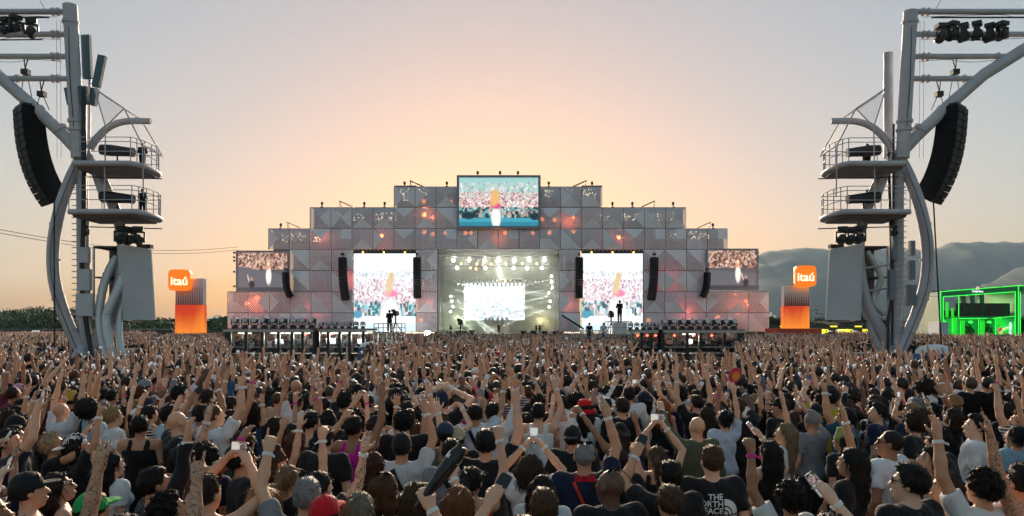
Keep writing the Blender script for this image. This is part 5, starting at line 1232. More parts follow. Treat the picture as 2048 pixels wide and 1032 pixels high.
def leg_meshes():
    out = {}
    for sex in "mf":
        fd = Field((-.3, -.25, .06), (.3, .3, 1.1), .022)
        fd.ell((0, 0, .95), (.178, .125, .13), .05)
        for sx in (-1, 1):
            hx = sx * .095; fd.cone((hx, 0, .93), (hx * 1.05, .015, .5), .108, .075, .03); fd.cone((hx * 1.05, .015, .5), (hx * 1.08, -.02, .07), .075, .062, .02)
        fd.F = np.maximum(fd.F, (.09 - fd.ax[2])[None, None, :]).astype(np.float32); V, Q = fd.mesh(); out[sex] = np_mesh("trousers", V, Q, [M_cloth])
    fd = Field((-.25, -.2, -.02), (.25, .25, .16), .02)
    for sx in (-1, 1): fd.cone((sx * .105, -.045, .05), (sx * .125, .15, .04), .055, .045, .01); fd.cone((sx * .103, -.03, .08), (sx * .103, -.03, .12), .05, .048, .02)
    fd.F = np.maximum(fd.F, (0.002 - fd.ax[2])[None, None, :]).astype(np.float32); V, Q = fd.mesh(); out["shoes"] = np_mesh("shoes", V, Q, [M_cloth])
    return out
# hair and headwear live in the head's own frame: origin at the neck pivot (0,-.01,1.49)
PIV = np.array((0, -.01, 1.49))
def vnoise(V, f, seed):
    r = np.random.RandomState(seed); o = np.zeros(len(V))
    for _ in range(6):
        k = r.randn(3) * f; o += np.sin(V @ k + r.rand() * 6.28)
    return o / 6
def patterned(name, build):
    m = M_cloth.copy(); m.name = name; N, L, P = nodes_of(m); src = P.inputs["Base Color"].links[0].from_socket; tc = N.new("ShaderNodeTexCoord"); f = build(N, L, tc)
    mx = N.new("ShaderNodeMix"); mx.data_type = 'RGBA'; L.new(f, mx.inputs[0]); L.new(src, mx.inputs[6]); mx.inputs[7].default_value = (.6, .6, .62, 1); L.new(mx.outputs[2], P.inputs["Base Color"]); return m
def _stripes(N, L, tc):
    w = N.new("ShaderNodeTexWave"); w.bands_direction = 'Z'; w.inputs["Scale"].default_value = 9; w.inputs["Distortion"].default_value = .4; L.new(tc.outputs["Object"], w.inputs[0]); r = N.new("ShaderNodeMath"); r.operation = 'GREATER_THAN'; r.inputs[1].default_value = .6; L.new(w.outputs["Fac"], r.inputs[0]); return r.outputs[0]
def _blotch(N, L, tc):
    w = N.new("ShaderNodeTexNoise"); w.inputs["Scale"].default_value = 13; w.inputs["Detail"].default_value = 3; L.new(tc.outputs["Object"], w.inputs[0]); r = N.new("ShaderNodeMath"); r.operation = 'GREATER_THAN'; r.inputs[1].default_value = .57; L.new(w.outputs["Fac"], r.inputs[0]); return r.outputs[0]
def _flecks(N, L, tc):
    w = N.new("ShaderNodeTexVoronoi"); w.inputs["Scale"].default_value = 34; L.new(tc.outputs["Object"], w.inputs[0]); r = N.new("ShaderNodeMath"); r.operation = 'LESS_THAN'; r.inputs[1].default_value = .22; L.new(w.outputs["Distance"], r.inputs[0]); return r.outputs[0]
PATT = [patterned("cloth_striped", _stripes), patterned("cloth_blotched", _blotch), patterned("cloth_flecked", _flecks)]
STR = {}
def strands(me, kind, seed):
    """loose locks standing a little off the hair, as thin bent ribbons"""
    r = np.random.RandomState(seed + 90); P, Nn = STR[kind]; n = {'buzz': 0, 'afro': 520, 'curly': 420}.get(kind, 360)
    if n == 0: return me
    k = r.choice(len(P), n); p = P[k]; nn = Nn[k]; out = {'afro': .9, 'curly': .8, 'short': .35, 'crop': .4}.get(kind, .12); L = {'short': .016, 'crop': .011, 'curly': .018, 'afro': .022}.get(kind, .09) * (.5 + r.rand(n))
    down = np.array((0, 0, -1.0)) if kind not in ('short', 'crop', 'curly', 'afro') else np.array((0, .6, .3)); t = down - nn * (nn @ down)[:, None]; t += r.randn(n, 3) * (.25 if out < .3 else .6); t -= nn * (t * nn).sum(1)[:, None]; t /= np.linalg.norm(t, axis=1)[:, None] + 1e-9
    w = np.cross(nn, t) * (.0022 + .003 * r.rand(n))[:, None]; V = []; F = []
    a = p - nn * .003; b = p + t * (L * .5)[:, None] + nn * (L * out * .5 + .004)[:, None]; c = p + t * L[:, None] + nn * (L * out * (.5 if out < .3 else .9) + .003)[:, None]
    VV = np.stack([a - w, a + w, b - w * .8, b + w * .8, c], 1).reshape(-1, 3)
    co = np.zeros(len(me.vertices) * 3, np.float32); me.vertices.foreach_get('co', co); F0 = [tuple(q.vertices) for q in me.polygons]; o = len(me.vertices)
    F1 = [(o + 5 * i, o + 5 * i + 1, o + 5 * i + 3, o + 5 * i + 2) for i in range(n)] + [(o + 5 * i + 2, o + 5 * i + 3, o + 5 * i + 4) for i in range(n)]
    m2 = bpy.data.meshes.new('hair'); m2.from_pydata(np.concatenate([co.reshape(-1, 3), VV]).tolist(), [], F0 + F1); m2.materials.append(M_hair); m2.polygons.foreach_set('use_smooth', [True] * len(m2.polygons)); m2.update(); return m2
def hair_mesh(kind, seed=0, vs=.0085):
    r = np.random.RandomState(seed + 5); fd = Field((-.24, -.26, -.48), (.24, .2, .42), vs)
    c = np.array((0, -.002, .145)); front = ((0, .048, .15), unit((0, 1, -.55)))       # plane cutting the hair off the face
    def cap(t, low, fr=front): fd.ell(c, (.077 + t, .096 + t, .09 + t * 1.15), 0, cuts=(fr, ((0, 0, low), (0, .25, -1))))
    amp, fq = .004, 60
    if kind == "short": cap(.014, .085); fd.ell((0, .035, .215), (.06, .055, .03), .02); amp = .005
    elif kind == "buzz": cap(.005, .08); amp = .0012
    elif kind == "crop": cap(.007, .075); fd.ell((0, .01, .215), (.068, .085, .032), .02); amp = .004
    elif kind == "curly":
        cap(.02, .07); amp, fq = .013, 75
    elif kind == "afro": fd.ell(c + np.array((0, -.03, .03)), (.145, .145, .135), 0, cuts=(((0, .05, .15), unit((0, 1, -.4))),)); amp, fq = .014, 70
    elif kind in ("long", "wavy", "longer"):
        cap(.016, -.02); L = {"long": -.24, "wavy": -.22, "longer": -.36}[kind]
        for i in range(7):
            a = (i - 3) / 3 * 1.35; x, y = .078 * math.sin(a), -.03 - .065 * math.cos(a); xe = x * 1.35 + r.uniform(-.02, .02)
            fd.cone((x, y, .15), (x * 1.15, y - .012, .0), .036, .034, .025); fd.cone((x * 1.15, y - .012, .0), (xe, y - .035, L + r.uniform(-.04, .03) + abs(a) * .05), .034, .016, .03)
        amp, fq = (.004, 50) if kind != "wavy" else (.013, 42)
    elif kind == "bob":
        cap(.022, .0); 
        for i in range(7):
            a = (i - 3) / 3 * 1.5; fd.cone((.082 * math.sin(a), -.02 - .075 * math.cos(a), .13), (.088 * math.sin(a), -.02 - .085 * math.cos(a), .01), .035, .03, .025)
        amp, fq = .006, 50
    elif kind == "bun": cap(.010, .06); fd.ell((0, -.118, .2), (.045, .042, .042), .012); amp = .003
    elif kind == "pony":
        cap(.010, .06); fd.cone((0, -.105, .17), (0, -.16, .12), .026, .034, .012); fd.cone((0, -.16, .12), (.02, -.15, -.16), .036, .014, .02); amp = .004
    elif kind == "braids":
        cap(.010, .06)
        for i in range(16):
            a = (i / 15 - .5) * 3.4; x, y = .085 * math.sin(a), -.02 - .08 * math.cos(a); fd.cone((x, y, .14), (x * 1.2, y - .02, -.2 - .05 * r.rand()), .014, .010, .004)
        amp = .003
    V, Q = fd.mesh(); n = V - c; n /= np.linalg.norm(n, axis=1)[:, None]
    az = np.arctan2(V[:, 0], -V[:, 1]); st = np.sin(az * 26 + 3 * np.sin(V[:, 2] * 14)) * .5 + np.sin(az * 47 + V[:, 2] * 12 + 2 * np.sin(V[:, 2] * 23)) * .5
    if kind in ("long", "wavy", "longer", "bob", "pony"): V = V + n * (st * .006)[:, None]
    if kind == "wavy": V[:, 0] += .014 * np.sin(V[:, 2] * 34) * np.clip(.1 - V[:, 2], 0, .3) / .3
    V = V + n * (vnoise(V, fq, seed) * amp * 1.6)[:, None]
    tri = V[Q[:, 0]]; e1 = V[Q[:, 1]] - tri; e2 = V[Q[:, 3]] - tri; fn = np.cross(e1, e2); fn /= np.linalg.norm(fn, axis=1)[:, None] + 1e-9
    me = np_mesh("hair", V, Q, [M_hair])
    STR[kind] = (tri, fn)
    me = decimated(me, .42) if len(Q) > 3000 else me
    me.polygons.foreach_set("use_smooth", [True] * len(me.polygons)); return me
def cap_mesh(kind):
    fd = Field((-.16, -.2, -.05), (.16, .3, .34), .0095); c = np.array((0, -.004, .15))
    if kind in ("cap", "backcap"):
        fd.ell(c, (.092, .112, .112), 0, cuts=(((0, 0, .145), (0, -.12, -1)),)); sg = 1 if kind == "cap" else -1
        fd.ell((0, sg * .125, .158), (.075, .085, .010), .006, cuts=(((0, sg * .06, .1), (0, -sg, 0)),)); fd.ell((0, 0, .262), (.01, .01, .008), .004)
    elif kind == "bucket":
        fd.cone((0, -.004, .15), (0, -.004, .235), .108, .088, .0); fd.F = np.maximum(fd.F, (fd.ax[2] - .252)[None, None, :]).astype(np.float32); fd.F = np.maximum(fd.F, (.15 - fd.ax[2])[None, None, :]).astype(np.float32)
        fd.cone((0, -.004, .165), (0, -.004, .128), .105, .152, .01); fd.ell((0, -.004, .06), (.14, .145, .085), 0, mode="s")
    elif kind == "beanie": fd.ell(c, (.09, .11, .12), 0, cuts=(((0, 0, .12), (0, -.2, -1)),)); fd.ell((0, 0, .14), (.094, .114, .022), .01)
    elif kind == "wrap": fd.ell(c, (.1, .118, .115), 0, cuts=(((0, 0, .12), (0, -.15, -1)),)); fd.ell((0, .05, .25), (.05, .05, .03), .03)
    V, Q = fd.mesh(); return np_mesh(kind, V, Q, [M_cloth])
HAIRK = ["short", "buzz", "crop", "curly", "afro", "long", "wavy", "longer", "bob", "bun", "pony", "braids"]
HAIRB = {k_: hair_mesh(k_, i) for i, k_ in enumerate(HAIRK)}
HAIR = {k_: strands(HAIRB[k_], k_, i) for i, k_ in enumerate(HAIRK)}
HATS = {k_: cap_mesh(k_) for k_ in ("cap", "backcap", "bucket", "beanie", "wrap")}
LEGS = leg_meshes()
print("hair", round(time.time() - T0, 1))
def band_mesh(r=.031, w=.012):
    b = MB(); b.lathe([(r, -w), (r + .004, -w), (r + .004, w), (r, w)], n=12); b._add([(r, 0, .006), (r + .035, .012, -.012), (r + .03, .014, -.026), (r, 0, -.010)], [(0, 1, 2, 3), (3, 2, 1, 0)]); return b.mesh("wristband", M_cloth)
BAND = band_mesh()
def glasses_mesh():
    b = MB()
    for sx in (-1, 1):
        b.tube([(sx * .034 + .026 * math.cos(a), .104, .13 + .02 * math.sin(a)) for a in np.linspace(0, 6.283, 13)], .0028, 5); b.tube([(sx * .06, .102, .135), (sx * .078, .03, .135), (sx * .08, -.02, .118)], .003, 5)
        b.lathe([(.001, -.001), (.025, 0), (.001, .001)], (sx * .034, .104, .13), 12, Matrix.Rotation(R(90), 3, 'X'))
    b.tube([(-.01, .106, .135), (.01, .106, .135)], .003, 5); return b.mesh("glasses", mat("glasses_black", (.012, .012, .014), .2, var=0))
GLASS = glasses_mesh()
VAR = {}
def variant(sex, la, ra, hy, hp, vs=.0105, ratio=.2):
    key = (sex, la, ra, hy, hp)
    if key in VAR: return VAR[key]
    fd, arms, M, H = build_body(sex, la, ra, R(hy), R(hp), vs); V, Q = fd.mesh()
    me = np_mesh("person", V, Q, [M_skin]); me = decimated(me, ratio)
    co = np.zeros(len(me.vertices) * 3, np.float32); me.vertices.foreach_get("co", co); C = face_colours(co.reshape(-1, 3), H)
    ca = me.color_attributes.new("Col", 'FLOAT_COLOR', 'POINT'); ca.data.foreach_set("color", C.ravel()); me.polygons.foreach_set("use_smooth", [True] * len(me.polygons)); me.update()
    v = dict(me=me, arms=arms, M=M, sex=sex, la=la, ra=ra, shirts={}); VAR[key] = v; return v
PHONE = {}
def phone_parts():
    b = MB(); pl = []
    for i in range(24):
        a = 2 * math.pi * i / 24; ca, sa = math.cos(a), math.sin(a); e = .3; pl.append((.0375 * math.copysign(abs(ca) ** e, ca), .0775 * math.copysign(abs(sa) ** e, sa)))
    b.prism(pl, 0, .009); b.box((.018, .0105, .052), (.03, .003, .034)); body = b.mesh("case", objcol_mat("phone_case", .35, .5, "cloth"))
    scr = []
    for sd in range(4):
        r = np.random.RandomState(sd + 40); im = np.zeros((22, 10, 3)); yy = np.linspace(0, 1, 22)[:, None, None]
        sky_ = np.array([(1.0, .93, .82), (.85, .95, .95), (.95, .95, .97), (.55, .62, .6)][sd]); im[:] = sky_
        im[9:12] = sky_ * .75; im[8:11, 3:7] = (1, 1, 1); im[12:] = np.array((.22, .16, .14)); speckle(im, r, .55, .92, [(.5, .33, .27), (.08, .06, .06), (.3, .2, .17), (.7, .6, .55)], 60, .03); im[20:] = .03; im[20, 4:6] = (.9, .9, .9); im[:1] = .05
        scr.append(screen_mesh("screen", .069, .148, clamp(im), mat_attr_emit("phone_screen%d" % sd, .15, .15)))
    return body, scr
PBODY, PSCR = phone_parts()
def add_phone(mw, pos, right, up, nrm, case, scr, label, landscape=False):
    """pos: middle of the phone in the person's frame; nrm: the way its screen faces"""
    if landscape: right, up = up, -np.array(right)
    o = link("phone", PBODY); o.color = (*case, 1); link("screen", PSCR[scr], o, (0, -.0012, 0))
    X_ = Vector(right).normalized(); Y_ = -Vector(nrm).normalized(); X_ = (X_ - Y_ * X_.dot(Y_)).normalized(); Z_ = X_.cross(Y_)
    M4 = Matrix((X_, Y_, Z_)).transposed().to_4x4(); M4.translation = Vector(pos)
    Mw = mw @ M4; lc, rt, sc = Mw.decompose(); o.location = lc; o.rotation_euler = rt.to_euler(); 
    tag(o, label, "phone", "phones held up by the crowd"); return o
def person(x, D, yaw, scale, var, hair, hairc, skin, shirt, shirtc, pants=(.02, .02, .025), hat=None, hatc=None, band=None, glasses=None, tattoo=False, mirror=False, z0=0.0, patt=None):
    root = link("person", var["me"]); root.location = (x, D, z0); root.rotation_euler = (0, 0, yaw); root.scale = ((-scale if mirror else scale), scale, scale); root.color = (*skin, 1)
    if tattoo: root.material_slots[0].link = 'OBJECT'; root.material_slots[0].material = M_tat
    if shirt:
        if shirt not in var["shirts"]: var["shirts"][shirt] = shirt_mesh(var["sex"], var["arms"], shirt)
        s = link("shirt", var["shirts"][shirt], root); s.color = (*shirtc, 1)
        if patt is not None: s.material_slots[0].link = 'OBJECT'; s.material_slots[0].material = PATT[patt]
    t = link("trousers", LEGS[var["sex"]], root); t.color = (*pants, 1); t = link("shoes", LEGS["shoes"], root); t.color = (.06, .06, .06, 1)
    Mh = Matrix(var["M"].tolist()).to_4x4(); Mh.translation = Vector(PIV)
    def onhead(name, me, c):
        q = link(name, me, root); q.matrix_local = Mh; q.color = (*c, 1); return q
    if hair: onhead("hair", (HAIRB if hat else HAIR)[hair], hairc)
    if hat: onhead(hat if hat not in ("backcap",) else "cap", HATS[hat], hatc)
    if glasses: q = onhead("glasses", GLASS, (0, 0, 0)); 
    if glasses == "top": q.location += Vector((0, -.055, .075)); q.rotation_euler.x += R(35)
    if band is not None:
        for (S, E, W_, f, n, hk), on in zip(var["arms"], (band & 1, band & 2)):
            if not on: continue
            q = link("wristband", BAND, root); q.location = Vector(W_ - f * .025); q.rotation_euler = Vector(f).to_track_quat('Z', 'Y').to_euler(); q.color = (.8, .8, .8, 1) if rng.random() < .75 else (.7, .05, .3, 1); q.scale = (1.02, 1.02, 1)
    bpy.context.view_layer.update() if False else None
    return root
def mat_of(root):
    return Matrix.LocRotScale(root.location, root.rotation_euler, root.scale)
def give_phone(root, var, case, scr, label):
    A = var["arms"]; la, ra = var["la"], var["ra"]; mw = mat_of(root)
    if ra in ("two", "twoup"):
        h0 = A[0][2] + A[0][3] * .07; h1 = A[1][2] + A[1][3] * .07; mid = (h0 + h1) / 2 + np.array((0, .015, .045))
        return add_phone(mw, mid, (1, 0, 0), (0, 0, 1), (0, -1, .1), case, scr, label, landscape=(scr % 2 == 0))
    a = A[0] if ra in ("phone", "phoneup") else A[1]
    S, E, W_, f, n, hk = a; pos = W_ + f * .12 + n * .022
    return add_phone(mw, pos, np.cross(f, n), f, -n, case, scr, label)
# ------------------------------------------------------------------ the people near us, one by one
BLK, WHT, GRY, NVY = (.012, .012, .014), (.72, .72, .73), (.22, .23, .25), (.012, .02, .05)
SK = {"fair": (.78, .47, .33), "light": (.70, .39, .255), "tan": (.58, .295, .175), "brown": (.36, .17, .095), "dark": (.14, .065, .042)}
HAIRC = {"black": (.010, .008, .008), "dark brown": (.028, .016, .011), "brown": (.075, .038, .02), "auburn": (.12, .035, .015), "blonde": (.30, .19, .09), "grey": (.24, .24, .25), "orange": (.36, .09, .015)}
HWORD = {"short": "short {} hair", "buzz": "shaved {} hair", "crop": "cropped {} hair", "curly": "short curly {} hair", "afro": "big curly {} hair", "long": "long {} hair", "wavy": "wavy {} hair", "longer": "very long {} hair", "bob": "chin-length {} hair", "bun": "{} hair in a bun", "pony": "{} ponytail", "braids": "long {} braids", None: "bald head"}
HATW = {"cap": "cap", "backcap": "backwards cap", "bucket": "bucket hat", "beanie": "beanie", "wrap": "headscarf"}
CNAME = [("black", BLK), ("white", WHT), ("grey", GRY), ("navy", NVY), ("red", (.5, .02, .02)), ("magenta", (.55, .015, .28)), ("pink", (.55, .25, .36)), ("olive", (.08, .09, .05)), ("blue", (.03, .10, .22)), ("yellow", (.6, .4, .03)), ("green", (.01, .30, .07)), ("beige", (.42, .32, .2)), ("brown", (.08, .045, .03)), ("maroon", (.12, .012, .03)), ("pale blue", (.35, .5, .62))]
CD = dict(CNAME)
POSE = {"down": "arms lowered", "up": "one arm raised", "upb": "one arm raised", "wide": "arms spread wide", "fist": "one fist raised", "point": "pointing upwards", "fwd": "reaching forward", "phone": "filming", "phoneup": "filming overhead", "two": "filming with both hands", "twoup": "filming high with both hands", "heart": "hands joined overhead", "front": "arms bent", "bent": "one arm bent up", "lean": "one arm leaning overhead", "half": "one forearm raised", "slack": "one arm reaching up loosely"}
POP = {}           # index of the labels in use
PEOPLE = []        # px x, D, label words
def screen_x(x, D): return CX + x / D * FPX
LANDMARKS = []     # (px x, D, words)
def where(x, D):
    """phrases that place somebody among people one can find, nearest first"""
    sx = screen_x(x, D); out = []
    for (lx, lD, wd) in sorted(LANDMARKS, key=lambda q: abs(q[0] - sx) / 60 + abs(q[1] - D) * 1.1)[:14]:
        dx = sx - lx; dD = D - lD
        side = "left" if dx < 0 else "right"; a = abs(dx)
        if a < 45: out.append(f"{'just behind' if dD > 0 and dD < 1.2 else 'well behind' if dD > 0 else 'in front of'} {wd}")
        else:
            far = "just" if a < 90 else "a little" if a < 150 else "well"
            out.append(f"{far} {side} of {wd}" + (", farther back" if dD > 1.3 else ", nearer us" if dD < -1.0 else ""))
    return out
def unique(base, x, D):
    lim = 16
    cands = [base] + [f"{base}, {w}" for w in where(x, D)]
    for c in cands[1:] + [cands[0]]:
        if len(c.replace(",", "").split()) <= lim and c not in POP: POP[c] = 1; return c
    short = " ".join(base.split()[:9]); 
    for w in where(x, D):
        for o_ in ("second", "third", "fourth", "fifth", "sixth", "seventh", "eighth", "ninth"):
            c = f"{short}, {o_} one {w}"
            if len(c.replace(",", "").split()) <= lim and c not in POP: POP[c] = 1; return c
    for w in where(x, D):
        for o_ in ('nearer', 'farther', 'taller', 'shorter', 'leftmost', 'rightmost'):
            c = f"{o_} {base.split(' in ')[0]}, {w}"
            if len(c.replace(',', '').split()) <= lim and c not in POP and o_ in ('leftmost', 'rightmost'): POP[c] = 1; return c
    POP[base] = 1; return base
def colour_word(c): return min(CNAME, key=lambda q: sum((a ** .4 - b ** .4) ** 2 for a, b in zip(q[1], c)))[0]
GARM = {"tee": "t-shirt", "tank": "tank top", "long": "long-sleeved shirt", None: "bare back"}
def add_person(x, D, s, sex, arms, head, hair, hc, skin, shirt, sc, yaw=None, hat=None, hatc=None, mirror=False, glasses=None, tattoo=False, band=None, label=None, phone=None, case=BLK, mark=None, patt=None):
    la, ra = arms; var = variant(sex, la, ra, *head)
    az = math.atan2(x, D)
    if yaw is None: yaw = az * 1.15 + rng.gauss(0, .18)
    root = person(x, D, yaw, s, var, hair, HAIRC.get(hc, hc) if isinstance(hc, str) else hc, SK[skin], shirt, sc, hat=hat, hatc=hatc, band=band, glasses=glasses, tattoo=tattoo, mirror=mirror, patt=patt)
    hw = (f"{colour_word(hatc)} {HATW[hat]}" if hat else HWORD[hair].format(hc if isinstance(hc, str) else "dark"))
    pw = ("striped ", "mottled ", "flecked ")[patt] if patt is not None else ""
    base = label or f"person with {hw} in {pw}{colour_word(sc)} {GARM[shirt]}, {POSE[ra]}"
    lb = unique(base, x, D) if not label else label
    POP[lb] = 1; tag(root, lb, "person", "people in the near crowd")
    PEOPLE.append((x, D))
    if phone is None: phone = ra in ("phone", "phoneup", "two", "twoup")
    if phone:
        w = where(x, D); pl = None
        hold = hw
        for c in [f"{colour_word(case)} phone held up by person with {hold}"] + [f"{colour_word(case)} phone held by person with {hold}, {q}" for q in w] + [f"{colour_word(case)} phone {q}" for q in w] + [f"{o_} {colour_word(case)} phone {q}" for o_ in ("second", "third", "fourth") for q in w]:
            if len(c.replace(",", "").split()) <= 16 and c not in POP: pl = c; break
        pl = pl or "phone held up in the crowd"; POP[pl] = 1
        give_phone(root, var, case, rng.randrange(4), pl)
    if mark: LANDMARKS.append((screen_x(x, D), D, mark))
    return root
def hero(hx, hy, s, *a, **k):
    D = (HC - 1.615 * s) * FPX / (hy - HY); return add_person((hx - CX) * D / FPX, D, s, *a, **k)
M_, F_ = 1.05, .97
H0, HU, HL, HR_ = (0, 6), (0, 14), (35, 6), (-35, 6)
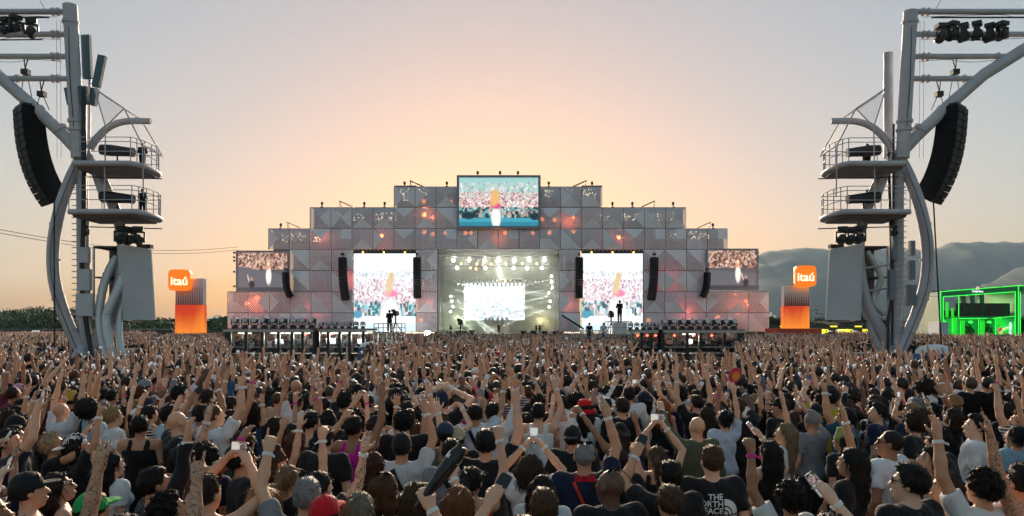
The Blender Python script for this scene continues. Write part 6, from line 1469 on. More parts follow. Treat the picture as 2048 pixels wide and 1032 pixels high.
heroes = [
 (1423, 921, 1.06, "m", ("down", "down"), H0, "crop", "brown", "fair", "tee", BLK, dict(yaw=0.05, label="man with cropped hair in black t-shirt with white printed logo", mark="the printed black t-shirt", key="tnf")),
 (1220, 971, 1.05, "m", ("down", "down"), (30, 4), None, "black", "dark", "tee", BLK, dict(yaw=.25, glasses="top", label="bald dark-skinned person with sunglasses on head, in black t-shirt", mark="the bald dark head")),
 (709, 855, 1.05, "m", ("down", "up"), H0, "short", "black", "brown", "tank", (.6, .015, .33), dict(label="person in bright magenta tank top with one bare arm raised high", mark="the magenta tank top")),
 (1169, 818, 1.03, "f", ("down", "down"), H0, "long", "black", "light", "tee", WHT, dict(hat="bucket", hatc=(.65, .01, .015), label="person in scarlet bucket hat and white t-shirt", mark="the scarlet bucket hat")),
 (1168, 912, 1.06, "m", ("down", "phoneup"), H0, "buzz", "grey", "tan", "tee", NVY, dict(glasses="top", label="grey-haired man in navy t-shirt with red straps, filming overhead", mark="the grey-haired man", key="redstrap", case=WHT)),
 (904, 905, 1.03, "m", ("down", "down"), H0, "short", "black", "tan", "tee", GRY, dict(yaw=.1, label="man in grey t-shirt with a black bag strap across his back", mark="the grey t-shirt", key="strap")),
 (972, 886, 1.08, "m", ("down", "up"), H0, "short", "black", "light", "tee", BLK, dict(label="black-haired man in black t-shirt raising his pale arm, right of the grey t-shirt", mark="the pale raised arm")),
 (113, 889, 1.0, "m", ("down", "phone"), HU, "curly", (.40, .32, .2), "tan", "tee", BLK, dict(yaw=-1.25, glasses="top", label="person with bleached curly hair and sunglasses pushed up, in black top", mark="the bleached curly hair")),
 (161, 892, 1.0, "f", ("down", "fist"), HU, "bob", "black", "tan", "tee", BLK, dict(yaw=-.9, hat="backcap", hatc=WHT, label="person in white backwards cap beside the bleached curly hair", mark="the white backwards cap")),
 (63, 981, 1.02, "m", ("down", "down"), H0, "short", "black", "light", "tank", BLK, dict(yaw=-.9, hat="cap", hatc=(.012, .016, .018), label="person in dark cap and black tank top at the lower left edge", mark="the dark cap at lower left")),
 (126, 973, .97, "f", ("down", "down"), HU, "wavy", "dark brown", "light", "tank", BLK, dict(yaw=-1.0, glasses="on", label="woman with wavy brown hair and glasses in black tank top, lower left", mark="the wavy-haired woman with glasses")),
 (190, 1022, 1.0, "m", ("down", "down"), H0, "short", "black", "tan", "tee", BLK, dict(hat="cap", hatc=(.01, .33, .08), label="person in bright green cap at the bottom edge", mark="the bright green cap")),
 (124, 822, 1.04, "m", ("up", "up"), H0, None, "black", "light", "tee", (.62, .68, .74), dict(label="bald man in white t-shirt with both arms raised, below the left tower", mark="the bald man in white")),
 (282, 852, 1.03, "m", ("down", "down"), H0, "short", "black", "tan", "tank", BLK, dict(yaw=.1, label="short-haired person with bare shoulders and thin black top", mark="the bare shoulders")),
 (22, 884, 1.05, "m", ("down", "phoneup"), HR_, "short", "black", "light", "tee", NVY, dict(yaw=-.9, mark="the dark-haired man at the left edge")),
 (313, 967, 1.03, "m", ("down", "up"), H0, "crop", "black", "tan", "long", BLK, dict(yaw=-.8, mark="the cropped man with raised sleeve")),
 (350, 1020, 1.0, "m", ("down", "down"), HU, "curly", "black", "tan", "tee", WHT, dict(yaw=-1.0)),
 (227, 929, .95, "f", ("down", "down"), H0, "long", "black", "light", "tee", WHT, dict()),
 (250, 1075, 1.03, "m", ("up", "point"), H0, "short", "black", "tan", "tee", BLK, dict(tattoo=True, yaw=-.2, label="person at the bottom edge with two tattooed arms raised, one pointing", mark="the tattooed arms")),
 (490, 918, 1.05, "m", ("down", "down"), HU, "short", "black", "tan", "tee", BLK, dict(yaw=-1.1, hat="backcap", hatc=BLK, glasses="on", label="smiling man in black backwards cap and sunglasses, facing right", mark="the black backwards cap")),
 (556, 921, .97, "f", ("down", "up"), HU, "long", "brown", "light", "tank", BLK, dict(yaw=-.9, hat="wrap", hatc=(.035, .022, .018), glasses="on", label="person in dark brown headscarf and sunglasses with one arm raised", mark="the brown headscarf")),
 (577, 957, .98, "f", ("down", "fist"), H0, "pony", (.20, .125, .065), "light", "tee", BLK, dict(label="woman with light brown ponytail in black t-shirt, fist raised", mark="the light brown ponytail")),
 (416, 986, 1.04, "m", ("two", "two"), H0, "crop", "dark brown", "light", "tank", WHT, dict(yaw=-.35, label="man with cropped hair filming sideways with both hands, lower left", mark="the sideways phone")),
 (614, 992, 1.03, "m", ("down", "point"), H0, "short", "grey", "light", "tee", GRY, dict(yaw=.2, mirror=True, label="grey-haired man with one finger pointing up, at the bottom edge", mark="the pointing grey-haired man")),
 (640, 975, 1.0, "f", ("down", "upb"), H0, "longer", "black", "fair", "tee", BLK, dict(tattoo=True, label="woman with very long black hair and tattooed forearm raised", mark="the tattooed forearm")),
 (524, 1000, .98, "f", ("down", "down"), H0, "braids", (.32, .2, .09), "light", "tank", BLK, dict(label="person with thick blonde braids at the bottom edge", mark="the blonde braids")),
 (650, 878, 1.05, "m", ("down", "down"), H0, "short", "black", "light", "tee", BLK, dict(yaw=-.3)),
 (748, 930, .97, "f", ("down", "down"), H0, "longer", (.06, .018, .012), "light", "tank", BLK, dict(label="woman with very long dark red hair behind the bottom row", mark="the long dark red hair")),
 (653, 1030, 1.0, "m", ("down", "down"), H0, "short", "black", "tan", "tee", BLK, dict(hat="cap", hatc=(.6, .01, .02), label="person in red cap, only its top showing at the bottom edge", mark="the red cap")),
 (722, 1018, .98, "f", ("down", "down"), H0, "long", (.22, .17, .12), "fair", "tee", BLK, dict(label="woman with greying blonde hair at the bottom edge", mark="the greying blonde hair")),
 (490, 888, 1.0, "m", ("down", "down"), H0, "curly", (.04, .025, .014), "tan", "tee", BLK, dict()),
 (804, 894, 1.03, "m", ("down", "phoneup"), H0, "short", "black", "tan", "tee", (.55, .58, .6), dict(hat="beanie", hatc=BLK, label="person in black beanie and pale grey t-shirt with bag strap", mark="the black beanie", key="strap")),
 (775, 1085, 1.03, "m", ("down", "phone"), H0, "short", "black", "light", "tee", BLK, dict(yaw=-.05, phone=False, label="person below the bottom edge whose hand grips a black stick", key="stick")),
 (818, 838, 1.03, "m", ("down", "phoneup"), H0, "crop", "brown", "light", "tee", WHT, dict(mark="the cropped man in white", case=(.5, .02, .1))),
 (891, 868, 1.03, "m", ("down", "down"), H0, "short", "black", "brown", "tank", (.09, .11, .07), dict(hat="cap", hatc=(.02, .04, .08), label="person in navy cap and olive tank top with orange lanyard", mark="the navy cap")),
 (914, 876, 1.0, "m", ("down", "down"), (15, 6), "short", "black", "tan", "tee", BLK, dict(hat="backcap", hatc=(.42, .33, .22), label="person in beige backwards cap beside the navy cap", mark="the beige cap")),
 (951, 828, 1.05, "m", ("down", "upb"), H0, "short", "black", "tan", "tee", (.55, .62, .72), dict(label="man in pale blue t-shirt with black cross strap", mark="the pale blue t-shirt", key="strap")),
 (986, 825, 1.05, "m", ("down", "up"), H0, "short", "black", "tan", "long", WHT, dict(label="man in white long-sleeved shirt with sleeve raised, black hair", mark="the white sleeve")),
 (917, 1004, .97, "f", ("down", "down"), H0, "long", (.17, .06, .022), "fair", "tee", BLK, dict(label="woman with copper red hair at the bottom edge", mark="the copper red hair")),
 (943, 962, .99, "f", ("down", "fist"), (-25, 5), "pony", "black", "light", "tank", (.55, .02, .015), dict(label="woman with sleek dark ponytail in red top, right of the copper hair", mark="the red top")),
 (1045, 1080, 1.04, "m", ("down", "phone"), H0, "short", "black", "light", "tee", BLK, dict(yaw=0, mirror=True, label="person below the bottom edge whose hand holds a large bright phone", mark="the large bright phone")),
 (835, 996, .97, "f", ("down", "phone"), H0, "wavy", (.06, .03, .015), "light", "tank", BLK, dict(mark="the wavy brown hair")),
 (772, 974, .97, "f", ("down", "down"), H0, "long", "brown", "light", "tee", BLK, dict(glasses="top", mark="the brown hair with pushed-up sunglasses")),
 (1062, 938, .98, "f", ("two", "two"), H0, "bob", (.04, .024, .014), "light", "tee", WHT, dict(label="woman with brown bob holding a phone up in both hands, centre", mark="the brown bob")),
 (1087, 1014, 1.02, "m", ("down", "down"), H0, "short", "brown", "light", "tee", BLK, dict(label="person with short brown hair at the bottom edge, below the bob")),
 (1340, 952, 1.02, "m", ("down", "phone"), H0, "crop", "black", "tan", "tee", BLK, dict(mirror=True, label="man with black cropped top and faded sides holding up a phone", mark="the faded crop")),
 (1338, 1004, .99, "m", ("down", "down"), H0, "short", "brown", "light", "tee", BLK, dict(mark="the short brown hair")),
 (1315, 915, .96, "f", ("twoup", "twoup"), H0, "pony", (.09, .05, .028), "light", "tank", BLK, dict(label="woman with brown ponytail filming high with both hands", mark="the high two-handed phone", case=WHT)),
 (1323, 812, .98, "f", ("down", "down"), H0, "wavy", "orange", "fair", "tank", BLK, dict(label="person with bright ginger hair", mark="the ginger hair")),
 (1086, 980, .96, "f", ("down", "down"), H0, "longer", "black", "light", "tee", WHT, dict()),
 (1146, 875, 1.02, "m", ("down", "down"), H0, "short", "black", "tan", "tee", BLK, dict(hat="backcap", hatc=BLK, mark="the black cap left of the grey-haired man")),
 (1077, 825, 1.04, "m", ("down", "phoneup"), H0, "short", "black", "light", "tank", WHT, dict(label="man in white tank top, left of the scarlet hat", mark="the white tank top")),
 (1579, 996, 1.0, "f", ("down", "fist"), (40, 6), "curly", "black", "brown", "tee", (.62, .62, .6), dict(yaw=.5, mirror=True, label="woman with dark curls in white printed top, bottom edge", mark="the white printed top")),
 (1568, 867, .99, "f", ("down", "up"), (20, 6), "longer", (.21, .14, .075), "light", "tee", WHT, dict(yaw=.8, label="woman with long blonde-streaked hair over a white top", mark="the blonde-streaked hair")),
 (1559, 815, 1.05, "m", ("down", "down"), (30, 6), "short", "black", "tan", "tee", BLK, dict(yaw=.7, hat="cap", hatc=BLK, label="bearded man in black cap facing left", mark="the bearded man in black cap")),
 (1536, 905, .97, "f", ("down", "phone"), H0, "longer", "black", "light", "tank", BLK, dict(case=(.6, .02, .2), mark="the pink phone")),
 (1700, 925, 1.02, "f", ("down", "up"), H0, "long", "black", "tan", "tee", BLK, dict(band=3, mark="the hand with bright wristbands")),
 (1623, 844, 1.0, "m", ("down", "phone"), H0, None, "black", "tan", "tee", GRY, dict(hat="wrap", hatc=(.2, .19, .18), mark="the grey headscarf")),
 (1689, 836, 1.05, "m", ("down", "fist"), H0, "short", "black", "tan", "tee", (.015, .07, .13), dict(yaw=.8, mirror=True, label="man in dark blue t-shirt with bare arm raised, facing left", mark="the dark blue t-shirt")),
 (1660, 1075, 1.04, "m", ("down", "phone"), H0, "short", "black", "fair", "tee", BLK, dict(yaw=.1, case=WHT, label="person below the bottom edge holding a white-framed phone", mark="the white-framed phone")),
 (1684, 882, .97, "f", ("down", "down"), H0, "long", "black", "tan", "tee", BLK, dict(hat="wrap", hatc=(.30, .30, .10), label="person in yellow-green patterned headscarf", mark="the yellow-green headscarf")),
 (1777, 886, 1.06, "m", ("down", "down"), (25, 6), "buzz", "black", "brown", "tee", (.72, .76, .8), dict(yaw=.6, glasses="on", label="man with shaved dark hair and glasses in white t-shirt", mark="the shaved man in white")),
 (1856, 920, 1.0, "f", ("down", "down"), (30, 10), "long", "black", "light", "tank", BLK, dict(yaw=1.0, label="smiling woman with long black hair facing left", mark="the smiling long-haired woman")),
 (1872, 883, 1.04, "m", ("down", "down"), H0, "curly", "black", "tan", "tee", BLK, dict(yaw=.5, mark="the curly head in black")),
 (1817, 965, 1.08, "m", ("down", "down"), (30, 4), "short", "black", "fair", "tee", BLK, dict(yaw=.4, glasses="on", label="man with short black hair and blue glasses in plain black t-shirt", mark="the man with blue glasses", key="ua")),
 (1948, 852, 1.08, "m", ("down", "down"), (25, 8), "short", "black", "fair", "long", WHT, dict(yaw=1.0, label="tall black-haired man in white collared shirt, facing left", mark="the white collared shirt")),
 (1959, 773, 1.02, "m", ("down", "down"), H0, "short", "black", "light", "long", (.50, .27, .40), dict(hat="wrap", hatc=(.35, .01, .10), label="person in crimson turban and pink shirt", mark="the crimson turban")),
 (1962, 973, 1.04, "m", ("down", "up"), H0, "curly", "black", "tan", "tee", WHT, dict(yaw=.35, mirror=True, label="curly-haired person in white t-shirt with forearm raised, lower right", mark="the raised forearm")),
 (2037, 962, 1.05, "m", ("down", "up"), (30, 10), "short", "black", "tan", "tank", BLK, dict(yaw=.8, mirror=True, tattoo=True, label="person at the right edge with tattooed arm raised", mark="the tattooed arm at the right edge")),
 (1753, 825, 1.05, "m", ("down", "down"), (30, 8), "short", "black", "light", "tee", NVY, dict(yaw=.9, label="man with black hair in navy t-shirt facing left", mark="the navy t-shirt")),
 (1885, 973, .97, "f", ("down", "down"), (30, 8), "long", "dark brown", "light", "tank", (.5, .2, .2), dict(yaw=1.0, mark="the woman in pink top")),
 (2030, 872, 1.0, "f", ("down", "up"), H0, "bun", "black", "tan", "tee", (.25, .42, .55), dict(label="person in blue and white top at the right edge", mark="the blue and white top")),
 (1448, 838, 1.0, "f", ("down", "up"), H0, "bun", "black", "light", "tee", (.5, .55, .66), dict(label="person holding up a round pink and orange fan", mark="the round fan", key="fan")),
 (145, 800, 1.0, "m", ("down", "up"), H0, "short", "black", "tan", "tee", BLK, dict(hat="wrap", hatc=(.5, .33, .03), mark="the mustard headscarf")),
]
KEYED = {}
for h in heroes:
    k_ = dict(h[-1]); key = k_.pop("key", None)
    if k_.get("mark"): pass
    h_ = list(h[:-1])
    D_ = (HC - 1.615 * h_[2]) * FPX / (h_[1] - HY)
    if k_.get("mark"): LANDMARKS.append((h_[0], D_, k_["mark"]))
for h in heroes:
    k_ = dict(h[-1]); key = k_.pop("key", None); k_.pop("mark", None); k_.setdefault("band", rng.choice((0, 1, 1, 3)))
    o = hero(*h[:-1], **k_)
    if key: KEYED.setdefault(key, []).append(o)
print("heroes", round(time.time() - T0, 1))
# print on the black t-shirt, straps, stick, fan
def on_back(root, fn, z=1.27):      # something lying on the back of a shirt
    q = fn(); return q
def drape(me, root, off=.012):      # lay flat print onto the back of the shirt
    sh = [c for c in root.children if c.name.startswith("shirt")][0]
    from mathutils.bvhtree import BVHTree
    b = BVHTree.FromPolygons([v.co.copy() for v in sh.data.vertices], [tuple(p.vertices) for p in sh.data.polygons])
    for v in me.vertices:
        hit = b.ray_cast(Vector((v.co.x, -.6, v.co.z)), Vector((0, 1, 0)))
        v.co.y = (hit[0].y if hit[0] is not None else -.1) - off
M_print = mat("print_white", (.75, .78, .8), .7, var=.05)
tnf = KEYED["tnf"][0]
for (txt, sz, xx, zz) in (("THE", .062, .02, 1.365), ("NORTH", .062, .02, 1.313), ("FACE", .062, .02, 1.261), ("NEVER STOP EXPLORING", .024, .03, 1.215)):
    o = text("shirt_print", txt, sz, M_print, tnf, (0, 0, 0), rot=(0, 0, 0), extrude=0.0, align='RIGHT' if sz > .05 else 'CENTER', bold=.0015)
    for v in o.data.vertices: v.co = Vector((v.co.x + (xx + .02 if sz > .05 else xx), 0, v.co.y + zz))
    drape(o.data, tnf, .022)
arcs = MB()
for r0, r1 in ((.0, .028), (.038, .058), (.068, .115)):
    n = 14; vs0 = []
    for i in range(n + 1):
        a = math.pi / 2 * i / n; vs0.append((.05 + r0 * math.sin(a), 0, 1.235 + r0 * math.cos(a))); vs0.append((.05 + r1 * math.sin(a), 0, 1.235 + r1 * math.cos(a)))
    arcs._add(vs0, [(2 * i, 2 * i + 1, 2 * i + 3, 2 * i + 2) for i in range(n)])
am_ = arcs.mesh("shirt_print", M_print); drape(am_, tnf, .02); link("shirt_print", am_, tnf)
o = KEYED["ua"][0]; q = MB()
for sx in (-1, 1):
    q._add([(sx * .006 + .022 * math.cos(a) * (1 if j else .6), 0, 1.36 + sx * 0 + .012 * math.sin(a) * (1 if j else .6)) for a in np.linspace(.6 if sx > 0 else 3.7, 5.6 if sx > 0 else 8.7, 9) for j in (0, 1)], [(2 * i, 2 * i + 1, 2 * i + 3, 2 * i + 2) for i in range(8)])
um = q.mesh("shirt_print", mat("print_grey", (.3, .3, .32), .6, var=0)); drape(um, o, .01); link("shirt_print", um, o)
def strap(root, a, b, col, w=.022, name="strap"):
    m_ = MB(); n = 14; V_ = []
    for i in range(n + 1):
        t = i / n; x = a[0] + (b[0] - a[0]) * t; z = a[1] + (b[1] - a[1]) * t; d = Vector((b[0] - a[0], 0, b[1] - a[1])).normalized(); nn = Vector((-d.z, 0, d.x)) * w
        V_ += [(x + nn.x, 0, z + nn.z), (x - nn.x, 0, z - nn.z)]
    m_._add(V_, [(2 * i, 2 * i + 1, 2 * i + 3, 2 * i + 2) for i in range(n)]); me = m_.mesh(name, M_cloth); drape(me, root, .013); s_ = link(name, me, root); s_.color = (*col, 1)
for o in KEYED["strap"]: strap(o, (-.075, 1.43), (.13, 1.0), BLK)
o = KEYED["redstrap"][0]; strap(o, (-.09, 1.43), (.08, 1.05), (.7, .05, .02), .012, "lanyard"); strap(o, (.09, 1.43), (-.06, 1.05), BLK, .016); strap(o, (-.08, 1.455), (.08, 1.455), (.5, .01, .02), .022, "collar")
def at_hand(root, arm=0, up=.1): 
    v = [q for q in VAR.values() if q["me"] == root.data][0]; S, E, W_, f, n, hk = v["arms"][arm]; return mat_of(root) @ Vector(W_ + f * up), v
o = KEYED["stick"][0]; hp_, v = at_hand(o, 0, .07)
st = empty("inflatable_stick", hp_, 0); tag(st, "long black inflatable stick held up in a fist, bottom centre", "inflatable stick")
mm_ = MB(); mm_.tube([(-.05, 0, -.12), (0, 0, 0), (.09, .05, .22), (.17, .1, .42), (.20, .12, .5)], [.024, .035, .07, .075, .05], 14); mm_.build("tube", mat("black_vinyl", (.01, .01, .012), .3, var=.1, bump=.4, bscale=14), st, smooth=True)
mm_ = MB(); mm_.tube([(.145, .09, .36), (.17, .104, .42)], [.0775, .0765], 14, cap=False); mm_.build("white_print", WHT and mat("vinyl_white", (.7, .7, .7), .4, var=.05), st, smooth=True); st.scale = (.62, .62, .62); st.rotation_euler = (0, R(16), 0)
o = KEYED["fan"][0]; hp_, v = at_hand(o, 0, .1)
fn = empty("round_fan", hp_ + Vector((.0, -.02, .05)), 0); tag(fn, "round pink and orange hand fan held above the crowd", "fan")
mm_ = MB(); n = 26
ring = [(.14 * math.cos(2 * math.pi * i / n) * (1 + .04 * (i % 2)), 0, .12 + .14 * math.sin(2 * math.pi * i / n) * (1 + .04 * (i % 2))) for i in range(n)]
mm_.prism([(p[0], p[2]) for p in ring], -.004, .004); mm_.build("blade", mat("fan_pink", (.7, .03, .12), .6, var=.3, scale=12), fn)
MB().prism([(.02 + .085 * math.cos(a), .11 + .085 * math.sin(a)) for a in np.linspace(0, 6.0, 16)], -.007, -.0045).build("print", mat("fan_orange", (.85, .33, .02), .6, var=.3, scale=20), fn); MB().tube([(0, 0, -.12), (0, 0, 0)], .009, 6).build("handle", M_white, fn); fn.scale = (.72, .8, .72); fn.rotation_euler = (R(12), R(14), R(25))
# ------------------------------------------------------------------ everybody else close by
combos = [("m", "down", "up"), ("m", "down", "phoneup"), ("m", "two", "two"), ("m", "down", "fist"), ("m", "down", "point"), ("m", "up", "up"), ("m", "down", "down"), ("m", "down", "wide"), ("m", "down", "fwd"), ("m", "down", "phone"), ("m", "heart", "heart"),
          ("f", "down", "up"), ("f", "down", "phoneup"), ("f", "two", "two"), ("f", "twoup", "twoup"), ("f", "wide", "wide"), ("f", "down", "down"), ("f", "down", "phone"), ("f", "upb", "up"), ("f", "down", "upb"), ("f", "down", "fist"), ("f", "down", "point"),
          ("m", "down", "bent"), ("m", "down", "half"), ("m", "bent", "lean"), ("m", "half", "slack"), ("f", "down", "bent"), ("f", "half", "half"), ("f", "down", "lean"), ("f", "bent", "slack")]
cw = [2.5, 3, 1.5, 1.5, 1.5, 1.2, 9.5, 1.2, 1, 2.4, .7, 2.5, 3.2, 1.8, 1, 1.3, 10.5, 2.8, 1, 1.8, 1.2, 1, 1.8, 1.8, 1.3, 1.3, 1.8, 1.3, 1.8, 1.3]
heads = {c: rng.sample([H0, HU, (18, 8), (-18, 8), (8, 2)], 2 if c[2] == 'down' else 1) for c in combos}
def random_look(r):
    c = r.choices(combos, cw)[0]; sex = c[0]; hat = hatc = None
    if sex == "m": hair = r.choices(["short", "buzz", "crop", "curly", "afro", "bun", None], [34, 10, 22, 16, 4, 2, 4])[0]
    else: hair = r.choices(["long", "wavy", "longer", "bob", "bun", "pony", "braids", "afro"], [30, 22, 16, 6, 7, 9, 4, 4])[0]
    hc = r.choices(["black", "dark brown", "brown", "auburn", "blonde", "grey", "orange"], [56, 26, 8, 3, 4, 1.5, .5])[0]
    if sex == "m" and hc in ("auburn", "orange"): hc = "black"
    if r.random() < .10: hat = r.choice(["cap", "backcap", "backcap", "cap", "bucket", "beanie", "wrap"]); hatc = CD[r.choices(["black", "white", "navy", "red", "beige", "grey", "pink"], [50, 18, 10, 5, 6, 8, 3])[0]]; hair = hair if hair not in ("afro", "bun", "pony") else ("long" if sex == "f" else "short")
    sk = r.choices(list(SK), [14, 30, 34, 15, 7])[0]
    sh = r.choices(["tee", "tank", "long"], [70, 22, 8] if sex == "m" else [42, 50, 8])[0]
    sc = CD[r.choices([n for n, _ in CNAME], [54, 21, 5, 5, 2.4, .7, 1.6, 2, 2, .7, .6, 1.4, 1.6, 1.5, 1.2])[0]]
    return c, hair, hc, hat, hatc, sk, sh, sc
CLEAR = [(h[0], (HC - 1.615 * h[2]) * FPX / (h[1] - HY)) for h in heroes if 'label' in h[-1] and h[1] < 975]
spots = []
dd = 4.35
while dd < 14:
    half = .70 * dd + .6; x = -half + rng.uniform(0, .5)
    while x < half: spots.append((x + rng.uniform(-.13, .13), dd + rng.uniform(-.14, .14))); x += .54 + rng.uniform(0, .1)
    dd += .50
spots.sort(key=lambda q: q[1]); taken = list(PEOPLE); n_near = len(PEOPLE); NEAR_MAX = 300; last_D = 12
for (x, D) in spots:
    if any((x - a) ** 2 + (D - b) ** 2 < .17 for a, b in taken): continue
    if len(PEOPLE) >= NEAR_MAX: break
    if any(D < hd - .3 and abs(screen_x(x, D) - hx_) < 44 + 90 / D for hx_, hd in CLEAR): continue
    c, hair, hc, hat, hatc, sk, sh, sc = random_look(rng)
    if D < 5.4 and c[2] in ("phone", "phoneup", "two", "twoup", "up") and rng.random() < .5: c = rng.choice([q for q in combos if q[0] == c[0] and q[2] == "down"])
    add_person(x, D, (rng.gauss(1.03, .035) if c[0] == "m" else rng.gauss(.955, .03)), c[0], (c[1], c[2]), rng.choice(heads[c]), hair, hc, sk, sh, sc, hat=hat, hatc=hatc, mirror=rng.random() < .5, band=rng.choice((None, 1, 1, 3)), glasses=("on" if rng.random() < .10 else None), case=rng.choice((BLK, BLK, BLK, WHT, (.5, .3, .3), (.1, .12, .2), (.45, .05, .15))), tattoo=rng.random() < .07, patt=(rng.randrange(3) if rng.random() < .13 else None))
    taken.append((x, D)); last_D = D
print("near people", len(PEOPLE), "to", last_D, round(time.time() - T0, 1))
# ------------------------------------------------------------------ the far crowd: one mass of standing figures
CROWD_COL = bpy.data.collections.new("crowd_figures")      # the patterns the crowd is made from, not part of the scene itself
IM = [inst_mat("crowd_skin", "skin_col", .55, .3, "plain"), inst_mat("crowd_cloth", "shirt_col", .9, .15, "plain"), inst_mat("crowd_hair", "hair_col", .5, .4, "plain"), mat("crowd_trousers", (.02, .02, .025), .8, var=.2), mat("crowd_phone", (.012, .012, .014), .3, var=0), mat("crowd_phone_screen", (.02, .02, .02), .2, var=0, emit=(.8, .9, 1), estr=.16)]
for m_, at_ in zip(IM[:3], ("skin_col", "shirt_col", "hair_col")):
    N_, L_, P_ = nodes_of(m_); an = [n for n in N_ if n.type == 'ATTRIBUTE'][0]; L_.new(an.outputs["Color"], P_.inputs["Base Color"])
ccombo = [("m", "down", "up", "short"), ("m", "down", "phoneup", "crop"), ("m", "up", "up", "curly"), ("m", "down", "down", "short"), ("m", "wide", "wide", "buzz"), ("m", "down", "fist", "cap"), ("m", "upb", "up", "short"),
          ("f", "down", "up", "long"), ("f", "down", "phoneup", "wavy"), ("f", "up", "up", "longer"), ("f", "down", "down", "long"), ("f", "wide", "wide", "bun"), ("f", "down", "upb", "wavy"), ("f", "two", "two", "long"), ("f", "upb", "upb", "pony"),
          ("m", "down", "fwd", "short"), ("f", "down", "phone", "wavy"), ("m", "fwd", "phone", "curly"), ("f", "front", "fwd", "longer"), ("m", "front", "front", "short"), ("m", "down", "bent", "short"), ("f", "half", "lean", "wavy"), ("m", "down", "slack", "crop"), ("f", "down", "half", "long")]
for ci, (sex, la, ra, hr) in enumerate(ccombo):
    vs = .026; fd, arms, M, H = build_body(sex, la, ra, R(rng.uniform(-15, 15)), R(10), vs, fine=False); Vb, Qb = fd.mesh()
    parts = [(Vb, Qb, 0)]
    sm = shirt_mesh(sex, arms, "tee" if sex == "m" else ("tank" if ci % 2 else "tee"), .024)
    def grab(me, Mx=None, off=None):
        co = np.zeros(len(me.vertices) * 3, np.float32); me.vertices.foreach_get("co", co); co = co.reshape(-1, 3)
        if Mx is not None: co = co @ Mx.T + off
        return co, [list(p.vertices) for p in me.polygons]
    V_ = [tuple(v) for v in Vb]; F_ = [tuple(q) for q in Qb]; mi = [0] * len(Qb)
    co, fs = grab(sm); o_ = len(V_); V_ += [tuple(v) for v in co]; F_ += [tuple(i + o_ for i in f) for f in fs]; mi += [1] * len(fs)
    co, fs = grab(HATS["cap"] if hr == "cap" else decimated(HAIRB[hr].copy(), .35), M, PIV); o_ = len(V_); V_ += [tuple(v) for v in co]; F_ += [tuple(i + o_ for i in f) for f in fs]; mi += [2] * len(fs)
    co, fs = grab(LEGS[sex]); o_ = len(V_); V_ += [tuple(v) for v in co]; F_ += [tuple(i + o_ for i in f) for f in fs]; mi += [3] * len(fs)
    if ra in ("phoneup", "two", "phone"):
        S, E, W_, f, n, hk = arms[0]; b_ = MB(); X_ = Vector(np.cross(f, n)); M3 = Matrix((X_, Vector(n), Vector(f))).transposed()
        b_.box(Vector(W_ + f * .12 + n * .02), (.075, .01, .15), M3); o_ = len(V_); V_ += b_.v; F_ += [tuple(i + o_ for i in f2) for f2 in b_.f]; mi += [4] * len(b_.f); q_ = MB().box(Vector(W_ + f * .13 + n * .0135), (.064, .002, .115), M3); o_ = len(V_); V_ += q_.v; F_ += [tuple(i + o_ for i in f2) for f2 in q_.f]; mi += [5] * len(q_.f)
    me = bpy.data.meshes.new("crowd_figure"); me.from_pydata(V_, [], F_)
    for m_ in IM: me.materials.append(m_)
    me.polygons.foreach_set("material_index", mi); me.polygons.foreach_set("use_smooth", [True] * len(F_)); me.update()
    ob = bpy.data.objects.new("crowd_figure_%02d" % ci, me); CROWD_COL.objects.link(ob)
print("patterns", round(time.time() - T0, 1))
def blocked(x, D):
    sx = CX + x / D * FPX
    for (tx, tD, rad) in ((px(166, 0, 44).x, 44, 3.6), (px(1796, 0, 44.9).x, 44.9, 3.4), (px(240, 0, 44).x, 43.5, 2.2), (px(1868, 0, 40).x, 40, 1.5), (px(740, 0, 52).x, 52, 1.4), (px(88, 0, 38).x, 38.3, 1.2)):
        if (x - tx) ** 2 + (D - tD) ** 2 < rad * rad: return True
    if 25 < D < 70 and (446 < sx < 735 or 1258 < sx < 1486): return True
    if 27 < D < 48 and (120 < sx < 272 or 1772 < sx < 1850): return True
    if 30 < D < 42 and (50 < sx < 122 or 1838 < sx < 1905 or 1682 < sx < 1772): return True
    if 50 < D < 67 and (735 < sx < 812 or 1140 < sx < 1268): return True
    if D > 112 and 440 < sx < 1545: return True
    if D > 117 and (310 < sx < 460 or 1530 < sx < 1672): return True
    if D > 108 and sx > 1862: return True
    if 118 < D and abs(x - SX(862)) < 2.5 and D > 136: return True
    return False
C_pts, C_idx, C_rot, C_scl, C_sk, C_sh, C_hr = [], [], [], [], [], [], []
dd = 3.6
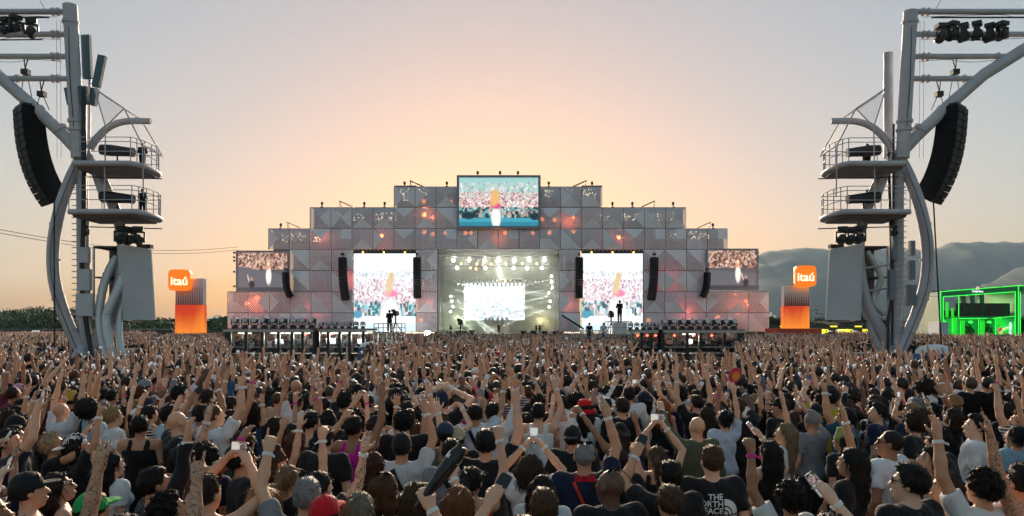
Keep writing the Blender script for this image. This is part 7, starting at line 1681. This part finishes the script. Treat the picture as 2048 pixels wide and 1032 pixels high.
while dd < 168:
    st_ = .50 if dd < 22 else .58 if dd < 50 else .8 if dd < 90 else 1.05
    half = .78 * dd + 4.5; x = -half + rng.uniform(0, st_)
    while x < half:
        X_ = x + rng.uniform(-.2, .2) * st_ / .5; D_ = dd + rng.uniform(-.22, .22) * st_ / .5; x += st_ * rng.uniform(.95, 1.2)
        if D_ < last_D + .3 and abs(X_) < .70 * D_ + .95: continue
        if D_ < 16 and any((X_ - a) ** 2 + (D_ - b) ** 2 < .17 for a, b in taken): continue
        if blocked(X_, D_): continue
        c, hair, hc, hat, hatc, sk, sh, sc = random_look(rng)
        ii = rng.choices(range(len(ccombo)), [3.5, 2.2, 1.5, 10, 1.5, 1.8, .9, 3.5, 2.2, 1.5, 10, 1.2, 2, 2, .8, 4, 4, 2, 2, 4, 3, 3, 3, 3] if D_ < 60 else [2, 1.5, 1, 16, 1, 1.2, .8, 2, 1.5, 1, 16, 1, 1.5, 1, .8, 2, 2, 1, 1, 4, 1.5, 1.5, 1.5, 1.5])[0]
        C_pts.append((X_, D_, 0)); C_idx.append(ii); C_rot.append((0, 0, math.atan2(X_ + 2.7, 150 - D_) * 1.0 + rng.gauss(0, .25)))
        C_scl.append(rng.gauss(1.03, .04) if ccombo[ii][0] == "m" else rng.gauss(.955, .035))
        C_sk.append((*SK[sk], 1)); C_sh.append((*sc, 1)); C_hr.append((*(HAIRC[hc] if ccombo[ii][3] != "cap" else CD[rng.choice(("black", "white", "navy", "red"))]), 1))
    dd += st_ * .95
me = bpy.data.meshes.new("crowd"); me.from_pydata(C_pts, [], [])
def vattr(nm, ty, data, key):
    a = me.attributes.new(nm, ty, 'POINT'); a.data.foreach_set(key, np.asarray(data, np.float32 if ty != 'INT' else np.int32).ravel())
vattr("fig", 'INT', C_idx, "value"); vattr("rot", 'FLOAT_VECTOR', C_rot, "vector"); vattr("scl", 'FLOAT', C_scl, "value"); vattr("skin_col", 'FLOAT_COLOR', C_sk, "color"); vattr("shirt_col", 'FLOAT_COLOR', C_sh, "color"); vattr("hair_col", 'FLOAT_COLOR', C_hr, "color")
crowd = link("crowd", me); tag(crowd, "dense festival crowd filling the field up to the stage, many arms raised", "crowd", kind="stuff")
ng = bpy.data.node_groups.new("crowd_instances", 'GeometryNodeTree'); ng.interface.new_socket("Geometry", in_out='INPUT', socket_type='NodeSocketGeometry'); ng.interface.new_socket("Geometry", in_out='OUTPUT', socket_type='NodeSocketGeometry')
gi = ng.nodes.new("NodeGroupInput"); go = ng.nodes.new("NodeGroupOutput"); ci_ = ng.nodes.new("GeometryNodeCollectionInfo"); ci_.inputs["Collection"].default_value = CROWD_COL; ci_.inputs["Separate Children"].default_value = True; ci_.inputs["Reset Children"].default_value = True
iop = ng.nodes.new("GeometryNodeInstanceOnPoints"); iop.inputs["Pick Instance"].default_value = True
def named(nm, ty): n = ng.nodes.new("GeometryNodeInputNamedAttribute"); n.data_type = ty; n.inputs["Name"].default_value = nm; return n.outputs["Attribute"]
e2r = ng.nodes.new("FunctionNodeEulerToRotation"); ng.links.new(named("rot", 'FLOAT_VECTOR'), e2r.inputs[0])
ng.links.new(gi.outputs[0], iop.inputs["Points"]); ng.links.new(ci_.outputs[0], iop.inputs["Instance"]); ng.links.new(named("fig", 'INT'), iop.inputs["Instance Index"]); ng.links.new(e2r.outputs[0], iop.inputs["Rotation"]); ng.links.new(named("scl", 'FLOAT'), iop.inputs["Scale"]); ng.links.new(iop.outputs[0], go.inputs[0])
md = crowd.modifiers.new("figures", 'NODES'); md.node_group = ng
print("crowd", len(C_pts), round(time.time() - T0, 1))
# ------------------------------------------------------------------ people on the stage, platforms and towers
def small_person(x, D, z, yaw, var, hair, hc, skin, shirt, sc, pants, label, group, s=1.03):
    o = person(x, D, yaw, s, var, hair, HAIRC[hc], SK[skin], shirt, sc, pants=pants, z0=z); tag(o, label, "person", group); return o
vd, vu, vp = variant("m", "down", "down", *H0), variant("m", "down", "up", *heads[("m", "down", "up")][0]), variant("m", "front", "front", 0, 6)
vf = variant("f", "down", "down", *heads[("f", "down", "down")][0])
zs = zf + .02
small_person(SX(998), SD - 4, zs, R(170), vd, "short", "black", "brown", "tee", BLK, (.02, .02, .02), "dark-clad performer standing on the pale platform at the stage front", "performers on the stage")
small_person(SX(1004), SD - 4, zs, R(170), vf, "long", "orange", "light", "tank", (.75, .6, .5), (.7, .68, .65), "performer in white beside the dark-clad one at the stage front", "performers on the stage")
for i, x in enumerate((967, 975, 982, 993, 1003, 1013)): small_person(SX(x), SD + 12.5, zf + 1.62, R(180 + rng.uniform(-20, 20)), vd if i % 2 else vp, "short", "black", "brown", "tee", BLK, BLK, f"backing musician silhouetted on the rear riser, {('first', 'second', 'third', 'fourth', 'fifth', 'sixth')[i]} along it", "performers on the stage")
for x, lab in ((900, "musician standing at the left edge of the stage"), (1073, "guitarist standing right of centre on the stage"), (1080, "second guitarist right of centre on the stage")): small_person(SX(x), SD + 1.5, zs, R(180), vp, "short", "black", "tan", "tee", BLK, BLK, lab, "performers on the stage")
for (x_, z_, D_), lab in zip(PLAT, ("camera operator in dark clothes standing on the left platform", "camera operator in dark clothes standing on the right platform")):
    q = px(x_, 0, D_); small_person(q.x, 61.0, z_, R(10), vp, "short", "black", "tan", "long", BLK, BLK, lab, "camera operators")
q = px(1210, 0, 63); small_person(q.x, 64, HC + (HY - 688) * 63 / FPX, 0, vd, "short", "black", "tan", "tee", (.5, .55, .65), (.05, .07, .12), "person in pale shirt standing on the railed viewing platform", "camera operators")
q = px(1181, 0, 63); small_person(q.x, 64, HC + (HY - 688) * 63 / FPX, 0, vd, "short", "black", "tan", "tee", BLK, BLK, "person in black standing on the railed viewing platform", "camera operators")
for (x_, D_, z_, side, di) in OPERATORS:
    small_person(x_, D_ + .6, z_, R(20 if side == "left" else -20), vp, "short", "black", "tan", "long", BLK, BLK, f"spotlight operator on the {'upper' if di == 0 else 'lower'} deck of the {side} tower", "spotlight operators", .95)
print("done", round(time.time() - T0, 1))
# ------------------------------------------------------------------ evening haze over the whole place
hzb = MB().b2(-6000, 6000, -200, 4450, -1, 330)
M_hz = bpy.data.materials.new("evening_haze"); M_hz.use_nodes = True; nt = M_hz.node_tree
for n in list(nt.nodes): nt.nodes.remove(n)
on = nt.nodes.new("ShaderNodeOutputMaterial"); pv = nt.nodes.new("ShaderNodeVolumePrincipled"); pv.inputs["Color"].default_value = (.5, .72, 1.0, 1); pv.inputs["Density"].default_value = 0.00009
nt.links.new(pv.outputs[0], on.inputs["Volume"]); hzo = hzb.build("haze", M_hz); tag(hzo, "thin evening haze over the field and hills", "haze", kind="stuff")
